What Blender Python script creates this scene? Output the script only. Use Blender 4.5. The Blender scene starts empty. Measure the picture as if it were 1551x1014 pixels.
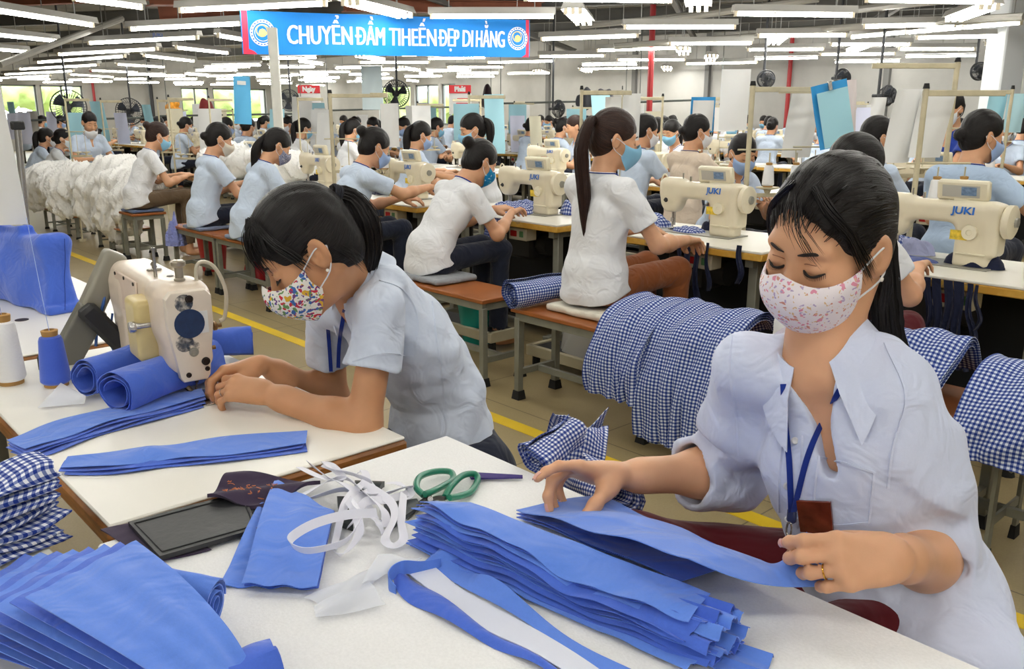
import bpy, bmesh, math, random
import numpy as np
from mathutils import Vector, Matrix, Euler
from mathutils.bvhtree import BVHTree
SC = bpy.context.scene
COL = SC.collection
PI = math.pi
rnd = random.Random(7)
# ---------------------------------------------------------------- camera frame
F_PX = 1300.0; CAM_H = 1.40
PITCH = math.atan(338 / F_PX); CP, SP = math.cos(PITCH), math.sin(PITCH)
# world: X runs along the table rows (towards the viewer), Y across them (away), Z up; camera stands at (0,0,CAM_H)
HX = np.array([.6738, .7389, 0.0]); HY = np.array([-.7389, .6738, 0.0]); UPZ = np.array([0, 0, 1.0])
CAM = np.array([0, 0, CAM_H])
def ray(px, py):
    u = (px - 775.5) / F_PX; v = (507 - py) / F_PX
    return HX * u + HY * (CP + v * SP) + UPZ * (-SP + v * CP)
def G(px, py, z=0.0):
    d = ray(px, py); return CAM + d * ((z - CAM_H) / d[2])
def DY(px, py, Y):
    d = ray(px, py); return CAM + d * (Y / d[1])
def DX(px, py, X):
    d = ray(px, py); return CAM + d * (X / d[0])
def DD(px, py, dep):
    d = ray(px, py); return CAM + d * (dep / (d @ HY))
def V3(*a): return np.array(a, float)
def nrm(a):
    a = np.asarray(a, float); return a / (np.linalg.norm(a) + 1e-12)
def lerp(a, b, t): return a + (b - a) * t
# ---------------------------------------------------------------- materials
def s2l(c): return tuple(((x / 12.92) if x <= .04045 else ((x + .055) / 1.055) ** 2.4) for x in c)
def rgb(r, g, b): return s2l((r / 255, g / 255, b / 255)) + (1.0,)
MATS = {}
class NT:
    def __init__(s, name):
        s.m = bpy.data.materials.new(name); s.m.use_nodes = True
        s.t = s.m.node_tree; s.n = s.t.nodes; s.l = s.t.links
        s.b = s.n['Principled BSDF']
    def node(s, typ, **kw):
        n = s.n.new(typ)
        for k, v in kw.items():
            if k in n.inputs: n.inputs[k].default_value = v
            else: setattr(n, k, v)
        return n
    def link(s, a, b): s.l.new(a, b)
    def mix(s, fac, a, b):
        n = s.n.new('ShaderNodeMix'); n.data_type = 'RGBA'
        for i, x in ((0, fac), (6, a), (7, b)):
            if hasattr(x, 'is_linked') or hasattr(x, 'links'): s.l.new(x, n.inputs[i])
            else: n.inputs[i].default_value = x
        return n.outputs[2]
    def math(s, op, a, b=0.0, c=0.0):
        n = s.n.new('ShaderNodeMath'); n.operation = op
        for i, x in enumerate((a, b, c)):
            if hasattr(x, 'links'): s.l.new(x, n.inputs[i])
            else: n.inputs[i].default_value = x
        return n.outputs[0]
    def ramp(s, x, stops):
        n = s.n.new('ShaderNodeValToRGB'); e = n.color_ramp.elements
        while len(e) < len(stops): e.new(.5)
        for k, (p, c) in enumerate(stops): e[k].position = p; e[k].color = c
        s.l.new(x, n.inputs[0]); return n.outputs[0]
    def noise(s, scale, detail=3, vec=None, rough=.5, out=0):
        n = s.node('ShaderNodeTexNoise'); n.inputs['Scale'].default_value = scale
        n.inputs['Detail'].default_value = detail; n.inputs['Roughness'].default_value = rough
        if vec is not None: s.l.new(vec, n.inputs['Vector'])
        return n.outputs[out]
    def coord(s, kind='Object'):
        return s.n.new('ShaderNodeTexCoord').outputs[kind]
    def scale(s, vec, v):
        n = s.node('ShaderNodeMapping'); n.inputs['Scale'].default_value = v; s.l.new(vec, n.inputs[0]); return n.outputs[0]
    def bump(s, h, strength=.3, dist=.01, prev=None):
        n = s.node('ShaderNodeBump'); n.inputs['Strength'].default_value = strength; n.inputs['Distance'].default_value = dist
        s.l.new(h, n.inputs['Height'])
        if prev is not None: s.l.new(prev, n.inputs['Normal'])
        s.l.new(n.outputs[0], s.b.inputs['Normal']); return n.outputs[0]
    def base(s, c):
        if hasattr(c, 'links'): s.l.new(c, s.b.inputs['Base Color'])
        else: s.b.inputs['Base Color'].default_value = c
    def setp(s, **kw):
        for k, v in kw.items(): s.b.inputs[k.replace('_', ' ')].default_value = v
def M(name, color=None, rough=.6, metal=0, var=0, vscale=8, bump=0, bscale=60, bdist=.003, spec=None, sheen=0, fn=None, coat=0, trans=0, alpha=1, sss=0):
    if name in MATS: return MATS[name]
    t = NT(name); t.setp(Roughness=rough, Metallic=metal)
    if color is not None:
        c = rgb(*color)
        if var:
            d = tuple(max(0, x * (1 - var)) for x in c[:3]) + (1,)
            e = tuple(min(1, x * (1 + var * .6)) for x in c[:3]) + (1,)
            t.base(t.ramp(t.noise(vscale, 4, t.coord()), [(.3, d), (.7, e)]))
        else: t.base(c)
    if bump: t.bump(t.noise(bscale, 4, t.coord()), bump, bdist)
    if spec is not None: t.b.inputs['Specular IOR Level'].default_value = spec
    if sheen: t.b.inputs['Sheen Weight'].default_value = sheen
    if coat: t.b.inputs['Coat Weight'].default_value = coat; t.b.inputs['Coat Roughness'].default_value = .15
    if trans: t.b.inputs['Transmission Weight'].default_value = trans
    if alpha < 1: t.b.inputs['Alpha'].default_value = alpha
    if sss:
        t.b.inputs['Subsurface Weight'].default_value = sss
        t.b.inputs['Subsurface Radius'].default_value = (1, .35, .2); t.b.inputs['Subsurface Scale'].default_value = .006
    if fn: fn(t)
    MATS[name] = t.m
    return t.m
def emit(name, color, strength):
    if name in MATS: return MATS[name]
    t = NT(name); t.base((0, 0, 0, 1)); t.b.inputs['Emission Color'].default_value = rgb(*color); t.b.inputs['Emission Strength'].default_value = strength
    t.b.inputs['Roughness'].default_value = .4
    MATS[name] = t.m; return t.m
def cloth(name, color, rough=.85, weave=900, wrinkle=.25, wscale=9, var=.06, sheen=.15, trl=0):
    def fn(t):
        o = t.coord()
        n1 = t.noise(wscale, 2, o); n1.node.inputs['Distortion'].default_value = 1.3
        b1 = t.bump(n1, wrinkle * 1.5, .02)
        n2 = t.noise(weave, 2, o)
        t.bump(n2, .12, .002, b1)
        c = rgb(*color); d = tuple(x * (1 - var) for x in c[:3]) + (1,)
        t.base(t.ramp(t.noise(weave * .35, 3, o), [(.3, d), (.7, c)]))
        t.b.inputs['Sheen Weight'].default_value = sheen; t.b.inputs['Specular IOR Level'].default_value = .25
        if trl:
            tr = t.node('ShaderNodeBsdfTranslucent'); tr.inputs[0].default_value = c
            mx = t.node('ShaderNodeMixShader'); mx.inputs[0].default_value = trl
            t.link(t.b.outputs[0], mx.inputs[1]); t.link(tr.outputs[0], mx.inputs[2])
            t.link(mx.outputs[0], t.n['Material Output'].inputs[0])
    return M(name, rough=rough, fn=fn)
def gingham(name, dark, light, period=.013, wrinkle=.2):
    def fn(t):
        uv = t.coord('UV'); sx = t.node('ShaderNodeSeparateXYZ'); t.link(uv, sx.inputs[0])
        a = t.math('GREATER_THAN', t.math('FRACT', t.math('DIVIDE', sx.outputs[0], period)), .5)
        b = t.math('GREATER_THAN', t.math('FRACT', t.math('DIVIDE', sx.outputs[1], period)), .5)
        f = t.math('MULTIPLY', t.math('ADD', a, b), .5)
        d, l = rgb(*dark), rgb(*light); m = rgb(*[int(x * .58 + y * .42) for x, y in zip(dark, light)])
        t.base(t.ramp(f, [(.2, d), (.25, m), (.75, m), (.8, l)]))
        b1 = t.bump(t.noise(14, 3, t.coord()), wrinkle, .02)
        t.bump(t.noise(500, 2, t.coord()), .15, .002, b1)
        t.b.inputs['Specular IOR Level'].default_value = .2
    return M(name, rough=.9, fn=fn)
# ---------------------------------------------------------------- scene graph helpers
def empty(name, loc=(0, 0, 0), rz=0.0):
    o = bpy.data.objects.new(name, None); COL.objects.link(o); o.location = tuple(loc); o.rotation_euler = (0, 0, rz)
    o.empty_display_size = .1
    return o
def tag(o, label=None, cat=None, group=None, kind=None):
    for k, v in (('label', label), ('category', cat), ('group', group), ('kind', kind)):
        if v is not None: o[k] = v
    return o
def thing(name, label, cat, loc=(0, 0, 0), rz=0.0, group=None):
    return tag(empty(name, loc, rz), label, cat, group)
KIDS = {}
def set_parent(o, p):
    o.parent = p; KIDS.setdefault(p.name, []).append(o)
def dup(root, loc=None, rz=None, label=None, group=None, sc=None):
    r = root.copy(); COL.objects.link(r)
    if loc is not None: r.location = tuple(loc)
    if rz is not None: r.rotation_euler = (0, 0, rz)
    if sc is not None: r.scale = (sc, sc, sc) if not hasattr(sc, '__len__') else sc
    if label: r['label'] = label
    if group: r['group'] = group
    for ch in KIDS.get(root.name, []):
        c = ch.copy(); COL.objects.link(c); set_parent(c, r)
        for g in KIDS.get(ch.name, []):
            d = g.copy(); COL.objects.link(d); set_parent(d, c)
    return r
def base_of(o):
    p = np.zeros(3)
    while o is not None:
        p += np.array(o.location); o = o.parent
    return p
class MB:
    def __init__(s): s.v = []; s.f = []; s.mi = []; s.uv = []; s.hasuv = False; s.at = None
    def add(s, vs, fs, mi=0, uv=None):
        b = len(s.v); s.v.extend([tuple(map(float, p)) for p in vs])
        if uv is not None: s.hasuv = True; s.uv.extend([tuple(map(float, q)) for q in uv])
        else: s.uv.extend([(0., 0.)] * len(vs))
        for f in fs: s.f.append(tuple(b + i for i in f)); s.mi.append(mi)
        return s
    def box(s, c, size, R=None, mi=0, bev=0.0):
        hx, hy, hz = [x / 2 for x in size]; c = np.asarray(c, float)
        R = np.eye(3) if R is None else np.asarray(R)
        if bev <= 0:
            P = [(x, y, z) for x in (-hx, hx) for y in (-hy, hy) for z in (-hz, hz)]
            Fs = [(0, 1, 3, 2), (4, 6, 7, 5), (0, 4, 5, 1), (2, 3, 7, 6), (0, 2, 6, 4), (1, 5, 7, 3)]
        else:
            b = min(bev, hx * .9, hy * .9, hz * .9); P = []; ix = {}
            for sx in (-1, 1):
                for sy in (-1, 1):
                    for sz in (-1, 1):
                        for ax in range(3):
                            q = [sx * (hx - b), sy * (hy - b), sz * (hz - b)]
                            q[ax] += (sx, sy, sz)[ax] * b
                            ix[(sx, sy, sz, ax)] = len(P); P.append(tuple(q))
            Fs = []
            for ax in range(3):
                o = [a for a in range(3) if a != ax]
                for sg in (-1, 1):
                    q = []
                    for a, bb in ((-1, -1), (1, -1), (1, 1), (-1, 1)):
                        k = [0, 0, 0]; k[ax] = sg; k[o[0]] = a; k[o[1]] = bb; q.append(ix[(k[0], k[1], k[2], ax)])
                    Fs.append(tuple(q))
                for a in (-1, 1):
                    for bb in (-1, 1):
                        q = []
                        for sg, aa in ((-1, o[0]), (1, o[0]), (1, o[1]), (-1, o[1])):
                            k = [0, 0, 0]; k[ax] = sg; k[o[0]] = a; k[o[1]] = bb; q.append(ix[(k[0], k[1], k[2], aa)])
                        Fs.append(tuple(q))
            for sx in (-1, 1):
                for sy in (-1, 1):
                    for sz in (-1, 1): Fs.append(tuple(ix[(sx, sy, sz, a)] for a in range(3)))
        s.add([c + R @ np.array(p) for p in P], Fs, mi); s._fix = True
        return s
    def cyl(s, a, b, r0, r1=None, n=12, mi=0, caps=True):
        return s.tube([a, b], [r0, r0 if r1 is None else r1], n, mi, caps)
    def tube(s, pts, r, n=8, mi=0, caps=True, closed=False, flat=1.0, up=None):
        pts = [np.asarray(p, float) for p in pts]; N = len(pts)
        rs = r if hasattr(r, '__len__') else [r] * N
        T = []
        for i in range(N):
            if closed: d = pts[(i + 1) % N] - pts[i - 1]
            else: d = pts[min(i + 1, N - 1)] - pts[max(i - 1, 0)]
            T.append(nrm(d))
        u = np.asarray(up, float) if up is not None else (V3(0, 0, 1) if abs(T[0][2]) < .9 else V3(1, 0, 0))
        vs = []; fs = []
        for i in range(N):
            u = u - T[i] * (u @ T[i])
            if np.linalg.norm(u) < 1e-6: u = np.cross(T[i], V3(.3, .5, .8))
            u = nrm(u); w = np.cross(T[i], u)
            for k in range(n):
                a = 2 * PI * k / n
                vs.append(pts[i] + rs[i] * (math.cos(a) * u * flat + math.sin(a) * w))
        for i in range(N if closed else N - 1):
            j = (i + 1) % N
            for k in range(n):
                l = (k + 1) % n; fs.append((i * n + k, i * n + l, j * n + l, j * n + k))
        if caps and not closed:
            fs.append(tuple(range(n - 1, -1, -1))); fs.append(tuple((N - 1) * n + k for k in range(n)))
        return s.add(vs, fs, mi)
    def lathe(s, prof, o=(0, 0, 0), ax=(0, 0, 1), n=16, mi=0, xs=1, ys=1):
        o = np.asarray(o, float); ax = nrm(ax); u = nrm(np.cross(ax, V3(0, 1, 0) if abs(ax[1]) < .9 else V3(1, 0, 0))); w = np.cross(ax, u)
        vs = []; fs = []
        for r, z in prof:
            for k in range(n):
                a = 2 * PI * k / n; vs.append(o + ax * z + r * (math.cos(a) * u * xs + math.sin(a) * w * ys))
        for i in range(len(prof) - 1):
            for k in range(n):
                l = (k + 1) % n; fs.append((i * n + k, i * n + l, (i + 1) * n + l, (i + 1) * n + k))
        if prof[0][0] > 1e-5: fs.append(tuple(range(n - 1, -1, -1)))
        if prof[-1][0] > 1e-5: fs.append(tuple((len(prof) - 1) * n + k for k in range(n)))
        return s.add(vs, fs, mi)
    def prism(s, poly, o, ux, uy, d, mi=0):
        """poly (2d) in plane (ux,uy) at o, extruded by vector d"""
        o, ux, uy, d = [np.asarray(q, float) for q in (o, ux, uy, d)]
        n = len(poly); A = [o + ux * x + uy * y for x, y in poly]
        vs = A + [p + d for p in A]
        fs = [tuple(range(n)), tuple(range(2 * n - 1, n - 1, -1))] + [(i, i + n, (i + 1) % n + n, (i + 1) % n) for i in range(n)]
        return s.add(vs, fs, mi)
    def grid(s, P, uv=None, thick=0.0, mi=0, close_u=False):
        """P (nu,nv,3) array; thick>0 makes it a closed sheet of that thickness"""
        P = np.asarray(P, float); nu, nv = P.shape[:2]
        if uv is None:
            du = np.linalg.norm(np.diff(P, axis=0), axis=2).mean(1); dv = np.linalg.norm(np.diff(P, axis=1), axis=2).mean(0)
            U = np.concatenate([[0], np.cumsum(du)]); Vv = np.concatenate([[0], np.cumsum(dv)])
            uv = np.stack(np.meshgrid(U, Vv, indexing='ij'), -1)
        I = lambda i, j: (i % nu) * nv + j
        R = range(nu if close_u else nu - 1)
        fs = [(I(i, j), I(i + 1, j), I(i + 1, j + 1), I(i, j + 1)) for i in R for j in range(nv - 1)]
        if thick <= 0: return s.add(P.reshape(-1, 3), fs, mi, uv.reshape(-1, 2))
        gu = np.gradient(P, axis=0); gv = np.gradient(P, axis=1); Nn = np.cross(gu, gv)
        Nn /= (np.linalg.norm(Nn, axis=2, keepdims=True) + 1e-9)
        Q = P - Nn * thick; K = nu * nv
        fs2 = [tuple(K + i for i in reversed(f)) for f in fs]
        ed = [(K + I(i, 0), K + I(i + 1, 0), I(i + 1, 0), I(i, 0)) for i in R] + [(I(i, nv - 1), I(i + 1, nv - 1), K + I(i + 1, nv - 1), K + I(i, nv - 1)) for i in R]
        if not close_u: ed += [(I(0, j), I(0, j + 1), K + I(0, j + 1), K + I(0, j)) for j in range(nv - 1)] + [(K + I(nu - 1, j), K + I(nu - 1, j + 1), I(nu - 1, j + 1), I(nu - 1, j)) for j in range(nv - 1)]
        return s.add(np.concatenate([P.reshape(-1, 3), Q.reshape(-1, 3)]), fs + fs2 + ed, mi, np.concatenate([uv.reshape(-1, 2)] * 2))
    def xf(s, Mx=None, loc=(0, 0, 0)):
        A = np.array(s.v)
        if Mx is not None: A = A @ np.asarray(Mx).T
        s.v = [tuple(p) for p in A + np.asarray(loc, float)]; return s
    def build(s, name, mats, parent=None, world=True, ang=40, attr=None):
        me = bpy.data.meshes.new(name)
        A = np.array(s.v, float)
        if parent is not None and world: A = A - base_of(parent)
        me.from_pydata([tuple(p) for p in A], [], s.f)
        if not isinstance(mats, (list, tuple)): mats = [mats]
        for m in mats: me.materials.append(m)
        if len(mats) > 1: me.polygons.foreach_set('material_index', s.mi)
        if s.hasuv:
            l = me.uv_layers.new(name='UVMap'); idx = np.empty(len(me.loops), int); me.loops.foreach_get('vertex_index', idx)
            l.data.foreach_set('uv', np.array(s.uv)[idx].ravel())
        bm = bmesh.new(); bm.from_mesh(me); bmesh.ops.recalc_face_normals(bm, faces=bm.faces); bm.to_mesh(me); bm.free()
        if ang: 
            me.polygons.foreach_set('use_smooth', [True] * len(me.polygons)); me.set_sharp_from_angle(angle=math.radians(ang))
        if attr:
            for k, arr in attr.items():
                a = me.attributes.new(k, 'FLOAT_VECTOR', 'POINT'); a.data.foreach_set('vector', np.asarray(arr, float).ravel())
        o = bpy.data.objects.new(name, me); COL.objects.link(o)
        if parent is not None: set_parent(o, parent)
        return o
def obj_from(name, verts, faces, mats, parent=None, attr=None, smooth=True):
    me = bpy.data.meshes.new(name); A = np.asarray(verts, float)
    if parent is not None: A = A - base_of(parent)
    me.vertices.add(len(A)); me.vertices.foreach_set('co', A.ravel())
    Fq = np.asarray(faces, np.int32); me.loops.add(Fq.size); me.loops.foreach_set('vertex_index', Fq.ravel())
    me.polygons.add(len(Fq)); me.polygons.foreach_set('loop_start', np.arange(0, Fq.size, 4, dtype=np.int32))
    me.update(calc_edges=True); me.validate()
    me.polygons.foreach_set('use_smooth', [smooth] * len(me.polygons))
    for m in (mats if isinstance(mats, (list, tuple)) else [mats]): me.materials.append(m)
    if attr:
        for k, arr in attr.items():
            a = me.attributes.new(k, 'FLOAT_VECTOR', 'POINT'); a.data.foreach_set('vector', np.asarray(arr, float).ravel())
    o = bpy.data.objects.new(name, me); COL.objects.link(o)
    if parent is not None: set_parent(o, parent)
    return o
def rotz(a): c, s = math.cos(a), math.sin(a); return np.array([[c, -s, 0], [s, c, 0], [0, 0, 1.0]])
def rotx(a): c, s = math.cos(a), math.sin(a); return np.array([[1.0, 0, 0], [0, c, -s], [0, s, c]])
def roty(a): c, s = math.cos(a), math.sin(a); return np.array([[c, 0, s], [0, 1.0, 0], [-s, 0, c]])
def text_mesh(body, size=1.0, bold=.0, xs=1.0, extrude=.0):
    """letters as a mesh: returns verts (n,3) and faces, centred on x, baseline y=0"""
    cu = bpy.data.curves.new('t', 'FONT'); cu.body = body; cu.size = size; cu.offset = bold; cu.extrude = extrude; cu.resolution_u = 3; cu.align_x = 'CENTER'
    o = bpy.data.objects.new('t', cu); COL.objects.link(o)
    dg = bpy.context.evaluated_depsgraph_get(); dg.update(); me = bpy.data.meshes.new_from_object(o.evaluated_get(dg))
    v = np.array([tuple(x.co) for x in me.vertices]); f = [tuple(p.vertices) for p in me.polygons]
    bpy.data.objects.remove(o); bpy.data.curves.remove(cu); bpy.data.meshes.remove(me)
    v[:, 0] *= xs
    return v, f
def catmull(pts, n):
    P = [np.asarray(p, float) for p in pts]; P = [2 * P[0] - P[1]] + P + [2 * P[-1] - P[-2]]; out = []
    m = len(P) - 3
    for i in range(n):
        t = i / (n - 1) * m; k = min(int(t), m - 1); t -= k; a, b, c, d = P[k:k + 4]
        out.append(.5 * ((2 * b) + (c - a) * t + (2 * a - 5 * b + 4 * c - d) * t * t + (3 * b - a - 3 * c + d) * t ** 3))
    return out
# ---------------------------------------------------------------- implicit surfaces (smooth unions, meshed by surface nets)
class SDF:
    def __init__(s): s.p = []
    def add(s, fn, lo, hi, op='u', k=.01): s.p.append((op, k, fn, np.asarray(lo, float), np.asarray(hi, float))); return s
    def cap(s, a, b, ra, rb=None, op='u', k=.01):
        a, b = np.asarray(a, float), np.asarray(b, float); rb = ra if rb is None else rb; d = b - a; L = d @ d + 1e-12
        def fn(P):
            t = np.clip(((P - a) @ d) / L, 0, 1)
            return np.linalg.norm(P - a - t[..., None] * d, axis=-1) - (ra + (rb - ra) * t)
        r = max(ra, rb); return s.add(fn, np.minimum(a, b) - r, np.maximum(a, b) + r, op, k)
    def chain(s, pts, rs, op='u', k=.01):
        for i in range(len(pts) - 1): s.cap(pts[i], pts[i + 1], rs[i], rs[i + 1], op, k)
        return s
    def ell(s, c, r, R=None, op='u', k=.01):
        c, r = np.asarray(c, float), np.asarray(r, float); R = np.eye(3) if R is None else np.asarray(R)
        def fn(P):
            q = (P - c) @ R; k0 = np.linalg.norm(q / r, axis=-1); k1 = np.linalg.norm(q / (r * r), axis=-1) + 1e-9
            return np.maximum(np.where(k0 < 1e-3, -r.min(), k0 * (k0 - 1) / k1), -r.min())
        m = r.max(); return s.add(fn, c - m, c + m, op, k)
    def box(s, c, h, R=None, rd=.005, op='u', k=.005):
        c, h = np.asarray(c, float), np.asarray(h, float); R = np.eye(3) if R is None else np.asarray(R)
        def fn(P):
            q = np.abs((P - c) @ R) - (h - rd)
            return np.linalg.norm(np.maximum(q, 0), axis=-1) + np.minimum(q.max(-1), 0) - rd
        m = np.linalg.norm(h); return s.add(fn, c - m, c + m, op, k)
    def plane(s, o, n, op='s', k=.004):
        """removes the side the normal points to"""
        o, n = np.asarray(o, float), nrm(n)
        return s.add(lambda P: -((P - o) @ n), [-1e9] * 3, [1e9] * 3, op, k)
    def loft(s, nodes, op='u', k=.02):
        """nodes: (point, right axis, half width along right, half depth)"""
        pts = [np.asarray(n[0], float) for n in nodes]; rs = [nrm(n[1]) for n in nodes]
        def fn(P):
            best = None
            for i in range(len(nodes) - 1):
                a, b = pts[i], pts[i + 1]; d = b - a; L = d @ d
                t = np.clip(((P - a) @ d) / L, 0, 1); o = P - a - t[..., None] * d
                st = t * t * (3 - 2 * t)
                tt = nrm(d); r = nrm(rs[i] + rs[i + 1]); r = nrm(r - tt * (r @ tt)); w = np.cross(tt, r)
                A = nodes[i][2] + (nodes[i + 1][2] - nodes[i][2]) * st; B = nodes[i][3] + (nodes[i + 1][3] - nodes[i][3]) * st
                m = np.minimum(A, B)
                v = (np.sqrt(((o @ r) / A) ** 2 + ((o @ w) / B) ** 2 + ((o @ tt) / m) ** 2) - 1) * m
                best = v if best is None else -np.log(np.exp(-v / .012) + np.exp(-best / .012)) * .012 if False else np.minimum(best, v)
            return best
        m = max(max(n[2], n[3]) for n in nodes); lo = np.min(pts, axis=0) - m; hi = np.max(pts, axis=0) + m
        return s.add(fn, lo, hi, op, k)
    def mesh(s, h, disp=None, dmax=.0, lo=None, hi=None):
        us = [p for p in s.p if p[0] == 'u']
        L = np.min([p[3] for p in us], axis=0) - 2 * h - dmax; H = np.max([p[4] for p in us], axis=0) + 2 * h + dmax
        if lo is not None: L = np.maximum(L, lo)
        if hi is not None: H = np.minimum(H, hi)
        B = 8; bs = B * h; i0 = np.floor(L / bs).astype(int); i1 = np.ceil(H / bs).astype(int)
        g = np.stack(np.meshgrid(*[np.arange(i0[a], i1[a]) for a in range(3)], indexing='ij'), -1).reshape(-1, 3)
        C = (g + .5) * bs; hd = bs * .5 * 1.7321 * 1.3 + dmax
        act = np.zeros(len(C), bool); deep = np.zeros(len(C), bool); rel = []
        for op, k, fn, l, u in s.p:
            near = np.all((C > l - hd - 2.5 * k) & (C < u + hd + 2.5 * k), axis=1); v = np.full(len(C), 1e3)
            if near.any(): v[near] = fn(C[near])
            r = v < hd + 2.5 * k; rel.append(r)
            if op == 'u': act |= r; deep |= v < -hd - k
            else: deep &= ~r
        for (op, k, fn, l, u), r in zip(s.p, rel):
            if op != 'u': deep &= ~r
        act &= ~deep; ids = np.nonzero(act)[0]
        if len(ids) == 0: return np.zeros((0, 3)), np.zeros((0, 4), int)
        loc = np.stack(np.meshgrid(*[np.arange(B + 1)] * 3, indexing='ij'), -1)
        VV = []; KK = []; EE = []
        BASE = i0 * B - 4; SZ = (i1 - i0) * B + 16
        key = lambda c: ((c[..., 0] - BASE[0]) * SZ[1] + (c[..., 1] - BASE[1])) * SZ[2] + (c[..., 2] - BASE[2])
        for c0 in range(0, len(ids), 400):
            ch = ids[c0:c0 + 400]; org = g[ch] * B
            pi = org[:, None, None, None, :] + loc[None]; P = pi * h
            d = np.full(P.shape[:-1], 1e3)
            for (op, k, fn, l, u), r in zip(s.p, rel):
                m = r[ch]
                if not m.any(): continue
                v = fn(P[m]); a = d[m]
                if op == 'u':
                    hh = np.maximum(k - np.abs(a - v), 0) / k; d[m] = np.minimum(a, v) - hh * hh * k * .25
                else:
                    v = -v; hh = np.maximum(k - np.abs(a - v), 0) / k; d[m] = np.maximum(a, v) + hh * hh * k * .25
            if disp is not None: d = d + disp(P)
            sg = d < 0
            cnt = np.zeros(d.shape[:1] + (B, B, B), int); acc = np.zeros(cnt.shape + (3,)); ne = np.zeros(cnt.shape)
            off = [(i, j, k) for i in (0, 1) for j in (0, 1) for k in (0, 1)]
            sl = lambda A, o: A[:, o[0]:o[0] + B, o[1]:o[1] + B, o[2]:o[2] + B]
            for o in off: cnt += sl(sg, o)
            for ax in range(3):
                for o in off:
                    if o[ax]: continue
                    o2 = list(o); o2[ax] = 1
                    a, b = sl(d, o), sl(d, o2); cr = (a < 0) != (b < 0)
                    t = np.where(cr, a / np.where(np.abs(a - b) < 1e-12, 1, a - b), 0)
                    for q in range(3): acc[..., q] += cr * (o[q] + (t if q == ax else 0))
                    ne += cr
            mixed = (cnt > 0) & (cnt < 8); w = np.argwhere(mixed)
            if len(w) == 0: continue
            cell = org[w[:, 0]] + w[:, 1:]
            VV.append((cell + acc[mixed] / ne[mixed][:, None]) * h); KK.append(key(cell))
            for ax in range(3):
                o2 = [0, 0, 0]; o2[ax] = 1
                a, b = sl(sg, (0, 0, 0)), sl(sg, o2); e = np.argwhere(a != b)
                if len(e) == 0: continue
                cc = org[e[:, 0]] + e[:, 1:]; EE.append((ax, cc, a[tuple(e.T)]))
        Vt = np.concatenate(VV); K = np.concatenate(KK); o = np.argsort(K); Ks = K[o]
        def look(c):
            k = key(c); i = np.clip(np.searchsorted(Ks, k), 0, len(Ks) - 1); return np.where(Ks[i] == k, o[i], -1)
        Fs = []
        for ax, cc, ins in EE:
            u = np.zeros(3, int); w = np.zeros(3, int); u[(ax + 1) % 3] = 1; w[(ax + 2) % 3] = 1
            q = np.stack([look(cc - u - w), look(cc - w), look(cc), look(cc - u)], 1)
            q = np.where(ins[:, None], q, q[:, ::-1]); Fs.append(q[(q >= 0).all(1)])
        return Vt, np.concatenate(Fs)
def bvh_of(v, f): return BVHTree.FromPolygons([tuple(p) for p in v], [tuple(int(i) for i in q) for q in f])
def wav(P, seeds):
    out = 0
    for a, kx, ky, kz, ph in seeds: out = out + a * np.sin(P[..., 0] * kx + P[..., 1] * ky + P[..., 2] * kz + ph)
    return out
# ================================================================= setting
def struct(name, mb, mats, parent=None, ang=40):
    o = mb.build(name, mats, parent, ang=ang)
    if parent is None: tag(o, kind='structure')
    return o
def floor_fn(t):
    o = t.coord(); s = t.node('ShaderNodeSeparateXYZ'); t.link(o, s.inputs[0])
    n1 = t.noise(5, 5, o, .6); n2 = t.noise(130, 3, o, .7)
    c = t.ramp(n1, [(.2, rgb(168, 151, 111)), (.8, rgb(180, 163, 121))])
    c = t.mix(t.math('MULTIPLY', n2, .5), c, rgb(112, 97, 66))
    def line(ax, off, per):
        fr = t.math('FRACT', t.math('DIVIDE', t.math('ADD', s.outputs[ax], off), per))
        return t.math('LESS_THAN', t.math('ABSOLUTE', t.math('SUBTRACT', fr, .5)), .0035)
    ln = t.math('MAXIMUM', line(0, .1, .92), line(1, .55, .92))
    c = t.mix(t.math('MULTIPLY', ln, .75), c, rgb(84, 76, 60))
    t.base(c); t.bump(n2, .08, .003)
    t.setp(Roughness=.36)
fl = MB(); fl.grid([[(x, y, 0) for y in np.linspace(-8, 19, 10)] for x in np.linspace(-37, 9, 12)])
struct('floor', fl, M('floor_tile', fn=floor_fn))
yl = MB(); yl.box((-14, 2.515, .001), (46, .075, .003)); struct('floor_marking', yl, M('yellow_paint', (232, 196, 40), .5, var=.15, vscale=3))
def ceil_fn(t):
    o = t.coord(); w = t.node('ShaderNodeTexWave'); w.inputs['Scale'].default_value = 6; t.link(o, w.inputs[0])
    t.base(t.ramp(t.noise(1.2, 3, o), [(.3, rgb(120, 116, 106)), (.7, rgb(150, 146, 134))])); t.bump(w.outputs[1], .6, .03)
CZ = 3.45
ce = MB(); ce.grid([[(x, y, CZ) for y in np.linspace(-8, 19, 8)] for x in np.linspace(-37, 9, 8)])
struct('ceiling', ce, M('ceiling_sheet', rough=.8, fn=ceil_fn))
wallm = M('wall_paint', (184, 183, 178), .85, var=.08, vscale=2.5)
YB, XL = 18.5, -36.0
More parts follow.
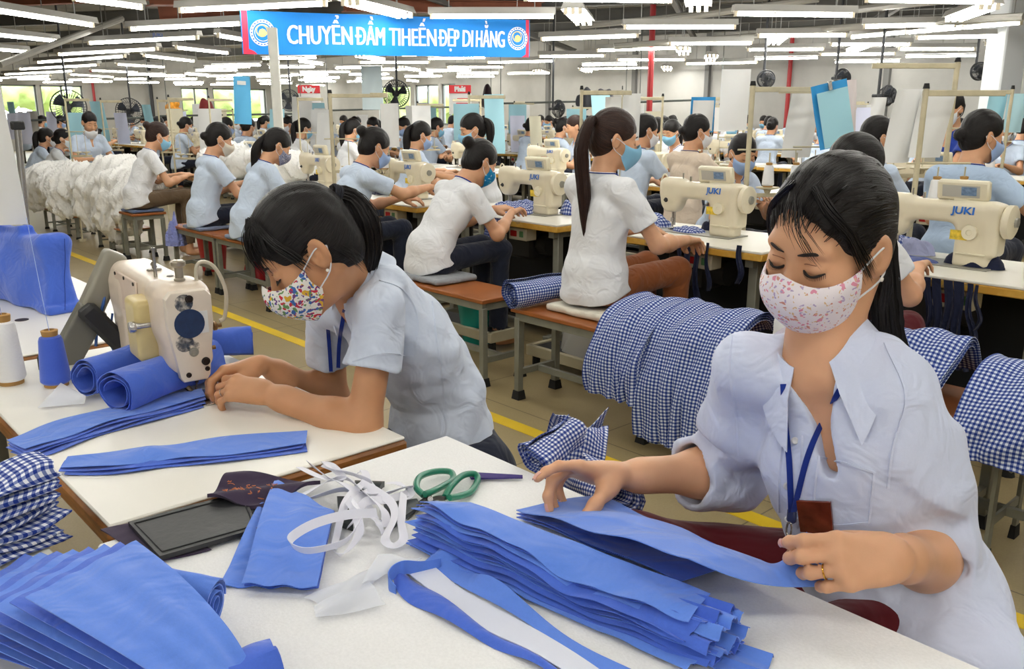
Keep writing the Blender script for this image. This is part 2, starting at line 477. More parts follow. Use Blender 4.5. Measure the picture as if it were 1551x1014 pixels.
def wall_holes(name, ax, at, lo, hi, holes, th=.2):
    """wall in plane axis ax = at, spanning lo..hi along the other axis, z 0..CZ, with (a,b,z0,z1) openings"""
    mb = MB(); holes = sorted(holes); cur = lo
    def seg(a, b, z0, z1):
        if b - a < 1e-3 or z1 - z0 < 1e-3: return
        c = [0, 0, (z0 + z1) / 2]; sz = [th, th, z1 - z0]; c[ax] = at + th / 2 * (1 if at > 0 else -1); c[1 - ax] = (a + b) / 2; sz[1 - ax] = b - a
        mb.box(c, sz)
    for a, b, z0, z1 in holes:
        seg(cur, a, 0, CZ); seg(a, b, 0, z0); seg(a, b, z1, CZ); cur = b
    seg(cur, hi, 0, CZ); return struct(name, mb, wallm, ang=0)
lh = [(DX(p, 160, XL)[1], DX(q, 160, XL)[1], .95, 2.35) for p, q in ((-50, 58), (64, 128), (276, 318), (324, 404))]
bh = [(DY(p, 160, YB)[0], DY(q, 160, YB)[0], .95, 2.3) for p, q in ((574, 622), (628, 664), (668, 690))]
wall_holes('wall_left', 0, XL, -8, 19, lh); wall_holes('wall_back', 1, YB, -37, 9, bh)
wall_holes('wall_right', 0, 9, -8, 19, []); wall_holes('wall_front', 1, -8, -37, 9, [])
frm = M('window_frame_metal', (120, 124, 122), .5); 
for k, (ax, h) in enumerate([(0, h) for h in lh] + [(1, h) for h in bh]):
    mb = MB(); a, b, z0, z1 = h
    for (p, q, r, s_) in ((a, b, z0, z0 + .06), (a, b, z1 - .06, z1), (a, a + .06, z0, z1), (b - .06, b, z0, z1), ((a + b) / 2 - .03, (a + b) / 2 + .03, z0, z1)):
        c = [0, 0, (r + s_) / 2]; sz = [.06, .06, s_ - r]; c[ax] = (XL - .1) if ax == 0 else YB + .1; c[1 - ax] = (p + q) / 2; sz[1 - ax] = q - p; mb.box(c, sz)
    struct('window_%d' % (k + 1), mb, frm, ang=0)
# roof steel
steel = M('roof_steel', (104, 103, 98), .6, var=.2, vscale=2); rust = M('rusty_steel', (150, 88, 62), .7, var=.3, vscale=3)
duct = M('pale_duct', (176, 174, 166), .5, var=.1, vscale=2)
A_DIR = nrm(HX * .2047 + HY); B_DIR = nrm(HX * 1.0 - HY * .30)
def beam(name, a, b, w, h, m):
    a, b = np.asarray(a, float), np.asarray(b, float); t = nrm(b - a); s_ = nrm(np.cross(t, UPZ)); u = np.cross(s_, t)
    mb = MB(); c = (a + b) / 2; L = np.linalg.norm(b - a); R = np.stack([t, s_, u], 1)
    mb.box(c + u * (h / 2 - .008), (L, w, .016), R); mb.box(c - u * (h / 2 - .008), (L, w, .016), R); mb.box(c, (L, .012, h - .03), R)
    return struct(name, mb, m, ang=0)
Bp = nrm(HX * .25 + HY)
for k, dep in enumerate((9.5, 12.5, 15.5, 19, 23, 28)):
    c = DD(775, 100, dep); c[2] = 3.2 - .02 * (k % 2)
    a, b = c - B_DIR * (9 + dep * .3), c + B_DIR * (9 + dep * .3)
    f = lambda p: np.array([min(max(p[0], -35.5), 8.5), min(max(p[1], -7.5), 18.2), p[2]])
    beam('roof_beam', f(a), f(b), .14, .22, rust if k in (1,) else steel)
for x in (-7, -3.5, 0, 3.5, 7):
    a = HX * x + HY * 4 + UPZ * 3.02; b = a + Bp * 22; b = a + (b - a) * min(1, (18.2 - a[1]) / max(.1, (b - a)[1]))
    beam('roof_purlin', a, b, .08, .12, steel)
beam('rusty_roof_beam', DD(225, -4, 12) , DD(470, -2, 13.5), .3, .2, rust)
beam('rusty_roof_beam', DD(240, 18, 15), DD(420, 14, 16), .3, .25, rust)
beam('rusty_roof_beam', DD(520, 8, 13.2), DD(820, 12, 15), .2, .18, rust)
for a, b in (((1150, 12, 13), (880, 40, 15)), ((1551, 25, 10), (1180, 48, 13)), ((0, 98, 12), (185, 28, 14)), ((1440, -2, 9), (1250, 20, 13)), ((1010, 30, 13), (1240, -2, 12)), ((930, 70, 14), (1180, 52, 14))):
    mb = MB(); mb.cyl(DD(*a), DD(*b), .045, n=8); struct('roof_pipe', mb, duct)
redp = M('red_pipe', (172, 40, 44), .5)
for px, py0, py1, Y in ((984, 0, 200, None), (1193, 100, 230, YB - .1), (425, 131, 200, None)):
    p = DD(px, 150, 15) if px == 984 else (DY(px, 150, Y) if Y else DX(143, 150, XL + .15))
    mb = MB(); mb.cyl((p[0], p[1], 0), (p[0], p[1], CZ), .05, n=8); struct('red_drain_pipe', mb, redp)
p = DX(230, 150, XL + .2); mb = MB(); mb.cyl((p[0], p[1], 0), (p[0], p[1], CZ), .07, n=8); struct('dark_wall_pipe', mb, M('dark_pipe', (50, 50, 52), .5))
for px in (960, 1070, 830, 1340): # pilaster strips on the back wall
    p = DY(px, 150, YB - .05); mb = MB(); mb.box((p[0], p[1], CZ / 2), (.12, .1, CZ)); struct('wall_pilaster', mb, M('pilaster_grey', (120, 120, 118), .8), ang=0)
p = DD(1516, 130, 12.5); mb = MB(); mb.box((p[0], p[1], CZ / 2), (.37, .37, CZ), rotz(-.5), bev=.02); struct('column', mb, M('column_white', (226, 230, 232), .6))
p = DD(420, 160, 8.4); q = DD(408, 42, 8.4); mb = MB(); mb.box((p[0], p[1], q[2] / 2), (.085, .085, q[2]), rotz(-.6), bev=.006)
tag(mb.build('power_post', M('post_white', (214, 214, 206), .5, var=.08)), 'slim white steel post rising in front of the blue banner', 'post')
# trees outside the windows
lf = cloth('tree_leaves', (176, 194, 120), wrinkle=.9, wscale=3, var=.35)
for k, (px, r, dist, lab) in enumerate(((30, 2.6, 6, 'bright green tree outside the leftmost window of the left wall'), (335, 1.8, 4, 'leafy green tree seen through the window beside the white post'), (400, 1.2, 8, 'dark branched tree seen just left of the white post'), (640, 2.4, 4, 'green tree outside the windows of the back wall'))):
    q = DX(px, 165, XL - dist) if px < 500 else DY(px, 165, YB + dist)
    t = thing('tree', lab, 'tree', (q[0], q[1], 0)); S = SDF(); rr = random.Random(k)
    for i in range(9): S.ell(q * [1, 1, 0] + V3(rr.uniform(-r, r), rr.uniform(-r, r), 1.5 + rr.uniform(-.6, .9)), [rr.uniform(.5, 1.0)] * 3)
    v, f = S.mesh(.14, lambda P: .14 * np.sin(P[..., 0] * 7) * np.sin(P[..., 1] * 8) * np.sin(P[..., 2] * 7.5), .14)
    obj_from('crown', v, f, lf, t); MB().cyl((q[0], q[1], -.1), (q[0], q[1], 1.4), .14, .1).build('trunk', M('bark', (90, 74, 56)), t)
gr = MB(); gr.grid([[(x, y, -.06) for y in (-40, 60)] for x in (-100, 40)]); struct('outside_ground', gr, M('ground_outside', (150, 150, 120), .9))
# ================================================================= lamps
LAMP = emit('tube_light', (255, 253, 246), 26.0)
lh_m = M('lamp_housing', (172, 170, 164), .55, var=.06, vscale=6); lcap = M('lamp_cap', (225, 214, 190), .5); rodm = M('lamp_rod', (150, 150, 146), .5)
def lamp_proto(L, tubes=1, rods=True):
    t = thing('fluorescent_lamp', '', 'lamp'); w = .062 if tubes == 1 else .13
    mb = MB(); mb.prism([(-w, .03), (-w * .75, .1), (w * .75, .1), (w, .03), (w * .6, .045), (-w * .6, .045)], (-L / 2 - .04, 0, 0), (0, 1, 0), (0, 0, 1), (L + .08, 0, 0))
    mb.build('housing', lh_m, t, ang=0)
    for i in range(tubes):
        y = (i - (tubes - 1) / 2) * .075
        m2 = MB(); m2.cyl((-L / 2 + .01, y, 0), (L / 2 - .01, y, 0), .015, n=6, caps=False); m2.build('tube', LAMP, t)
        if rods:
            for s in (-1, 1): MB().box((s * (L / 2 + .012), y, .012), (.025, .04, .062)).build('lamp_holder', lcap, t, ang=0)
    if rods:
        for s in (-1, 1): MB().cyl((s * L * .36, 0, .1), (s * L * .36, 0, CZ - 2.4), .006, n=5).build('hanging_rod', rodm, t)
    return t
LZ = 2.40
near = [((-60, 9), (138, 39)), ((113, -1), (213, 12)), ((-30, 51), (84, 63)), ((-50, 72), (40, 79)), ((276, 17), (490, 7)), ((200, 45), (364, 37)), ((137, 66), (297, 58)), ((90, 83), (236, 75)), ((58, 95), (187, 86)), ((31, 105), (147, 99)),
 ((268, 73), (344, 81)), ((219, 85), (293, 93)), ((178, 98), (248, 102)), ((331, 55), (374, 62)), ((8, 113), (110, 108)), ((-10, 119), (75, 115)), ((139, 107), (208, 110)), ((106, 113), (171, 117)),
 ((655, 26), (835, 26)), ((798, -1), (1013, 2)), ((1116, 22), (1290, 24)), ((948, 42), (1111, 42)), ((822, 60), (964, 55)), ((1016, 67), (1137, 66)), ((906, 77), (1024, 73)), ((818, 86), (915, 85)),
 ((1315, 1), (1500, 4)), ((1310, 41), (1445, 38)), ((1260, 68), (1377, 68)), ((1390, 58), (1538, 55)), ((1495, 67), (1640, 65)), ((1244, 83), (1354, 82)), ((1363, 75), (1474, 75)), ((1150, 55), (1280, 54)), ((1134, 76), (1246, 75)),
 ((546, 95), (649, 95)), ((678, 102), (762, 102)), ((455, 109), (530, 109)), ((740, 95), (838, 93)), ((936, 91), (1036, 91)), ((1040, 97), (1146, 95)), ((610, 84), (690, 83)), ((880, 105), (985, 103))]
p1 = {}
LCS = []
def put_lamp(a, b, label, group=None, tubes=1):
    LCS.append(list((a + b) / 2) + [float(np.linalg.norm(b - a)) / 2])
    c = (a + b) / 2; d = b - a; L = float(np.hypot(d[0], d[1])); q = (1.2, tubes, True)
    if q not in p1: p1[q] = lamp_proto(1.2, tubes); o = p1[q]; o.location = tuple(c); o.rotation_euler = (0, 0, math.atan2(d[1], d[0]))
    else: o = dup(p1[q], c, math.atan2(d[1], d[0]))
    o.scale = (L / 1.2, 1, 1); tag(o, label, 'lamp', group); return o
names = ['leftmost in the top row', 'cut off by the top edge at upper left', 'second tilted one down the left edge', 'third tilted one down the left edge', 'hanging just above the left end of the blue banner', 'hanging left of the banner below its upper edge', 'long one below and left of the banner', 'one row farther below that, left of the banner']
for k, (a, b) in enumerate(near):
    lab = 'single tube lamp, ' + names[k] if k < len(names) else 'single tube fluorescent lamp in a pale housing, hanging in the nearer part of the hall'
    if k == 18: lab = 'single tube fluorescent lamp seen side-on above the right end of the banner'
    put_lamp(G(*a, LZ), G(*b, LZ), lab, None if k < 8 or k == 18 else 'nearer single tube lamps')
for (a, b, lab) in (((529, 5), (612, 25), 'three tube fluorescent lamp hanging over the middle of the banner'), ((868, 19), (884, 36), 'three tube fluorescent lamp pointing at the viewer right of the banner'), ((1056, -6), (1058, 15), 'three tube fluorescent lamp seen end-on at the top edge of the photo')):
    B2 = G(*b, LZ); A2 = G(*a, LZ); d = nrm(B2 - A2); put_lamp(B2 - d * 1.2, B2, lab, None, 3)
for k, (x, y) in enumerate(((948, 52), (1055, 72), (1177, 62), (1077, 89), (690, 101), (560, 88), (780, 90), (893, 104), (1010, 105), (1215, 48), (1300, 74), (1470, 22), (620, 105), (820, 110))):
    q = G(x, y, LZ)
    if any((q[0]-z[0])**2+(q[1]-z[1])**2<(z[3]+.25)**2 for z in LCS): q = q - UPZ * .0 + nrm(HY) * 1.1
    if any((q[0]-z[0])**2+(q[1]-z[1])**2<(z[3]+.25)**2 for z in LCS): continue
    put_lamp(q - A_DIR * .6, q + A_DIR * .6, 'three tube fluorescent lamp seen end-on far down the hall', 'end-on three tube lamps', 3)
for k in range(3):
    a = G(1291 + 87 * k, 57 - 7.3 * k, LZ); b = G(1291 + 87 * (k + 1) - 6, 57 - 7.3 * (k + 1), LZ); put_lamp(a, b, 'tube lamp in the slanting line of lamps at upper right', 'slanting line of lamps')
# far field and the lamps overhead: one mesh each
def lamp_small(L):
    mb = MB(); mb.box((0, 0, .07), (L + .06, .11, .05), mi=0); mb.cyl((-L / 2, 0, 0), (L / 2, 0, 0), .018, n=6, mi=1, caps=False); mb.cyl((0, 0, .09), (0, 0, CZ - 2.4), .006, n=4, mi=0)
    return mb.build('fluorescent_lamp', [lh_m, LAMP], ang=0)
ls = lamp_small(1.2); first = True; rl = random.Random(3); nfar = 0
dep = 14.2
while dep < 37:
    k = 0; wl = dep * .62; x = -wl + rl.uniform(0, 1)
    while x < wl:
        c = HX * x + HY * dep + UPZ * LZ; x += rl.uniform(1.35, 1.75)
        if not (-35 < c[0] < 8 and c[1] < 17.9): continue
        py = 169 - 1343 * (LZ - CAM_H) / dep; px = 775 + 1343 * (x) / dep
        if dep < 17 and (280 < px < 1500): continue
        if any((c[0]-q[0])**2+(c[1]-q[1])**2<(q[3]+.66)**2 for q in LCS): continue
        LCS.append(list(c)+[.62])
        u = rl.random(); d = A_DIR if u < .14 else nrm(B_DIR + HY * (.0 if px > 600 else .12 * (600 - px) / 600))
        o = ls if first else ls.copy()
        if not first: COL.objects.link(o)
        first = False; nfar += 1
        o.location = tuple(c + UPZ * rl.uniform(-.03, .05)); o.rotation_euler = (0, 0, math.atan2(d[1], d[0]))
        tag(o, 'small bright tube lamp in the far rows under the roof', 'lamp', 'far rows of tube lamps')
    dep *= 1.085
for x in np.arange(-5.5, 6, 1.75):
    for d in (-3.5, -1.7, .1, 1.9, 3.7, 5.5, 7.0):
        c = HX * (x + (.5 if int(d * 2) % 2 else 0)) + HY * d + UPZ * 2.75
        if c[0] > 7.5 or c[1] < -7.5: continue
        o = ls.copy(); COL.objects.link(o); o.location = tuple(c); o.rotation_euler = (0, 0, math.atan2(B_DIR[1], B_DIR[0])); tag(o, 'small bright tube lamp overhead above the view', 'lamp', 'overhead tube lamps'); o.scale = (1, 1, .8)
# ================================================================= banner
bc = [DD(363, 16, 9.3), DD(802, 30.5, 10.95), DD(801, 87, 10.95), DD(367, 82, 9.3)]
def bq(u, v): return lerp(lerp(bc[0], bc[1], u), lerp(bc[3], bc[2], u), v)
ban = thing('banner', 'wide blue banner with pale slogan lettering hung under the roof', 'banner', bq(.5, 1))
bn = nrm(np.cross(bc[1] - bc[0], bc[3] - bc[0])); bn = bn if bn @ (CAM - bc[0]) > 0 else -bn
mb = MB(); mb.grid([[bq(u, v) + bn * .012 * math.sin(u * 19 + v * 2) for v in np.linspace(0, 1, 5)] for u in np.linspace(0, 1, 60)], thick=.002)
mb.build('cloth_panel', cloth('banner_blue', (14, 122, 206), rough=.6, wrinkle=.1), ban)
rip = lambda u, v, o=.008: bq(u, v) + bn * (.012 * math.sin(u * 19 + v * 2) + o)
for us, vs in (((.003, .02), (0, 1)), ((.985, .997), (0, 1))):
    mb = MB(); mb.grid([[rip(u, v, .004) for v in np.linspace(*vs, 5)] for u in np.linspace(*us, 3)])
    if us[0] < .5: mb.add([rip(.003, 1, .0045), rip(.045, 1, .0045), rip(.036, .93, .0045), rip(.018, .87, .0045)], [(0, 1, 2, 3)])
    else: mb.add([rip(.99, 1, .0045), rip(.967, 1, .0045), rip(.99, .9, .0045)], [(0, 1, 2)])
    mb.build('red_border', M('banner_red', (206, 34, 70), .6), ban)
#mb.add([rip(.02, 1, .004), rip(.045, 1, .004), rip(.036, .93, .004), rip(.02, .87, .004)], [(0, 1, 2, 3)]); mb.add([rip(.985, 1, .004), rip(.967, 1, .004), rip(.985, .9, .004)], [(0, 1, 2)])
wl_m = M('banner_letter', (214, 220, 232), .6)
def put_text(body, u0, u1, v0, v1, name, parent, m, bold=.02):
    v, f = text_mesh(body, 1, bold); cap = text_mesh('H', 1, bold)[0]; h0, h1 = cap[:, 1].min(), cap[:, 1].max(); x0, x1 = v[:, 0].min(), v[:, 0].max()
    mb = MB()
    for k_, du in enumerate((-.0019, 0, .0019)): mb.add([rip(lerp(u0, u1, (p[0] - x0) / (x1 - x0)) + du, lerp(v1, v0, (p[1] - h0) / (h1 - h0)), .008 + .0004 * k_) for p in v], f)
    mb.build(name, m, parent, ang=0)
for body, u0, u1 in (('CHUYỂN', .14, .345), ('DẦM', .362, .456), ('TIHEẾN', .474, .638), ('DẸP', .652, .722), ('DI', .738, .776), ('HẰNG', .79, .9)):
    put_text(body, u0, u1, .30 + .02 * u0, .74, 'lettering', ban, wl_m, .0)
for u in (.362, .652): mb = MB(); mb.add([rip(u - .007, .50, .012), rip(u + .014, .50, .012), rip(u + .014, .555, .012), rip(u - .007, .555, .012)], [(0, 1, 2, 3)]); mb.build('lettering', wl_m, ban, ang=0)
def disc(mb, cu, cv, ro, ri, n=40, off=.006):
    asp = np.linalg.norm(bc[1] - bc[0]) / np.linalg.norm(bc[3] - bc[0])
    P = [[rip(cu + r * math.cos(a) / asp, cv + r * math.sin(a), off) for a in np.linspace(0, 2 * PI, n)] for r in (ri, ro)]
    mb.grid(P)
for cu, n_ in ((.0635, 0), (.952, 1)):
    mb = MB(); disc(mb, cu, .5, .31, .235); disc(mb, cu, .5, .2, .185); ob = mb.build('emblem', wl_m, ban, ang=0)
    mb = MB(); asp = np.linalg.norm(bc[1] - bc[0]) / np.linalg.norm(bc[3] - bc[0])
    for i in range(22):
        a = i / 22 * 2 * PI; mb.box(rip(cu + .272 * math.cos(a) / asp, .5 + .272 * math.sin(a), .009), (.012, .012, .012))
    mb.build('emblem_ring_marks', M('banner_mark', (30, 90, 170), .6), ob, ang=0)
    mb = MB(); disc(mb, cu, .5, .1, .0, 9); disc(mb, cu - .002, .45, .15, .12, 12)
    mb.build('emblem_crest', M('banner_gold', (196, 184, 120), .6), ob, ang=0)
for u in (.06, .5, .95):
    mb = MB(); p = bq(u, 0); mb.cyl(p, (p[0], p[1], CZ), .004, n=4); mb.build('hanging_wire', rodm, ban)
# ================================================================= furniture and machines of the hall
white_lam = M('white_laminate', (232, 228, 216), .35, var=.04, vscale=3)
def edge_fn(t):
    o = t.coord(); n = t.noise(9, 4, o, .65); c = t.ramp(n, [(.35, rgb(196, 146, 50)), (.6, rgb(214, 170, 74)), (.68, rgb(90, 84, 96))])
    t.base(c)
edge_y = M('table_edge_yellow', rough=.5, fn=edge_fn)
leg_m = M('leg_grey_green', (128, 128, 116), .5, var=.2, vscale=7); rub = M('black_rubber', (24, 24, 25), .8); dark = M('dark_steel', (40, 40, 42), .6, var=.2)
ply = M('bench_wood', (158, 92, 44), .4, var=.2, vscale=5); cream = M('machine_cream', (224, 214, 188), .35, var=.05, vscale=9, coat=.2); cream2 = M('machine_panel_cream', (230, 222, 196), .4)
chrome = M('chrome', (190, 188, 184), .25, metal=.9); greyp = M('machine_grey', (150, 148, 138), .4, metal=.3)
def table_proto(L=1.12, D=.62, H=.76):
    t = thing('sewing_table', '', 'table'); mb = MB()
    mb.box((0, 0, H - .006), (L, D, .012), mi=0, bev=.003); mb.box((0, 0, H - .029), (L, D, .034), mi=1, bev=.004); mb.build('tabletop', [white_lam, edge_y], t, world=False)
    for sx in (-1, 1):
        mb = MB(); x = sx * (L / 2 - .09)
        for y in (-.2, .2): mb.box((x, y, (H - .05) / 2 + .02), (.045, .045, H - .09), bev=.004)
        mb.box((x, 0, .045), (.05, D - .02, .05), bev=.004); mb.box((x, 0, H - .07), (.04, D - .1, .04)); fr = mb.build('leg_frame', leg_m, t, world=False)
        mb = MB(); 
        for y in (-.28, .28): mb.cyl((x, y, 0), (x, y, .03), .03, .024, 10)
        mb.build('rubber_foot', rub, fr, world=False)
    MB().box((0, .02, .10), (L - .2, .3, .02)).box((0, -.05, .13), (.45, .28, .02), rotx(-.25)).build('treadle', dark, t, world=False)
    MB().box((-.02, .06, H - .2), (.24, .2, .2), bev=.02).cyl((.1, .06, H - .2), (.18, .06, H - .2), .07, n=14).build('motor', dark, t, world=False)
    MB().box((0, D / 2 - .02, .4), (L - .22, .012, .62)).build('added_shade_panel', M('shade_panel_black', (20, 20, 22), .7), t, world=False, ang=0)  # added panel: blocks the bright background so the space under the table looks dark
    sw = MB().box((.2, -D / 2 + .09, H - .095), (.15, .09, .075), bev=.005).build('switch_box', M('switch_box_cream', (206, 198, 172), .5), t, world=False)
    MB().box((.17, -D / 2 + .043, H - .093), (.05, .008, .036), bev=.002).build('red_button', M('red_button', (176, 28, 26), .4), sw, world=False)
    MB().box((.235, -D / 2 + .043, H - .093), (.03, .008, .036), bev=.002).build('green_button', M('green_button', (88, 132, 84), .4), sw, world=False)
    return t
def bench_proto(L=.84, D=.30, H=.47):
    t = thing('work_bench', '', 'bench')
    MB().box((0, 0, H - .011), (L + .02, D + .02, .022), bev=.004).build('seat', ply, t, world=False)
    MB().box((0, -D / 2 + .02, H - .042), (L - .02, .025, .04)).box((0, D / 2 - .02, H - .042), (L - .02, .025, .04)).box((-L / 2 + .02, 0, H - .042), (.025, D - .06, .04)).box((L / 2 - .02, 0, H - .042), (.025, D - .06, .04)).build('seat_frame', leg_m, t, world=False, ang=0)
    for sx in (-1, 1):
        for sy in (-1, 1):
            x, y = sx * (L / 2 - .02), sy * (D / 2 - .02)
            lg = MB().box((x, y, H / 2 - .015), (.034, .034, H - .07), bev=.003).build('leg', leg_m, t, world=False)
            MB().add([(x + a * r, y + b * r, z) for r, z in ((.026, 0), (.02, .045)) for a, b in ((-1, -1), (1, -1), (1, 1), (-1, 1))], [(3, 2, 1, 0), (4, 5, 6, 7), (0, 1, 5, 4), (1, 2, 6, 5), (2, 3, 7, 6), (3, 0, 4, 7)]).build('rubber_foot', rub, lg, world=False)
        MB().box((sx * (L / 2 - .02), 0, .14), (.022, D - .08, .03)).build('side_rail', leg_m, t, world=False, ang=0)
    MB().box((0, 0, .14), (L - .07, .022, .03)).build('stretcher', leg_m, t, world=False, ang=0)
    return t
def machine_sdf():
    S = SDF()
    S.box((.345, 0, .125), (.075, .05, .13), rd=.022, k=.03); S.box((.18, 0, .228), (.24, .046, .046), rd=.03, k=.05)
    S.box((.0, 0, .205), (.062, .044, .078), rd=.03, k=.05); S.box((.0, 0, .135), (.04, .034, .03), rd=.02, k=.04)
    S.box((.415, 0, .16), (.03, .056, .11), rd=.02, k=.015)
    return S
_v, _f = machine_sdf().mesh(.006)
def stamp(body, size, c, ux, uy, m, parent, name='logo', bold=.03, xs=1.2):
    v, f = text_mesh(body, 1, bold, xs); v = v * size; mb = MB(); c, ux, uy = [np.asarray(q, float) for q in (c, ux, uy)]; nn = np.cross(ux, uy)
    vs = []
    for p in v:
        q = c + ux * p[0] + uy * p[1]; h = _cb.ray_cast(Vector((q[0], -1, q[2])), Vector((0, 1, 0))); vs.append(V3(q[0], h[0][1] - .0045, q[2]) if h[0] is not None else q)
    mb.add(vs, f); return mb.build(name, m, parent, world=False, ang=0)
_cb = bvh_of(_v, _f)
logo_b = M('logo_blue', (22, 104, 196), .5)
def machine_proto(name='sewing_machine', panel=True):
    t = thing(name, '', 'sewing machine')
    obj_from('casing', _v, _f, cream, t)
    MB().box((.16, 0, .003), (.54, .18, .006), bev=.002).build('bed_plate', greyp, t, world=False)
    MB().cyl((0, 0, .02), (0, 0, .11), .006, n=8).cyl((.014, 0, .03), (.014, 0, .12), .005, n=8).box((.004, -.012, .012), (.016, .04, .008)).cyl((0, 0, .05), (.0, 0, .07), .012, n=8).build('needle_bar', chrome, t, world=False)
    wh = MB().lathe([(.0, 0), (.062, 0), (.07, .008), (.07, .03), (.058, .036), (.03, .034), (.02, .04), (0, .04)], (.447, 0, .2), (1, 0, 0), 24).build('handwheel', cream, t, world=False)
    MB().lathe([(.022, .0), (.02, .014), (.008, .016), (0, .016)], (.482, 0, .2), (1, 0, 0), 12).build('wheel_hub', greyp, wh, world=False)
    MB().lathe([(.03, 0), (.032, .006), (.03, .02), (.012, .022), (.01, .018), (0, .018)], (.335, -.048, .15), (0, -1, 0), 20).build('stitch_dial', cream2, t, world=False)
    MB().box((.345, -.052, .06), (.12, .012, .008), bev=.002).build('reverse_lever', cream2, t, world=False)
    MB().box((.29, -.0505, .135), (.07, .003, .04)).build('warning_sticker', M('yellow_sticker', (228, 196, 60), .5, var=.3, vscale=60), t, world=False, ang=0)
    MB().lathe([(.013, 0), (.013, .01), (.006, .014), (.006, .022), (0, .022)], (-.012, -.043, .17), (0, -1, 0), 12).build('tension_dial', dark, t, world=False)
    MB().tube(catmull([(-.055, -.02, .2), (-.075, -.02, .25), (-.06, -.02, .30), (-.035, -.02, .295), (-.03, -.02, .24)], 14), .005, 6).build('thread_guard', cream2, t, world=False)
    MB().cyl((.06, 0, .27), (.06, 0, .315), .004, n=6).cyl((.11, 0, .27), (.11, 0, .30), .006, n=6).build('oil_pin', chrome, t, world=False)
    MB().box((-.02, -.0455, .215), (.018, .003, .012)).box((.025, -.0465, .222), (.03, .003, .012)).build('blue_decal', logo_b, t, world=False, ang=0)
    stamp('JUKI', .042, (.30, -.0598, .225), (1, 0, 0), (0, 0, 1), logo_b, t)
    if panel:
        R = rotx(.22); pn = MB().box((.27, .0, .318), (.21, .035, .085), R, bev=.008).box((.27, 0, .272), (.06, .03, .02)).build('control_panel', cream2, t, world=False)
        c = np.array([.27, 0, .318]); MB().box(c + R @ np.array([-.005, -.0185, 0]), (.15, .003, .05), R).build('panel_window', M('panel_window', (188, 186, 176), .15), pn, world=False, ang=0)
        MB().box(c + R @ np.array([.028, -.0205, .002]), (.06, .003, .036), R).build('panel_screen', M('panel_screen', (120, 146, 178), .2, var=.3, vscale=80), pn, world=False, ang=0)
    return t
def stand_proto(h=.78, arm=.42, floor=False):
    t = thing('thread_stand', '', 'thread stand'); cm = M('stand_cream', (196, 186, 156), .5, var=.15, vscale=12)
    MB().cyl((0, 0, -.76 if floor else 0), (0, 0, h), .014, n=10).cyl((0, 0, -.76 if floor else 0), (0, 0, -.73 if floor else .03), .06 if floor else .03, n=10).build('pole', cm, t, world=False)
    MB().cyl((0, 0, h), (0, 0, h + .025), .017, .012, n=10).build('pole_cap', rub, t, world=False)
    MB().box((arm / 2, 0, h - .02), (arm + .03, .016, .028), bev=.003).build('top_arm', cm, t, world=False)
    MB().cyl((-.06, 0, h * .55), (arm * .7, 0, h * .55), .005, n=6).build('guide_arm', cm, t, world=False)
    tr = MB().box((arm * .42, 0, h * .22), (arm * .9, .02, .022), bev=.003).build('spool_bar', cm, t, world=False)
    for x in (.12, .27):
        MB().lathe([(.014, 0), (.02, .02), (.062, .03), (.062, .036), (0, .036)], (x, 0, h * .22 + .01), n=16).cyl((x, 0, h * .22), (x, 0, h * .22 + .24), .004, n=6).build('spool_dish', cm, tr, world=False)
    return t
def cone_proto(col, name, h=.125, r=.034):
    t = thing('thread_cone', '', 'thread cone')
    def fn(tt):
        s = tt.node('ShaderNodeSeparateXYZ'); tt.link(tt.coord(), s.inputs[0]); w = tt.math('SINE', tt.math('MULTIPLY', s.outputs[2], 2200.0)); tt.base(rgb(*col)); tt.bump(w, .25, .001)
        tt.b.inputs['Sheen Weight'].default_value = .3
    core = M('cone_core', (176, 134, 74), .7)
    MB().lathe([(r * .85, .008), (r, .014), (r, .02), (r * .78, h - .012), (r * .7, h - .004), (r * .45, h)], n=24).build('thread', M(name, rough=.8, fn=fn), t, world=False)
    MB().lathe([(r * .8, 0), (r * .8, .012), (.012, .012), (.012, h - .002), (.017, h - .002), (.019, h + .012), (.012, h + .014), (.012, h - .01), (0, h - .01)], n=18).build('core', core, t, world=False)
    return t
P_TAB, P_BEN, P_MAC, P_STA, P_STF = table_proto(), bench_proto(), machine_proto(), stand_proto(), stand_proto(floor=True)
C_WH = cone_proto((236, 236, 238), 'thread_white'); USED = set(); TABS = []
def place(proto, loc, rz, label, group=None, sc=None):
    if proto is P_TAB: TABS.append(tuple(loc))
    if proto.name not in USED:
        USED.add(proto.name); o = proto; o.location = tuple(loc); o.rotation_euler = (0, 0, rz); tag(o, label, None, group)
        if sc is not None: o.scale = (sc,) * 3 if not hasattr(sc, '__len__') else sc
        return o
    return dup(proto, loc, rz, label, group, sc)
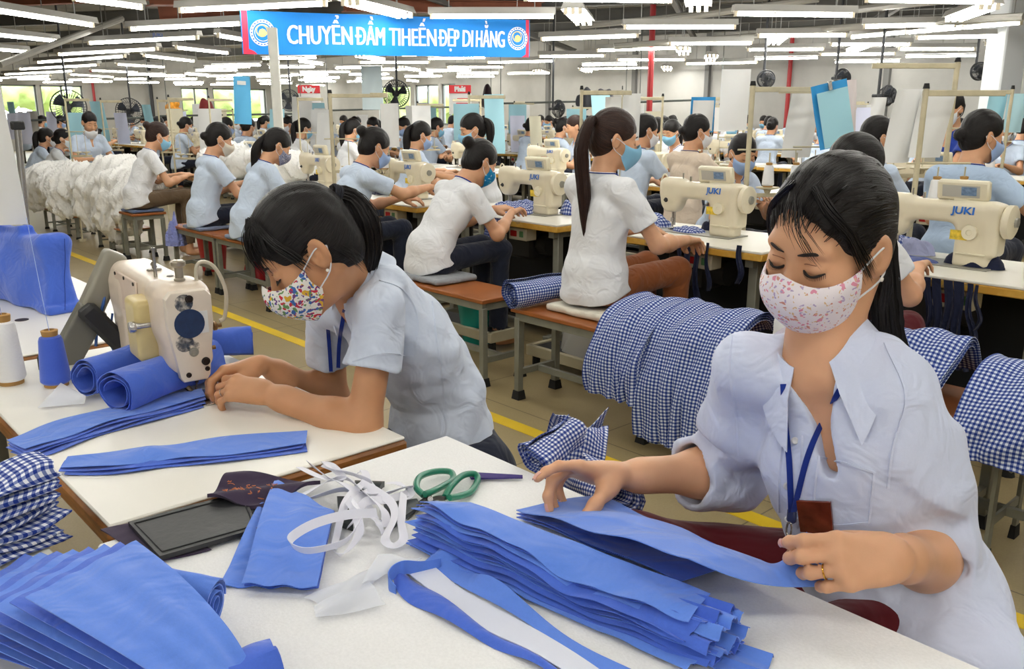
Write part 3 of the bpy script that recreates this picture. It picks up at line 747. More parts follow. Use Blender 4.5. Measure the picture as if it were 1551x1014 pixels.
# --- row nearest the aisle: tables with their machines
R1Y = 3.86
xs_m = [(-1.69, 'in the aisle row at the right edge'), (-2.93, 'just left of the head with the pink dotted mask'), (-4.28, 'between the bun-haired woman and the ponytail woman'), (-5.65, 'behind the reaching bun-haired woman'), (-6.95, 'beside the slim white post'), (-8.3, 'among white garments at left')]
for k, (x, w_) in enumerate(xs_m):
    place(P_TAB, (x + .17, R1Y, 0), 0, 'white sewing table with yellow edge ' + w_, sc=(1.08, 1, 1))
    if k != 4: place(P_MAC, (x, R1Y + .02, .76), 0, 'cream sewing machine ' + w_)
    else: place(P_MAC, (x, R1Y + .02, .76), 0, 'cream sewing machine in the aisle row beside the slim white post', sc=(.92, 1, 1))
for k, (x, L) in enumerate(((-.52, 'bench of grey steel and wood at the right edge under a gingham pile'), (-1.52, 'bench behind the woman with the pink dotted mask, mostly hidden by her'), (-2.61, 'bench carrying the ponytail woman on her white cushion'), (-3.68, 'bench carrying the bun-haired woman on her grey cushion'), (-6.05, 'bench under the woman with the dark patterned mask'), (-6.92, 'bench under the woman with the beige mask'))):
    place(P_BEN, (x, 2.92, 0), 0, 'brown topped ' + L)
st = bench_proto(.34, .3, .47); place(st, (-8.5, 2.95, 0), 0, 'small square wooden stool under the bun-haired woman in brown trousers'); KIDS['stool'] = KIDS[st.name]; st.name = 'stool'; tag(st, cat='stool')
# --- rows farther back
for r in range(5):
    yb = 4.98 + 3.05 * r if r else 4.9
    for x in np.arange(-30, 1, 1.3):
        q = np.array([x + .1 * r, yb + 1.55 + .02, .76]); px = 775 + 1300 * (q @ HX) / max(.1, (q @ HY))
        if r == 0 and x > 0 or not (-60 < px < 1620) or (q @ HY) > 24: continue
        far = r > 0
        lab = 'white topped sewing table with yellow edge in the second row' if not far else 'sewing table in the distant rows'
        place(P_TAB, (q[0], q[1], 0), 0, lab, 'second row tables' if not far else 'distant tables')
        if r < 4 and rnd.random() < .8: place(P_MAC, (q[0] - .15, q[1], .76), 0, 'cream sewing machine in the second row' if not far else 'cream sewing machine in the distant rows', 'second row machines' if not far else 'distant machines')
# --- thread stands, cones, sheets
paper = M('hanging_paper', (226, 227, 226), .8, var=.03, vscale=3); pap_b = M('pale_blue_sheet', (160, 208, 222), .7); pap_d = M('bright_blue_card', (46, 150, 214), .6)
def put_stand(px, py, dep, h, rz, label, arm=None, cones=0):
    p = DD(px, py, dep); p[2] = .76; on = any(abs(p[0] - q[0]) < .56 and abs(p[1] - q[1]) < .31 for q in TABS); zs = (h - .76) / .78
    s = place(P_STA if on else P_STF, p, rz, label, sc=(1 if arm is None else arm / .42, 1, zs if on else 1))
    if not on: h = 1.54
    for i in range(cones):
        x = (.12, .27)[i] * (1 if arm is None else arm / .42)
        place(C_WH, p + rotz(rz) @ V3(x, 0, (h - .76) * .22 + .046), 0, 'white thread cone on the ' + label.split(' with ')[0], 'white cones on thread stands', sc=1.0)
    return p
AR = math.atan2(HX[1], HX[0])
rq = random.Random(9)
for q in list(TABS):
    dep_ = q[1] * HY[1] + q[0] * HY[0]; px_ = 775 + 1343 * (q[0] * HX[0] + q[1] * HX[1]) / dep_
    if q[1] < 5 or dep_ > 17 or rq.random() < .35: continue
    x_, y_ = q[0] + rq.uniform(-.35, .1), q[1] + .24; h_ = rq.uniform(1.42, 1.56); g_ = 'stands along the farther tables'
    place(P_STA, (x_, y_, .76), AR + (PI if rq.random() < .4 else 0), 'cream thread stand at the back of a farther sewing table', g_, sc=(.75, 1, (h_ - .76) / .78))
    for i in (0, 1):
        if rq.random() < .8: place(C_WH, (x_ - .3 + .16 * i, y_ - .06, .765), 0, 'white thread cone standing on a farther sewing table', 'white cones on farther tables', sc=(1, 1, 1.25))
    if rq.random() < .6:
        w_, hh_ = rq.uniform(.2, .32), rq.uniform(.3, .5); R_ = rotz(AR + rq.uniform(-.4, .4)); c_ = V3(x_ + .1, y_ - .02, h_ - .03 - hh_ / 2)
        mb = MB(); mb.grid([[c_ + R_ @ V3((u - .5) * w_, .012 * math.sin(u * 5), -(v - .5) * hh_) for v in np.linspace(0, 1, 4)] for u in np.linspace(0, 1, 6)], thick=.002); tag(mb.build('hanging_sheet', (paper, paper, pap_b)[rq.randrange(3)]), 'pale sheet hanging from a stand at a farther sewing table', 'sheet', 'sheets at the farther tables')
put_stand(1386, 280, 4.05, 1.50, AR + .05, 'cream thread stand behind the machine at the right edge with two white cones', .36, 2)
put_stand(1133, 240, 5.0, 1.55, AR + .1, 'cream thread stand right of the beige-shirted woman with white cone', .45, 2)
put_stand(880, 190, 5.9, 1.60, AR, 'cream thread stand behind the ponytail woman with long arm', .32)
put_stand(941, 190, 5.9, 1.60, AR + PI, 'cream thread stand holding white sheets behind the ponytail woman', .1)
put_stand(504, 230, 7.0, 1.53, AR, 'cream thread stand left above the reaching woman with long arm', .44)
put_stand(589, 230, 6.6, 1.54, AR + PI, 'cream thread stand right above the reaching woman with white cones', .12, 2)
put_stand(711, 200, 7.6, 1.52, AR, 'cream thread stand with pale blue sheet behind the bun-haired woman', .3)
put_stand(1262, 200, 5.4, 1.60, AR + PI, 'cream thread stand carrying the tilted blue clipboard', .34)
put_stand(1522, 220, 6.2, 1.55, AR + PI, 'cream thread stand with light blue sheets at the right edge', .3, 1)
put_stand(1440, 180, 6.0, 1.72, AR + PI, 'cream thread stand with long bar under the right column', .55)
for k, (px, dep, hh) in enumerate(((107, 9.5, 1.46), (160, 11, 1.48), (245, 10.4, 1.45), (262, 9.0, 1.49), (322, 9.6, 1.52), (455, 9.0, 1.5))):
    put_stand(px, 220, dep, hh, AR, 'cream thread stand among the white garments and machines at left' , .25); 
for o in list(bpy.data.objects):
    if o.get('label') == 'cream thread stand among the white garments and machines at left': o['group'] = 'thread stands at left'
def sheet(px0, py0, px1, py1, dep, m, label, tilt=0.0, name='hanging_sheet', cat='sheet', group=None, slant=0.0, turn=0.0):
    """a sheet of paper facing the aisle; corners given by where its edges stand at that depth"""
    c = DD((px0 + px1) / 2, (py0 + py1) / 2, dep); w = (px1 - px0) * dep / 1343; h = (py1 - py0) * dep / 1343
    R = rotz(AR + turn) @ roty(tilt); mb = MB()
    P = [[c + R @ V3((u - .5) * w + slant * (v - .5) * h, .012 * math.sin(u * 5 + v * 3), -(v - .5) * h) for v in np.linspace(0, 1, 6)] for u in np.linspace(0, 1, 8)]
    mb.grid(P, thick=.002); o = mb.build(name, m); tag(o, label, cat, group); return c, R, w, h, o
sheet(1347, 137, 1390, 246, 4.25, paper, 'tall white paper sheet hanging left of the right thread stand pole', slant=-.12)
sheet(1386, 140, 1436, 238, 4.22, paper, 'white paper sheet hanging right of the right thread stand pole', slant=-.1)
sheet(1091, 107, 1134, 196, 7.5, paper, 'long white paper sheet hanging high left of the tilted blue clipboard')
sheet(1191, 143, 1236, 238, 5.6, paper, 'grey white paper sheet hanging left of the tilted blue clipboard', slant=-.1)
c, R, w_, h_, bl = sheet(1235, 126, 1288, 222, 4.7, pap_d, 'tilted bright blue clipboard with pale blue page above the nearer dark head', -.24, 'clipboard', 'clipboard')
mb = MB(); mb.grid([[c + R @ V3(w_ * (.05 + (u - .5) * .88), -.014, h_ * (-.49 + v * .87)) for v in (0, 1)] for u in (0, 1)]); set_parent(mb.build('page', pap_b, ang=0), bl)
mb = MB(); mb.box(c + R @ V3(0, -.02, h_ * .45), (.02, .02, .045), R, bev=.003); set_parent(mb.build('clip', chrome), bl)
sheet(1262, 124, 1296, 240, 4.95, M('pinkish_paper', (228, 216, 212), .8), 'pinkish white sheet hanging behind the tilted blue clipboard', -.1)
sheet(916, 148, 944, 210, 6.0, paper, 'white card left of the stand pole behind the ponytail woman'); sheet(944, 143, 969, 212, 6.02, paper, 'white card right of the stand pole behind the ponytail woman')
c, R, w_, h_, o = sheet(687, 158, 726, 212, 7.4, pap_b, 'pale blue sheet hanging right of the reaching woman', slant=0)
sheet(577, 158, 604, 222, 6.5, paper, 'white sheet hanging above the white cones near the reaching woman'); sheet(548, 102, 579, 165, 11, M('thin_plastic', (206, 222, 226), .3), 'thin pale plastic sheet hanging left of the middle fan')
c, R, w_, h_, o = sheet(354, 117, 380, 187, 10, M('blue_poster', (92, 178, 226), .6), 'tall light blue poster hanging left of the slim white post', .05, 'poster', 'poster', slant=0)
MB().box(c + R @ V3(.0, -.012, h_ * .36), (w_ * .5, .004, h_ * .08), R).build('white_heading', paper, None).parent = None
hd = bpy.data.objects['white_heading']; set_parent(hd, o)
sheet(1046, 148, 1082, 200, 7.0, pap_d, 'blue edged white card clipped up behind the beige-shirted woman', 0, 'clipboard', 'clipboard'); sheet(1049, 153, 1080, 198, 6.95, paper, 'white page on the blue edged card behind the beige-shirted woman', 0, 'page_sheet')
sheet(1320, 148, 1341, 175, 8, paper, 'small white card hanging between clipboard and right white sheets'); 
sheet(1495, 144, 1521, 195, 6.4, pap_b, 'light blue sheet hanging left of the pole at the right edge'); sheet(1524, 143, 1551, 200, 6.3, M('pale_blue_two', (176, 214, 226), .7), 'light blue sheet hanging right of the pole at the right edge')
for k, (px, dep, txt) in enumerate(((470, 21, 'ĐẸP'), (698, 20, 'PHẢI'))):
    lab = ('left', 'right')[k]
    c, R, w_, h_, o = sheet(px - 18, 130, px + 16, 172, dep, paper, 'white poster with red heading on the far wall, the %s one' % lab, 0, 'poster', 'poster')
    red = M('poster_red', (214, 48, 56), .6); mb = MB(); mb.box(c + R @ V3(0, -.03, h_ * .36), (w_ * .98, .006, h_ * .28), R); hd = mb.build('red_heading', red, ang=0); set_parent(hd, o)
    v, f = text_mesh(('Ngày', 'Phải')[k], h_ * .22, .01); mb = MB(); mb.add([c + R @ V3(p[0], -.04, h_ * .29 + p[1]) for p in v], f); set_parent(mb.build('heading_text', paper, ang=0), o)
    for j in range(3):
        mb = MB(); mb.box(c + R @ V3(.12 * w_, -.03, h_ * (.02 - .16 * j)), (w_ * (.5 + .1 * j), .006, h_ * .06), R); set_parent(mb.build('red_line', red, ang=0), o)
rs = random.Random(11)
cols = [paper, paper, pap_b, M('pale_lilac', (206, 210, 232), .8), M('cream_sheet', (226, 220, 196), .8)]
for k in range(46):
    px = rs.uniform(-5, 1060) if k < 38 else rs.uniform(1060, 1551); dep = rs.uniform(11, 21); hh = rs.uniform(.45, .75); top = 1.4 + rs.uniform(-.1, .22); py = 169 - (top - 1.4) * 1343 / dep; wd = rs.uniform(.16, .32) * 1343 / dep
    c = DD(px, py, dep)
    if c[1] > 18 or c[0] < -35: continue
    sheet(px, py, px + wd, py + hh * 1343 / dep, dep, cols[k % 5], 'pale sheet hanging over the distant rows', group='sheets over the distant rows', slant=rs.uniform(-.1, .1), turn=rs.uniform(-.4, .4))
rail = M('rail_dark', (70, 76, 72), .5)
for k, (a, b, dep) in enumerate((((-20, 184), (245, 178), 17), ((240, 176), (470, 172), 19), ((480, 168), (760, 160), 20), ((745, 157), (960, 152), 18), ((960, 155), (1100, 150), 17))):
    p, q = DD(*a, dep), DD(*b, dep + 1); mb = MB(); mb.cyl(p, q, .02, n=6)
    for s_ in (.06, .94):
        r = lerp(p, q, s_); mb.cyl((r[0], r[1], CZ), r, .008, n=6)
    tag(mb.build('hanging_rail', rail), ('dark hanging rail before the leftmost windows', 'dark hanging rail before the window near the white post', 'dark hanging rail under the middle fan', 'dark hanging rail before the grey wall', 'dark hanging rail right of the red pipe')[k], 'rail')
# --- fans
cage = M('fan_cage', (44, 46, 50), .5); blade_m = M('fan_blade', (62, 70, 84), .4)
def fan(px, py, r_px, dep, yaw, label, wall=True):
    c = DD(px, py, dep); r = r_px * dep / 1343; t = thing('industrial_fan', label, 'fan', (c[0], c[1], 0)); R = rotz(yaw)
    L = lambda x, y, z: c + R @ V3(x, y, z)
    mb = MB()
    for k in range(36):
        a = 2 * PI * k / 36; mb.tube([L(r * .15 * math.cos(a), -.1, r * .15 * math.sin(a)), L(r * .7 * math.cos(a), -.09, r * .7 * math.sin(a)), L(r * math.cos(a), 0, r * math.sin(a)), L(r * .6 * math.cos(a), .09, r * .6 * math.sin(a))], .0045, 4)
    for rr, y in ((r, 0), (r * .7, -.09), (r * .4, -.1), (r * .98, -.03)): mb.tube([L(rr * math.cos(a), y, rr * math.sin(a)) for a in np.linspace(0, 2 * PI, 33)[:-1]], .008 if rr > r * .9 else .004, 5, closed=True)
    mb.build('cage', cage, t)
    MB().cyl(L(0, -.07, 0), L(0, .2, 0), r * .17, n=14).build('motor', cage, t)
    for k in range(3):
        a0 = 2 * PI * k / 3 + .4; P = [[L(q * r * .85 * math.cos(a0 + s_), -.05 + .06 * s_, q * r * .85 * math.sin(a0 + s_)) for s_ in np.linspace(-.45, .45, 5)] for q in (.15, .5, .85, 1)]
        MB().grid(P, thick=.006).build('blade', blade_m, t)
    if wall: MB().cyl(L(0, .12, 0), L(0, .12, CZ - c[2]), .02, n=8).build('drop_rod', cage, t)
    else: MB().cyl(L(0, .15, 0), L(0, .15, -c[2] + .02), .03, n=8).lathe([(.0, 0), (.3, 0), (.3, .03), (.05, .06), (0, .06)], L(0, .15, -c[2]), n=16).build('stand', cage, t)
    return t
fan(104, 162, 25, 17, AR + .5, 'large dark fan before the left windows'); fan(196, 169, 20, 20, AR + .1, 'round dark fan against the pale wall left of the red flowers'); fan(438, 152, 16, 20, AR, 'dark fan just right of the slim white post')
fan(600, 142, 20, 16, AR, 'wide dark fan in the middle under the banner'); fan(845, 165, 13, 17, AR + .9, 'dark fan by the grey wall behind the reaching rows'); fan(1160, 120, 13, 13, AR, 'dark fan right of the long white sheet')
fan(1275, 118, 13, 13.5, AR + .4, 'dark fan above the tilted blue clipboard'); fan(1483, 108, 13, 14, AR, 'dark fan left of the square white column'); fan(1343, 145, 15, 12, AR + .7, 'dark fan between clipboard and right white sheets')
# dark garments / bags hung far away, the bright flowers
for k, (px, py, w_, h_, dep, col, lab) in enumerate(((738, 146, 9, 17, 16, (44, 26, 34), 'dark maroon garment bag hanging right of the red headed poster'), (312, 162, 8, 13, 17, (130, 50, 50), 'red brown garment hanging before the window left of the blue poster'), (890, 148, 14, 14, 15, (70, 72, 78), 'grey garment bundle hanging left under the stand arm'), (915, 150, 16, 15, 15.5, (84, 84, 88), 'paler grey garment bundle hanging right under the stand arm'))):
    c = DD(px, py, dep); s_ = dep / 1343; S = SDF(); S.ell(c, (w_ * s_, .1, h_ * s_), rotz(AR), k=.05); S.ell(c - UPZ * h_ * s_ * .6, (w_ * s_ * 1.1, .12, h_ * s_ * .5), rotz(AR), k=.1)
    v, f = S.mesh(.03, lambda P: .025 * np.sin(P[..., 0] * 30 + P[..., 1] * 22), .03); tag(obj_from('hanging_garment', v, f, cloth('garment_%d' % k, col)), lab, 'garment')
c = DX(257, 170, -30); S = SDF()
for k in range(14): S.ell(c + V3(0, rs.uniform(-.35, .35), rs.uniform(-.25, .3)), [rs.uniform(.08, .16)] * 3)
v, f = S.mesh(.04); fl_ = thing('flower_arrangement', 'orange yellow flower arrangement before the pale wall at left', 'flowers', (c[0], c[1], 0)); obj_from('blossoms', v, f, M('orange_blossom', (222, 150, 40), .7, var=.5, vscale=9), fl_); MB().cyl((c[0], c[1], 0), c, .05, n=8).build('stem', M('stem_green', (60, 90, 40)), fl_)
# ================================================================= people
def skin_fn(c):
    def fn(t):
        o = t.coord(); a = rgb(*c); b = tuple(x * .86 for x in a[:3]) + (1,)
        t.base(t.ramp(t.noise(14, 4, o), [(.3, b), (.7, a)])); t.bump(t.noise(420, 2, o), .08, .001)
    return fn
SK1 = M('skin_light', rough=.48, fn=skin_fn((222, 168, 130)), sss=.12); SK2 = M('skin_tan', rough=.48, fn=skin_fn((206, 150, 108)), sss=.12)
def hair_mat(name, col, hi):
    def fn(t):
        at = t.node('ShaderNodeAttribute', attribute_name='strand'); n = t.noise(1.0, 4, t.scale(at.outputs['Vector'], (26, 26, 3.5)), .65)
        t.base(t.ramp(n, [(.35, rgb(*col)), (.75, rgb(*hi))])); t.bump(n, .55, .006); t.b.inputs['Specular IOR Level'].default_value = .28
    return M(name, rough=.4, fn=fn)
H_BLK = hair_mat('hair_black', (11, 9, 10), (32, 26, 25)); H_BRN = hair_mat('hair_brown', (28, 17, 15), (70, 44, 34))
SH_W = cloth('shirt_white', (236, 238, 242), wrinkle=.35, wscale=11, var=.02, trl=.0); SH_B = cloth('shirt_pale_blue', (204, 219, 240), wrinkle=.35, wscale=11, var=.02)
SH_BB = cloth('shirt_blue', (182, 204, 232), wrinkle=.35, wscale=11, var=.03); SH_BE = cloth('shirt_beige', (226, 208, 188), wrinkle=.35, wscale=11, var=.04)
NAVY = cloth('lanyard_navy', (24, 50, 140), wrinkle=.1); JEAN = cloth('jeans_dark', (30, 36, 54), var=.2, wrinkle=.5); TR_BR = cloth('trousers_rust', (140, 80, 42), wrinkle=.5); TR_OL = cloth('trousers_olive', (104, 86, 66), wrinkle=.5)
TR_MA = cloth('trousers_maroon', (92, 18, 28), wrinkle=.4); STRAP = M('ear_loop_white', (232, 234, 238), .8)
BROW = M('brow_hair', (42, 30, 27), .8); LASH = M('lash_black', (24, 17, 16), .7); LIP = M('lips', (186, 104, 96), .5); EYEW = M('eye_white', (230, 226, 220), .2); 
SANDAL = M('sandal_dark', (60, 44, 40), .7)
def spotted(name, base, spots, scale=60, thr=.28):
    def fn(t):
        o = t.coord(); c = rgb(*base)
        for i, col in enumerate(spots):
            v = t.node('ShaderNodeTexVoronoi'); v.inputs['Scale'].default_value = scale * (1 + .23 * i); mp = t.node('ShaderNodeMapping'); mp.inputs['Location'].default_value = (i * 3.7, i * 1.3, i * 5.1)
            t.link(o, mp.inputs[0]); wv = t.node('ShaderNodeVectorMath', operation='MULTIPLY_ADD'); nz = t.node('ShaderNodeTexNoise'); nz.inputs['Scale'].default_value = scale * .9; t.link(mp.outputs[0], nz.inputs['Vector'])
            wv.inputs[1].default_value = (.03 * 60 / scale,) * 3; t.link(nz.outputs[1], wv.inputs[0]); t.link(mp.outputs[0], wv.inputs[2]); t.link(wv.outputs[0], v.inputs['Vector'])
            sc = t.node('ShaderNodeSeparateColor'); t.link(v.outputs['Color'], sc.inputs[0]); pick = t.math('GREATER_THAN', sc.outputs[0], .45)
            f = t.math('MULTIPLY', t.math('LESS_THAN', v.outputs['Distance'], thr), pick); c = t.mix(f, c, rgb(*col))
        t.base(c); t.bump(t.noise(700, 2, o), .1, .001); t.b.inputs['Specular IOR Level'].default_value = .2
    return M(name, rough=.85, fn=fn)
MK_PINK = spotted('mask_pink_dots', (240, 232, 238), [(226, 150, 176), (214, 150, 140), (190, 170, 206), (224, 190, 150)], 85, .27)
MK_FLOR = spotted('mask_floral', (238, 234, 226), [(226, 178, 60), (206, 60, 74), (70, 110, 176), (112, 150, 96), (120, 76, 130)], 48, .36)
MK_BLUE = M('mask_light_blue', (134, 190, 222), .8); MK_TURQ = spotted('mask_turquoise', (30, 132, 192), [(170, 212, 226), (60, 170, 190)], 60, .3); MK_BEI = M('mask_beige', (224, 216, 200), .8); MK_DOT = spotted('mask_dark_pattern', (140, 144, 168), [(60, 62, 96), (226, 226, 232)], 90, .33); MK_WHT = M('mask_white', (232, 234, 238), .8); MK_LIL = M('mask_lilac_blue', (158, 184, 226), .8)
def basis(yaw, pitch, roll=0):
    """columns right, forward, up; yaw turns left (+), pitch tips the face down (+)"""
    return rotz(yaw) @ rotx(-pitch) @ roty(roll)
def ik(s, w, l1, l2, pole):
    s, w = np.asarray(s, float), np.asarray(w, float); d = w - s; L = np.linalg.norm(d); L2 = min(L, (l1 + l2) * .995); u = d / L
    if L > L2: w = s + u * L2
    a = (l1 * l1 - l2 * l2 + L2 * L2) / (2 * L2); h = math.sqrt(max(0, l1 * l1 - a * a)); p = np.asarray(pole, float); p = nrm(p - u * (p @ u)); return s + u * a + p * h, w
FING = [((.027, .086), (.040, .024, .019), .0082), ((.009, .090), (.044, .027, .020), .0085), ((-.010, .086), (.040, .025, .020), .008), ((-.027, .077), (.031, .019, .017), .0072)]
def hand_prims(S, w, d, n, side, curls=((.5, .6, .4),) * 4, spread=(.12, .03, -.06, -.16), thumb=(.75, .55, -.35, .3, .3), sc=1.0, k=.007):
    """adds a hand; side +1 right. d finger direction, n back-of-hand normal; thumb = (along, side, palm) direction and two curls. returns joints"""
    d = nrm(d); n = nrm(n - d * (np.asarray(n) @ d)); s = np.cross(n, d) * side; w = np.asarray(w, float); J = []
    tips = []
    for (ox, oy), ls, r in FING:
        mcp = w + (s * ox + d * oy - n * .002) * sc; S.cap(w + (s * ox * .45 + d * .012) * sc, mcp, .0125 * sc, .0105 * sc, k=.016 * sc)
    for fi, ((ox, oy), ls, r) in enumerate(FING):
        p = w + (s * ox + d * oy) * sc; a = 0; fd0 = nrm(d + s * spread[fi]); pts = [p]; q = p
        for j in range(3):
            a += curls[fi][j]; dd = fd0 * math.cos(a) - n * math.sin(a); q = q + dd * ls[j] * sc; pts.append(q)
        rr = [r * sc * 1.05, r * sc, r * sc * .92, r * sc * .76]
        S.chain(pts, rr, k=k * sc); tips.append((pts, nrm(pts[3] - pts[2]), fd0 * -math.sin(a) * -1 + n * math.cos(a) if False else nrm(n * math.cos(a) + fd0 * math.sin(a))))
    t0 = w + (s * .014 + d * .018 - n * .006) * sc; td = nrm(d * thumb[0] + s * thumb[1] + n * thumb[2])
    ax = nrm(np.cross(td, n)) if abs(td @ n) < .95 else d
    t1 = t0 + td * .043 * sc; in_ = nrm(d * .55 - s * .75 - n * .15); in_ = nrm(in_ - td * (in_ @ td))
    e1 = nrm(td * math.cos(thumb[3]) + in_ * math.sin(thumb[3])); t2 = t1 + e1 * .032 * sc
    e2 = nrm(e1 * math.cos(thumb[4]) + in_ * math.sin(thumb[4])); t3 = t2 + e2 * .024 * sc
    S.chain([t0, t1, t2, t3], [.0165 * sc, .0115 * sc, .0098 * sc, .0082 * sc], k=.012 * sc)
    S.ell(lerp(t0, t1, .5) - n * .003 * sc, (.016 * sc, .016 * sc, .014 * sc), k=.015 * sc)
    tips.append(([t1, t2, t2, t3], e2, nrm(np.cross(e2, nrm(np.cross(n, e2) + s * .3)))))
    return tips
def head_prims(S, c, R, hs=1.0, jaw=1.0):
    P = lambda x, y, z: c + R @ (V3(x, y, z) * hs); E = lambda x, y, z: V3(x, y, z) * hs
    S.ell(P(0, -.012, .035), E(.073, .094, .088), R, k=.02); S.ell(P(0, .022, -.03), E(.062, .068, .082), R, k=.03)
    S.cap(P(0, .03, -.075), P(0, .066, -.1), .043 * hs * jaw, .022 * hs, k=.03)
    for s in (-1, 1):
        S.ell(P(s * .041, .052, -.028), E(.026, .026, .028), R, k=.025); S.ell(P(s * .025, .07, .026), E(.026, .012, .011), R, k=.02)
    S.cap(P(0, .083, .004), P(0, .105, -.036), .0085 * hs, .0125 * hs, k=.012); S.ell(P(0, .093, -.04), E(.019, .011, .009), R, k=.012)
    for s in (-1, 1): S.ell(P(s * .033, .098, .004), E(.021, .017, .013), R, op='s', k=.016)
    for s in (-1, 1): S.ell(P(s * .0325, .0715, .001), E(.0185, .0155, .0135), R, k=.004)
    S.ell(P(0, .085, -.068), E(.022, .011, .005), R, k=.008); S.ell(P(0, .083, -.078), E(.019, .011, .0055), R, k=.006)
    for s in (-1, 1):
        Re = R @ rotz(s * .38) @ rotx(.12)
        S.ell(P(s * .078, -.012, -.008), E(.0105, .021, .034), Re, k=.006); ec = P(s * .078, -.012, -.008); S.ell(ec + Re @ E(s * .0105, .003, .003), E(.0085, .014, .0235), Re, op='s', k=.002); S.ell(ec + Re @ E(s * .003, .004, -.002), E(.0035, .005, .010), Re, k=.004); S.ell(ec + Re @ E(s * .004, .012, -.01), E(.004, .004, .006), Re, k=.004)
def strand_attr(v, c, R, tie, hs=1.0):
    q = (v - c) @ R / hs; o = V3(0, .03, .05); ax = nrm(np.asarray(tie) - o); x = nrm(np.cross(ax, V3(0, 0, 1)) + 1e-6); y = np.cross(ax, x)
    d = q - o; a = np.arctan2(d @ y, d @ x); return np.stack([np.cos(a), np.sin(a), (d @ ax) * 6], 1)
def hair_mesh(name, parent, c, R, mat, h, tie=(0, -.1, .04), hs=1.0, fringe=0.0, low=-.085, part=0.0, bun=None, vol=1.0, ear=True):
    P = lambda x, y, z: c + R @ (V3(x, y, z) * hs); E = lambda x, y, z: V3(x, y, z) * hs; S = SDF()
    S.ell(P(0, -.016, .04), E(.0815 * vol, .103 * vol, .094 * vol), R, k=.02); S.ell(P(0, -.05, -.02), E(.068, .062, .075), R, k=.03)
    S.ell(P(part, .115, -.035 - fringe), E(.066, .075, .094), R, op='s', k=.012); S.ell(P(-part * .5, .1, -.06 - fringe), E(.09, .07, .09), R, op='s', k=.012)
    if ear:
        for s in (-1, 1): S.ell(P(s * .088, .0, -.022), E(.028, .03, .042), R, op='s', k=.01)
    S.ell(P(0, .02, low - .045), E(.12, .11, .062), R, op='s', k=.01)
    if bun is not None:
        b = np.asarray(bun[0]); S.ell(P(*b), E(bun[1], bun[1] * .9, bun[1] * .9), R, k=.012); S.cap(P(*(b * .72)), P(*b), .026 * hs, .022 * hs, k=.02)
    v, f = S.mesh(h, lambda q: .0012 * np.sin(((q - c) @ R)[..., 0] * 260 / hs) * np.cos(((q - c) @ R)[..., 2] * 60), .002)
    return obj_from(name, v, f, mat, parent, {'strand': strand_attr(v, c, R, tie, hs)})
def tail_mesh(name, parent, pts, rs, mat, flat=.75, n=20, up=(1, 0, 0), seed=1, strands=0):
    C = catmull(pts, 26); Rr = np.interp(np.linspace(0, 1, 26), np.linspace(0, 1, len(rs)), rs); mb = MB(); mb.tube(C, Rr, n, caps=True, flat=flat, up=up)
    A = []; r = random.Random(seed)
    for i in range(26):
        for k in range(n):
            a = 2 * PI * k / n; A.append((math.cos(a), math.sin(a), i * .09))
    V = np.array(mb.v); N_ = len(A)
    for i in range(26):
        for k in range(n):
            j = i * n + k; V[j] = C[i] + (V[j] - C[i]) * (1 + .07 * math.sin(k * 2.4 + i * .12) + .05 * math.sin(k * 4.1))
    mb.v = [tuple(x) for x in V]
    for q in range(strands):
        a = r.uniform(0, 2 * PI); off = [Rr[i] * (.9 + .25 * r.random()) for i in range(26)]; L = r.randint(18, 25); st = []
        T0 = None
        for i in range(0, L + 1, 2):
            k = int(a / (2 * PI) * n) % n; dv = V[i * n + k] - C[i]; st.append(C[i] + dv * (1.04 + .05 * math.sin(i * .3 + q)) + V3(r.uniform(-1, 1), r.uniform(-1, 1), 0) * .002)
        if L == 25: st.append(st[-1] + (st[-1] - st[-2]) * r.uniform(.3, 1.2))
        b0 = len(mb.v); mb.tube(st, [.0011] * (len(st) - 1) + [.0003], 3); A += [(math.cos(a), math.sin(a), 1)] * (len(mb.v) - b0)
    return mb.build(name, mat, parent, attr={'strand': np.array(A)}, ang=0 if False else 70)
def mask_mesh(parent, c, R, mat, hs=1.0, down=0.0, thick=.0022, bulge=0.0):
    P = lambda q: c + R @ (np.asarray(q) * hs); G_ = []; n, m = 29, 17
    for s in np.linspace(-1, 1, n):
        th = s * 1.36; cs, sn = math.cos(th), math.sin(th); e = 1 - abs(s) ** 2
        top = V3(.079 * sn, .012 + .104 * cs ** 1.15, -.012 - .012 * math.sin(abs(s) * PI) + .014 * e ** 6)
        bot = V3(.070 * sn, .012 + .066 * cs, -.066 - .058 * e ** .8)
        mid = V3(.083 * sn, .012 + (.128 + bulge) * cs ** 1.05, -.04 - .014 * e)
        G_.append([P((1 - t) ** 2 * top + 2 * t * (1 - t) * (mid * 1.0 + (mid - (top + bot) / 2) * .45) + t * t * bot - V3(0, 0, down)) for t in np.linspace(0, 1, m)])
    mb = MB(); mb.grid(G_, thick=thick); o = mb.build('face_mask', mat, parent, ang=70)
    for s in (-1, 1):
        mb = MB()
        for z0, z1 in ((-.013, .014), (-.064, -.03)):
            a = V3(s * (.0765 if z0 > -.05 else .0695), .03, z0 - down); b = V3(s * .083, -.012, (z0 + z1) / 2 + .004 - down * .5); e = V3(s * .079, -.034, -.004)
            mb.tube([P(q) for q in catmull([a, b, e], 8)], .0016 * hs, 5)
        mb.build('ear_loop', STRAP, o)
    return o
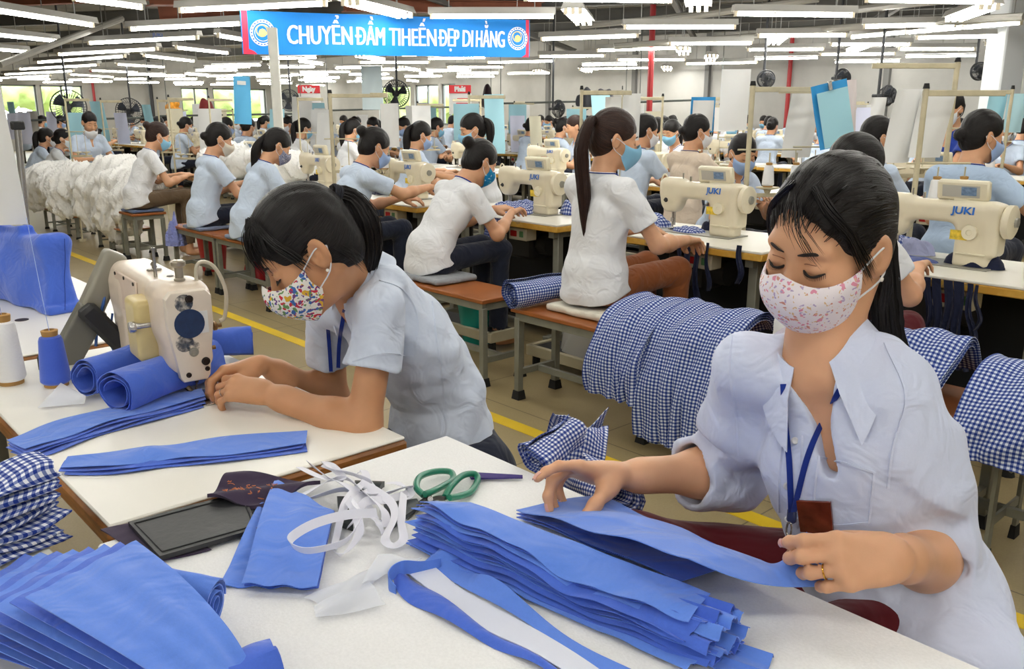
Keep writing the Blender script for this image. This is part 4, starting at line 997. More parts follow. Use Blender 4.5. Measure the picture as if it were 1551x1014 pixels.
def shirt_noise(seed, amp):
    r = random.Random(seed); W_ = [(r.uniform(-1, 1), r.uniform(-1, 1), r.uniform(.3, 1.3), r.uniform(18, 46), r.uniform(0, 6)) for _ in range(7)]
    def fn(P):
        a = 0; w0 = np.sin(P[..., 0] * 9 + P[..., 2] * 7 + seed) * 1.3 + np.sin(P[..., 1] * 11 - P[..., 2] * 5 + seed * 2) * 1.1
        for x, y, z, f, ph in W_: a = a + np.abs(np.sin((P[..., 0] * x + P[..., 1] * y + P[..., 2] * z) * f * .5 + ph + w0)) ** 1.5 - .45
        return a * amp / 3.0
    return fn
def person(label, loc, yaw, lean=.15, hyaw=0.0, hpitch=.35, wr=(.13, .40, .84), wl=(-.13, .40, .84), seat=.50, shirt=SH_W, pants=JEAN, skin=SK1, hair=H_BLK, style='bun', mask=MK_BLUE, h=.009, slouch=0.0, seed=1,
           wband=True, group=None, knees=True, scale=1.0, legs_fwd=.42, mdown=0.0, seated=True, fine=False, tail=None):
    """one seated worker facing +y in its own frame, turned by yaw and set down at loc"""
    Rz = rotz(yaw); loc = np.asarray(loc, float); X = lambda p: loc + Rz @ (np.asarray(p, float) * scale); D = lambda v: Rz @ np.asarray(v, float)
    z0 = seat / scale; Pp = V3(0, 0, z0 + .08); Rl = rotx(-lean); Rc = rotx(-lean - slouch)
    W1 = Pp + Rl @ V3(0, .0, .15); Ch = W1 + Rc @ V3(0, .012, .16); N = Ch + Rc @ V3(0, -.005, .155)
    Rh = basis(hyaw, hpitch); Hc = N + Rc @ V3(0, .012, .07) + Rh @ V3(0, .02, .095)
    sr, sl = N + Rc @ V3(.155, -.004, -.06), N + Rc @ V3(-.155, -.004, -.06)
    er, wr = ik(sr, wr, .265, .235, (.55, -.5, -.8)); el, wl = ik(sl, wl, .265, .235, (-.55, -.5, -.8))
    r_ = Rz @ V3(1, 0, 0); body = SDF(); s = scale
    HR, HC = Rz @ Rh, X(Hc)
    head_prims(body, HC, HR, s); body.cap(X(Hc + Rh @ V3(0, -.028, -.05)), X(N + Rc @ V3(0, -.005, -.02)), .047 * s, .055 * s, k=.03)
    body.loft([(X(Pp), r_, .15 * s, .1 * s), (X(W1), r_, .12 * s, .085 * s), (X(Ch), r_, .14 * s, .095 * s), (X(N + Rc @ V3(0, 0, -.05)), r_, .11 * s, .07 * s), (X(N), r_, .05 * s, .05 * s)], k=.03)
    body.cap(X(sr), X(sl), .034 * s, k=.03)
    for sd, sh, e, w in ((1, sr, er, wr), (-1, sl, el, wl)):
        body.chain([X(sh), X(e), X(lerp(e, w, .35)), X(w)], [.034 * s, .036 * s, .036 * s, .022 * s], k=.025)
        fd = nrm(w - e); nn = nrm(V3(-sd * .25, -.25, 1)); hand_prims(body, X(w), D(nrm(fd + V3(-sd * .25, .5, -.25))), D(nn), sd, sc=s, curls=((.35, .5, .3), (.4, .55, .35), (.45, .6, .35), (.5, .6, .4)), k=max(.007, h * .8))
    kx = .085; kn = [Pp + V3(q * .10, legs_fwd, .02) for q in (1, -1)]; an = [V3(q * .10, legs_fwd - .02, .075) for q in (1, -1)]
    if seated:
        for q in (0, 1):
            f = an[q]; body.chain([X(kn[q]), X(f)], [.045 * s, .036 * s]); body.ell(X(f + V3(0, .07, -.025)), (.04 * s, .105 * s, .03 * s), Rz, k=.03)
    body.box(X(V3(0, -.06, z0 - .15)), (.3 * s, .2 * s, .16 * s), Rz, rd=.01, op='s', k=.01)
    v, f = body.mesh(h); o = obj_from('person', v - loc, f, skin); o.location = tuple(loc); tag(o, label, 'person', group)
    # shirt
    S = SDF(); ws = []
    for sh, e in ((sr, er), (sl, el)):
        d = nrm(e - sh); t = .62; S.chain([X(sh - d * .01), X(sh + (e - sh) * (t + .12))], [.058 * s, .062 * s], k=.02)
        S.box(X(sh + (e - sh) * t + d * .075), (.09 * s, .09 * s, .075 * s), np.stack([*(lambda a: (nrm(np.cross(a, V3(.2, .9, .3))), nrm(np.cross(a, np.cross(a, V3(.2, .9, .3)))), a))(D(d))], 1), rd=.002, op='s', k=.003)
        S.cap(X(sh + (e - sh) * .5), X(sh + (e - sh) * 1.2), .040 * s, .053 * s, op='s', k=.003)
    S.loft([(X(Pp + V3(0, .004, -.05)), r_, .18 * s, .15 * s), (X(Pp + V3(0, -.004, .05)), r_, .166 * s, .132 * s), (X(W1), r_, .142 * s, .108 * s), (X(Ch), r_, .157 * s, .115 * s), (X(N + Rc @ V3(0, -.008, -.055)), r_, .13 * s, .078 * s), (X(N + Rc @ V3(0, -.008, -.012)), r_, .07 * s, .058 * s)], k=.03)
    S.cap(X(sr + V3(-.02, 0, .005)), X(sl + V3(.02, 0, .005)), .055 * s, k=.035)
    S.cap(X(N + Rc @ V3(0, -.005, -.02)), X(Hc + Rh @ V3(0, -.02, -.05)), .052 * s, .058 * s, op='s', k=.004)
    S.plane(X(Pp + V3(0, 0, -.045 if seated else -.08)), D((0, .35, -1)), k=.006)
    S.cap(X(N + Rc @ V3(0, .105, -.11)), X(N + Rc @ V3(0, .08, .03)), .02 * s, .045 * s, op='s', k=.006)
    v, f = S.mesh(h * .9, shirt_noise(seed, .0062 * s), .008); sh_o = obj_from('shirt', v, f, shirt, o)
    # collar, lanyard line
    G_ = []; G2 = []
    for a in np.linspace(.32, 2 * PI - .32, 30):
        ca, sa = math.cos(a), math.sin(a); fr = max(0, ca) ** 2; q = lambda rx, ry, z: X(N + Rc @ V3(rx * sa, ry * ca + .002, z - .012))
        G_.append([q(.056, .054, -.01 - .05 * fr), q(.058, .056, .034 - .04 * fr), q(.066, .064, .034 - .042 * fr), q(.082 + .012 * fr, .078 + .012 * fr, -.012 - .062 * fr)]); G2.append(q(.068, .066, .02 - .04 * fr) + D((0, 0, .004)))
    MB().grid(G_, thick=.003 * s).build('collar', shirt, sh_o, ang=75)
    if wband: MB().tube([lerp(g[2], g[3], .18) + D(Rc @ V3(0, 0, .004)) for g in G_], .0042 * s, 6, flat=.5).build('lanyard', NAVY, o)
    if seated:
        T = SDF(); T.loft([(X(Pp + V3(0, -.01, .03)), r_, .155 * s, .115 * s), (X(Pp + V3(0, .0, -.055)), r_, .165 * s, .125 * s)], k=.03)
        for q in (0, 1):
            sg = (1, -1)[q]; T.chain([X(Pp + V3(sg * .085, .0, -.01)), X(kn[q]), X(an[q] + V3(0, 0, .06))], [.078 * s, .062 * s, .058 * s], k=.03)
            T.cap(X(an[q] + V3(0, 0, .03)), X(an[q] + V3(0, 0, -.2)), .062 * s, op='s', k=.004)
        T.box(X(V3(0, -.06, z0 - .16)), (.3 * s, .24 * s, .16 * s), Rz, rd=.01, op='s', k=.01); v, f = T.mesh(max(h, .009), shirt_noise(seed + 5, .006), .006); obj_from('trousers', v, f, pants, o)
    # hair
    tie = {'bun': (0, -.115, .055), 'pony': (0, -.105, .06), 'low': (0, -.12, -.02), 'short': (0, -.1, .05)}[style]
    hm = hair_mesh('hair', o, HC, HR, hair, h * .85, tie, s, fringe=.0, bun=((0, -.128, .06), .038) if style == 'bun' else (((0, -.118, -.015), .036) if style == 'low' else None), low=-.09 if style != 'short' else -.07)
    if style == 'pony':
        L_ = tail or [(0, -.1, .06), (0, -.135, .05), (.0, -.15, -.06), (.0, -.14, -.2), (.0, -.12, -.33)]
        p0 = HC + HR @ (V3(*L_[0]) * s); pts = [HC + HR @ (V3(*L_[0]) * s)] + [X(Hc + np.asarray(q)) for q in L_[1:]]
        tail_mesh('ponytail', hm, pts, [.018 * s, .024 * s, .036 * s, .034 * s, .022 * s, .006 * s], hair, up=D((1, 0, 0)), strands=14 if h < .007 else 0)
        MB().tube([HC + HR @ (V3(.02 * math.cos(a), -.108 + .004 * math.sin(a), .06 + .02 * math.sin(a)) * s) for a in np.linspace(0, 2 * PI, 13)[:-1]], .006 * s, 6, closed=True).build('hair_tie', M('hair_tie_navy', (26, 30, 52), .8), hm)
    if mask is not None: mask_mesh(o, HC, HR, mask, s, mdown)
    P = lambda x, y, z: HC + HR @ (V3(x, y, z) * s)
    for sd in (-1, 1):
        MB().tube([P(sd * x, y, z) for x, y, z in ((.014, .09, .024), (.03, .09, .03), (.046, .078, .026))], [.0022 * s, .003 * s, .001 * s], 6, flat=.6).build('eyebrow', BROW, o)
        MB().tube([P(sd * x, y, z) for x, y, z in ((.017, .0835, -.004), (.026, .0885, -.0065), (.036, .0865, -.0065), (.047, .077, -.003))], .0014 * s, 5).build('eyelash', LASH, o)
    return o, dict(X=X, HC=HC, HR=HR, N=X(N), D=D, Pp=X(Pp), wr=X(wr), wl=X(wl))
# ----------------------------------------------------------------- workers of the aisle row and behind
def at(px, py, Y): q = DY(px, py, Y); return q
def wk(label, hx, hy, Y, yaw=0.0, **kw):
    """seat a worker so that the head stands where the photo shows it in row Y"""
    q = DY(hx, hy, Y); PPL.append((q[0], Y)); return person(label, (q[0], Y - .1, 0), yaw, **kw)
cush = {}; PPL = []
def cushion(loc, col, name, label, w=.36, d=.3, hgt=.035, rz=0):
    S = SDF(); S.box((loc[0], loc[1], loc[2] + hgt / 2), (w / 2, d / 2, hgt / 2), rotz(rz), rd=hgt * .45); v, f = S.mesh(.012, shirt_noise(3, .006), .008)
    b = np.array(loc); o = obj_from('seat_cushion', v - b, f, cloth(name, col, wrinkle=.5)); o.location = loc; tag(o, label, 'cushion'); return o
BZ = .472
person('person with long brown ponytail, white shirt and rust trousers on the white cushion', (-2.70, 3.0, 0), -.1, scale=1.06, lean=.04, hyaw=-.5, hpitch=.2, wr=(.2, .36, .76), wl=(-.1, .38, .78), seat=.53, shirt=SH_W, pants=TR_BR, hair=H_BRN, style='pony', mask=MK_BLUE, h=.0055, seed=3, tail=[(0, -.1, .06), (0, -.15, .07), (.0, -.19, -.04), (.0, -.17, -.22), (.0, -.165, -.33), (0, -.16, -.42)])
cushion((-2.66, 2.98, BZ), (228, 222, 206), 'cushion_white', 'white padded cushion under the ponytail woman', .44, .3, .038)
person('person in white shirt and dark jeans with black bun and turquoise mask', (-3.93, 2.95, 0), -.12, lean=.36, slouch=.22, hyaw=.0, hpitch=.55, wr=(.10, .50, .82), wl=(-.12, .52, .82), seat=.51, shirt=SH_W, pants=JEAN, style='bun', mask=MK_TURQ, h=.0055, seed=4)
cushion((-3.87, 2.94, BZ), (150, 154, 160), 'cushion_grey', 'grey folded cushion under the bun-haired woman', .40, .3, .036)
person('person in pale blue shirt with bun stretching one arm over the machine', (-4.98, 2.98, 0), -.15, lean=.3, slouch=.15, hyaw=.0, hpitch=.45, wr=(.12, .62, .90), wl=(-.05, .5, .82), seat=.53, shirt=SH_B, pants=JEAN, style='bun', mask=MK_LIL, h=.0065, seed=5)
person('person in pale blue shirt with black ponytail and dark patterned mask at left', (-6.08, 2.88, 0), -.1, lean=.22, slouch=.15, hyaw=-.1, hpitch=.55, wr=(.12, .42, .82), wl=(-.12, .42, .82), seat=.50, shirt=SH_B, pants=JEAN, style='pony', mask=MK_DOT, h=.007, seed=6, tail=[(0, -.1, .05), (-.01, -.15, .0), (-.02, -.17, -.14), (-.02, -.2, -.3)])
cushion((-6.08, 2.9, BZ), (126, 140, 166), 'cushion_blue', 'blue grey cushion under the woman with the dark patterned mask', .36, .3, .03)
person('person in pale blue shirt with dark hair and beige mask at left', (-6.88, 2.88, 0), -.08, lean=.12, slouch=.1, hyaw=-.15, hpitch=.35, wr=(.12, .42, .82), wl=(-.12, .42, .82), seat=.50, shirt=SH_B, pants=JEAN, style='low', mask=MK_BEI, h=.007, seed=7)
cushion((-6.88, 2.9, BZ), (120, 132, 160), 'cushion_blue2', 'blue grey cushion under the woman with the beige mask', .36, .3, .03)
person('person in white shirt and olive brown trousers with brown bun on a wooden stool', (-8.5, 2.93, 0), -.12, lean=.22, slouch=.12, hyaw=0, hpitch=.4, wr=(.12, .44, .8), wl=(-.12, .44, .8), seat=.51, shirt=SH_W, pants=TR_OL, hair=H_BRN, style='bun', mask=MK_BLUE, h=.008, seed=8)
cushion((-8.5, 2.95, BZ), (96, 112, 146), 'cushion_slate', 'slate blue cushion on the small wooden stool', .34, .3, .03)
wk('person in pale blue shirt facing the viewer side with mask pulled down, behind white garments', 143, 212, 3.5, -1.35, lean=.15, hyaw=-.15, hpitch=.35, wr=(.15, .35, .85), wl=(-.15, .35, .85), seat=.58, shirt=SH_B, style='short', mask=MK_WHT, mdown=.055, h=.008, seed=9)
wk('person in white shirt with white mask among white garments at far left', 76, 222, 3.3, -.25, lean=.35, slouch=.1, hyaw=-.2, hpitch=.1, seat=.40, shirt=SH_W, style='low', mask=MK_WHT, h=.01, seed=10)
wk('person in pale blue shirt with ponytail, leftmost of the seated workers', 52, 222, 3.3, -.1, lean=.35, slouch=.1, hyaw=0, hpitch=.15, seat=.40, shirt=SH_B, style='pony', mask=MK_WHT, h=.01, seed=11)
for k, (lab, hx, hy, Y, kw) in enumerate((
    ('person in white shirt with dark ponytail facing left, standing behind the table', 750, 188, 4.85, dict(yaw=2.55, lean=.1, hyaw=.15, hpitch=.3, wr=(.05, .42, .9), wl=(-.1, .42, .9), seat=.56, shirt=SH_W, style='pony', mask=MK_BLUE, h=.007, tail=[(0, -.1, .06), (0, -.14, .05), (0, -.15, -.06), (0, -.13, -.2)])),
    ('person in beige shirt with low black bun seen from behind', 1054, 190, 5.55, dict(yaw=-.15, lean=.06, hyaw=-.35, hpitch=.2, wr=(.2, .42, .9), seat=.55, shirt=SH_BE, style='low', mask=MK_WHT, h=.008)),
    ('person with hair clips bending down behind a machine beside the beige-shirted worker', 1107, 212, 5.3, dict(yaw=-1.9, lean=.3, hyaw=-.1, hpitch=.4, wr=(.1, .4, .85), seat=.46, shirt=SH_B, style='low', mask=MK_LIL, h=.009)),
    ('person with low dark bun and dark patterned scarf, left of the hanging white sheets', 1328, 192, 5.3, dict(yaw=-.2, lean=.05, hyaw=-.4, hpitch=.15, seat=.54, shirt=SH_B, style='low', mask=MK_LIL, h=.008)),
    ('person with dark hair directly behind the pink-masked woman, only the crown showing', 1283, 256, 2.95, dict(yaw=-.1, lean=.1, hyaw=-.3, hpitch=.3, seat=.5, shirt=SH_W, pants=TR_MA, style='low', mask=MK_WHT, h=.007)),
    ('person in blue shirt with low black bun turned away at the right edge', 1480, 178, 4.75, dict(yaw=-.1, lean=.12, hyaw=-.5, hpitch=.2, wr=(.40, .35, .92), seat=.58, shirt=SH_BB, style='low', mask=MK_LIL, h=.0065)),
    ('person in pale blue shirt partly hidden behind the ponytail woman', 969, 188, 5.5, dict(yaw=-.1, lean=.15, hyaw=-.3, hpitch=.3, wr=(.15, .42, .88), seat=.56, shirt=SH_B, style='short', mask=MK_WHT, h=.009)),
    ('person in pale blue shirt with lilac mask above the cream machine, the nearer of two', 624, 205, 4.9, dict(yaw=-.2, lean=.2, hyaw=-.1, hpitch=.4, seat=.5, shirt=SH_B, style='pony', mask=MK_LIL, h=.009)),
    ('person in pale blue shirt with light blue mask, the farther of two behind the machine', 655, 203, 7.5, dict(yaw=-.2, lean=.15, hyaw=-.1, hpitch=.4, seat=.5, shirt=SH_B, style='low', mask=MK_BLUE, h=.01)),
    ('person with short brown hair half hidden behind the long brown ponytail', 893, 182, 7.6, dict(yaw=2.6, lean=.1, hyaw=0, hpitch=.2, seat=.53, shirt=SH_B, hair=H_BRN, style='short', mask=None, h=.01)),
    ('person in pale shirt with low dark bun, left of two in the middle distance', 801, 178, 8.6, dict(yaw=-.3, hyaw=-.2, hpitch=.25, seat=.5, shirt=SH_B, style='low', mask=MK_WHT, h=.012)),
    ('person in pale blue shirt with small ponytail, right of two in the middle distance', 847, 183, 8.4, dict(yaw=-.3, hyaw=-.2, hpitch=.25, seat=.5, shirt=SH_B, style='bun', mask=MK_WHT, h=.012)),
    ('person with dark hair wearing a deep blue vest, hair above the hanging blue garment', 1462, 143, 7.2, dict(yaw=2.9, lean=.05, hyaw=0, hpitch=.3, seat=.72, shirt=cloth('vest_blue', (36, 62, 150)), style='low', mask=MK_WHT, h=.011)),
    ('person in lilac shirt seen frontally between cream poles at left', 292, 215, 7.5, dict(yaw=2.6, hyaw=0, hpitch=.4, seat=.47, shirt=cloth('shirt_lilac', (160, 160, 216)), style='low', mask=MK_WHT, h=.01)),
    ('person bending low at left behind the white garments, only the crown showing', 178, 228, 5.2, dict(yaw=2.8, lean=.3, hyaw=0, hpitch=.6, seat=.38, shirt=SH_BB, style='low', mask=MK_BLUE, h=.01)),
    ('person with dark hair and blue smock right of the tall blue poster', 385, 198, 7.5, dict(yaw=2.7, hyaw=0, hpitch=.3, seat=.51, shirt=cloth('smock_blue', (84, 118, 196)), style='low', mask=MK_WHT, h=.01)),
    ('person with dark hair behind the beige-masked woman, left of the tall blue poster', 347, 196, 7.6, dict(yaw=2.3, hyaw=0, hpitch=.3, seat=.52, shirt=SH_B, style='short', mask=MK_WHT, h=.01)),
    ('person in pale shirt right beside the slim white post', 443, 196, 8.6, dict(yaw=-.3, hyaw=-.2, hpitch=.2, seat=.5, shirt=SH_B, style='short', mask=MK_WHT, h=.012)))):
    wk(lab, hx, hy, Y, seed=20 + k, **kw)
# crowd in the distant rows
protos = []
for k, (sty, sh, mk) in enumerate((('low', SH_B, MK_WHT), ('pony', SH_W, MK_BLUE), ('short', SH_B, MK_LIL))):
    o, _ = person('distant sewing worker in pale shirt', (0, 0, 0), 0, seat=.5, shirt=sh, style=sty, mask=mk, h=.018, seed=40 + k, group='distant workers')
    protos.append(o)
rc = random.Random(5); placed = 0
for r in range(0, 5):
    for dy, ya in ((0, 0), (1.75, PI)):
        yb = 5.9 + 3.05 * r + dy - (.35 if dy == 0 else 0)
        for x in np.arange(-30, 0, 1.15):
            if r == 0 and (x > -5.5): continue
            x2 = x + rc.uniform(-.25, .25); q = HX * 0 + V3(x2, yb, 0); dep = q @ HY; px = 775 + 1343 * (q @ HX) / dep
            if not (-30 < px < 1580) or dep > 22 or rc.random() < .14 or yb > 17.8 or any(abs(x2 - a) < .6 and abs(yb - b) < .9 for a, b in PPL): continue
            k = rc.randrange(3); o = protos[k]
            if o.name in USED: o = dup(o, q, ya + rc.uniform(-.3, .3), group='distant workers')
            else: USED.add(o.name); o.location = tuple(q); o.rotation_euler = (0, 0, ya)
            placed += 1
print('crowd', placed)
# ================================================================= foreground tables and what lies on them
TB, TC = .76, .78          # heights of sewing table and cutting table
oak = M('table_edge_brown', rough=.45, fn=lambda t: t.base(t.ramp(t.noise(3, 5, t.scale(t.coord(), (4, 4, 30)), .6), [(.3, rgb(120, 74, 34)), (.7, rgb(176, 118, 60))])))
lam2 = M('cream_laminate', (246, 243, 234), .3, var=.03, vscale=4)
def cover_fn(t):
    o = t.coord(); n = t.noise(260, 4, o, .7); t.base(t.ramp(n, [(.3, rgb(238, 238, 238)), (.7, rgb(248, 248, 248))])); b = t.bump(t.noise(5, 3, o), .25, .01); t.bump(n, .25, .002, b)
cov = M('white_nonwoven', rough=.9, fn=cover_fn)
def big_table(name, label, x0, x1, y0, y1, H, top, edge, legs=True):
    t = thing(name, label, 'table', ((x0 + x1) / 2, (y0 + y1) / 2, 0)); c = V3((x0 + x1) / 2, (y0 + y1) / 2, 0); L, D = x1 - x0, y1 - y0
    MB().box(c + V3(0, 0, H - .004), (L - .008, D - .008, .008), bev=.003).build('table_surface', top, t)
    MB().box(c + V3(0, 0, H - .0265), (L, D, .037), bev=.006).build('table_board', edge, t)
    for sx in (-1, 1):
        for sy in (-1, 1): MB().box((c[0] + sx * (L / 2 - .06), c[1] + sy * (D / 2 - .05), (H - .05) / 2), (.045, .045, H - .05), bev=.003).build('leg', leg_m, t)
    MB().box(c + V3(0, 0, .2), (L - .12, .04, .04)).build('stretcher', leg_m, t)
    return t
big_table('sewing_table', 'cream sewing table with brown wooden edge under the nearest sewing machine', -2.49, -1.352, .362, .947, TB, lam2, oak)
big_table('cutting_table', 'big cutting table covered in white nonwoven cloth in the foreground', -1.268, .75, .318, .982, TC, cov, oak)
big_table('side_table', 'pale table at lower left under the gingham stack', -2.25, -.5, -.5, .285, TB - .01, lam2, oak)
big_table('packing_table', 'white table at left edge carrying the big blue bag', -3.9, -2.545, .36, .985, TB, lam2, oak)
MB().lathe([(.0, 0), (.02, 0), (.02, .0015), (0, .0015)], G(33, 485, TB), n=18).build('cable_hole', M('hole_dark', (40, 26, 24)), bpy.data.objects['packing_table'])
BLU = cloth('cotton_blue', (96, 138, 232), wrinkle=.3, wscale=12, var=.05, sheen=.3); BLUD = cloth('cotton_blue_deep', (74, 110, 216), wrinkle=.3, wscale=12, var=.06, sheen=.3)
INTF = M('interfacing_white', (226, 230, 244), .8, bump=.1, bscale=400); NETW = M('net_white', (236, 240, 250), .7, alpha=.62); TAPE = M('tape_white', (236, 236, 246), .6, bump=.1, bscale=700)
GING = gingham('gingham_blue', (34, 56, 138), (238, 240, 248)); GINGS = gingham('gingham_fine', (34, 56, 138), (238, 240, 248), .0075)
GINGF = gingham('gingham_blue_pile', (30, 52, 132), (222, 230, 246), .0145)
def gq(px, py, z): return G(px, py, z)
def sheet4(A, B, C, D, nu, nv, zfn=None, mat=None, name='', parent=None, thick=.0012, build=True, uv=None):
    """bilinear cloth between corners A-B (start edge) and D-C (end edge); zfn(u,v) lifts it"""
    P = np.zeros((nu, nv, 3))
    for i, u in enumerate(np.linspace(0, 1, nu)):
        for j, v in enumerate(np.linspace(0, 1, nv)):
            P[i, j] = lerp(lerp(A, B, v), lerp(D, C, v), u) + (V3(0, 0, zfn(u, v)) if zfn else 0)
    mb = MB(); mb.grid(P, thick=thick); return mb.build(name, mat, parent, ang=60) if build else mb
# --- stack of blue cut pieces under the hands
rk = random.Random(21); NL = 15; zt = .072
FL, BL, BR, FR = gq(637, 766, TC + zt), gq(714, 756, TC + zt), gq(1100, 893, TC + zt), gq(1060, 926, TC + zt)
for i in range(NL):
    q = i / (NL - 1); dn = (1 - q)
    fan = V3(rk.uniform(-.008, .008), rk.uniform(-.006, .006), 0); dX = nrm((BR - BL) * [1, 1, 0]); dY = nrm((FL - BL) * [1, 1, 0])
    A = BL + fan - dX * .02 * dn; B = FL + fan - dX * (.004 + .02 * rk.random()) * (dn > 0) + dY * .012 * dn
    Cc = FR + fan * 1.5 + dX * (.016 * rk.uniform(-1, 1) + (.085 if i == 0 else .02) * dn) + dY * (.01 * dn + .01 * rk.uniform(-1, 1)); Dd = BR + fan * 1.5 + dX * (.015 * rk.uniform(-1, 1) + (.06 if i == 0 else .02) * dn)
    for p in (A, B, Cc, Dd): p[2] = TC
    ph = rk.uniform(-.25, .25); am = .0042 * (.35 + .65 * q)
    def zf(u, v, q=q, i=i, ph=ph, am=am):
        base = .003 + q * zt * (.82 + .18 * math.sin(u * 5.2 + 1) * v - .12 * (1 - v) * u)
        w = am * (math.sin(u * 16 + ph + v * 1.5) + .5 * math.sin(u * 31 + i * .35 + v)) * (.15 + v ** 2)
        end = (.0055 * math.sin(v * (14 + 3 * math.sin(i * 2.1)) + i * 2.3) + .003 * math.sin(v * 33 + i)) * max(0, u - .8) / .2 * (q < .98)
        droop = -.007 * max(0, v - .7) / .3 * (1 - abs(q - .5)) if q > .05 else 0
        return max(.0025 + .0016 * i, base + w + end + droop)
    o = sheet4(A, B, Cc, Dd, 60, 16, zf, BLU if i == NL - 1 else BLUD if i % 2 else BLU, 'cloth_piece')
    tag(o, 'topmost blue cotton piece of the wavy stack before the woman with the pink mask' if i == NL - 1 else 'blue cotton piece inside the wavy stack on the cutting table' if i else 'lowest blue piece of the wavy stack, its corner sticking out at right', 'fabric piece', 'blue pieces inside the stack' if 0 < i < NL - 1 else None)
# piece beside the stack whose end she lifts
z1 = TC + .045
A, B = gq(905, 752, z1 - .03), gq(782, 772, z1 - .025); Ff, Fb = gq(1040, 885, z1 + .03), gq(1152, 853, z1 - .01)
tipU, tipL = DD(1222, 806, .985), DD(1258, 888, .955); P = []
for u in np.linspace(0, 1, 26):
    row = []
    for v in np.linspace(0, 1, 14):
        a = lerp(A, B, v); b = lerp(Fb, Ff, v); p = lerp(a, b, u); p = p + V3(0, 0, .012 * math.sin(PI * v) * math.sin(u * 2.6) + .003 * math.sin(u * 14 + v * 4) + (.035 * v * u)); row.append(p)
    P.append(row)
for u in np.linspace(0, 1, 22)[1:]:
    P.append([lerp(P[25][j], lerp(tipU, tipL, v), u) + V3(0, 0, -.022 * math.sin(PI * u) * (1 - .3 * v)) for j, v in enumerate(np.linspace(0, 1, 14))])
mb = MB(); mb.grid(P, thick=.0014); tag(mb.build('cloth_piece', BLU, ang=60), 'blue cotton piece whose right end is lifted in her fingers', 'fabric piece')
for k in range(2):
    o = sheet4(A - UPZ * (.006 + .006 * k) + V3(0, 0, 0), B - UPZ * (.006 + .006 * k), gq(1030, 880, TC + .03 - .012 * k), gq(1148, 851, TC + .022 - .012 * k), 24, 10, lambda u, v: .002 * math.sin(u * 12 + v * 5), BLUD, 'cloth_piece'); tag(o, 'blue cotton piece lying right under the lifted one by the table edge', 'fabric piece', 'pieces under the lifted piece')
# --- waistband strip with white interfacing
def band(rows, mat, name, parent=None, z=lambda u, v: .003, n=40, m=7, thick=.0012):
    """rows: list of (front px, back px) pairs along the strip"""
    a = catmull([gq(*r[0], TC) for r in rows], n); b = catmull([gq(*r[1], TC) for r in rows], n)
    P = [[lerp(a[i], b[i], v) + V3(0, 0, z(i / (n - 1), v)) for v in np.linspace(0, 1, m)] for i in range(n)]
    mb = MB(); mb.grid(P, thick=thick); return mb.build(name, mat, parent, ang=60)
f_o = [(592, 872), (606, 905), (658, 936), (732, 976), (800, 1008), (860, 1040)]; f_i = [(604, 862), (618, 876), (660, 903), (732, 953), (800, 992), (880, 1040)]
b_i = [(640, 858), (655, 864), (695, 891), (769, 931), (840, 978), (935, 1040)]; b_o = [(668, 846), (690, 858), (714, 876), (756, 903), (842, 961), (962, 1036)]
wb = thing('waistband_strip', 'long blue waistband strip with white interfacing along its middle, on the cutting table', 'fabric piece', gq(700, 940, TC))
band(list(zip(f_o, f_i)), BLUD, 'front_fold', wb, lambda u, v: .004 + .009 * math.sin(PI * v) * (1 - .7 * u) + .003 * math.sin(u * 17))
band(list(zip(f_i, b_i)), INTF, 'interfacing', wb, lambda u, v: .004 + .004 * math.sin(u * 9))
band(list(zip(b_i, b_o)), BLU, 'back_fold', wb, lambda u, v: .005 + .012 * v * (1 + .8 * math.sin(u * 13)) * (1 - .3 * u))
lp = [gq(668, 846, TC + .02), gq(640, 851, TC + .022), gq(612, 850, TC + .03), gq(595, 858, TC + .03), gq(589, 872, TC + .022), gq(600, 888, TC + .012)]
C = catmull(lp, 24); mb = MB(); mb.grid([[p + V3(0, 0, -.02 * v) for v in (0, .5, 1)] for p in C], thick=.0014); mb.build('end_loop', BLU, wb, ang=60)
# --- folded blue pieces in the middle
for k, (poly, lab, dz) in enumerate((([(415, 733), (440, 745), (430, 890), (331, 888)], 'lower blue piece of the folded pair beside the black folder', .004), ([(417, 731), (507, 781), (480, 890), (366, 884)], 'upper blue folded piece with notched hem under the white tape', .016))):
    A, B, Cc, Dd = [gq(x, y, TC + dz) for x, y in poly]
    zf = lambda u, v, k=k: .012 * math.sin(PI * min(1, u * 1.2)) * (1 - .6 * v) + .006 * (1 - u) * k + .002 * math.sin(v * 14)
    for j in range(2 if k else 3):
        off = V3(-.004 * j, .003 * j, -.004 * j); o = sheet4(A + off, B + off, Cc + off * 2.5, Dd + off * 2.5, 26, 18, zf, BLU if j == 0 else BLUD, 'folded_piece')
        tag(o, lab if j == 0 else 'blue layer folded below ' + ('the notched hem piece' if k else 'the lower blue piece beside the black folder'), 'fabric piece', None if j == 0 else 'hidden layers %d' % k)
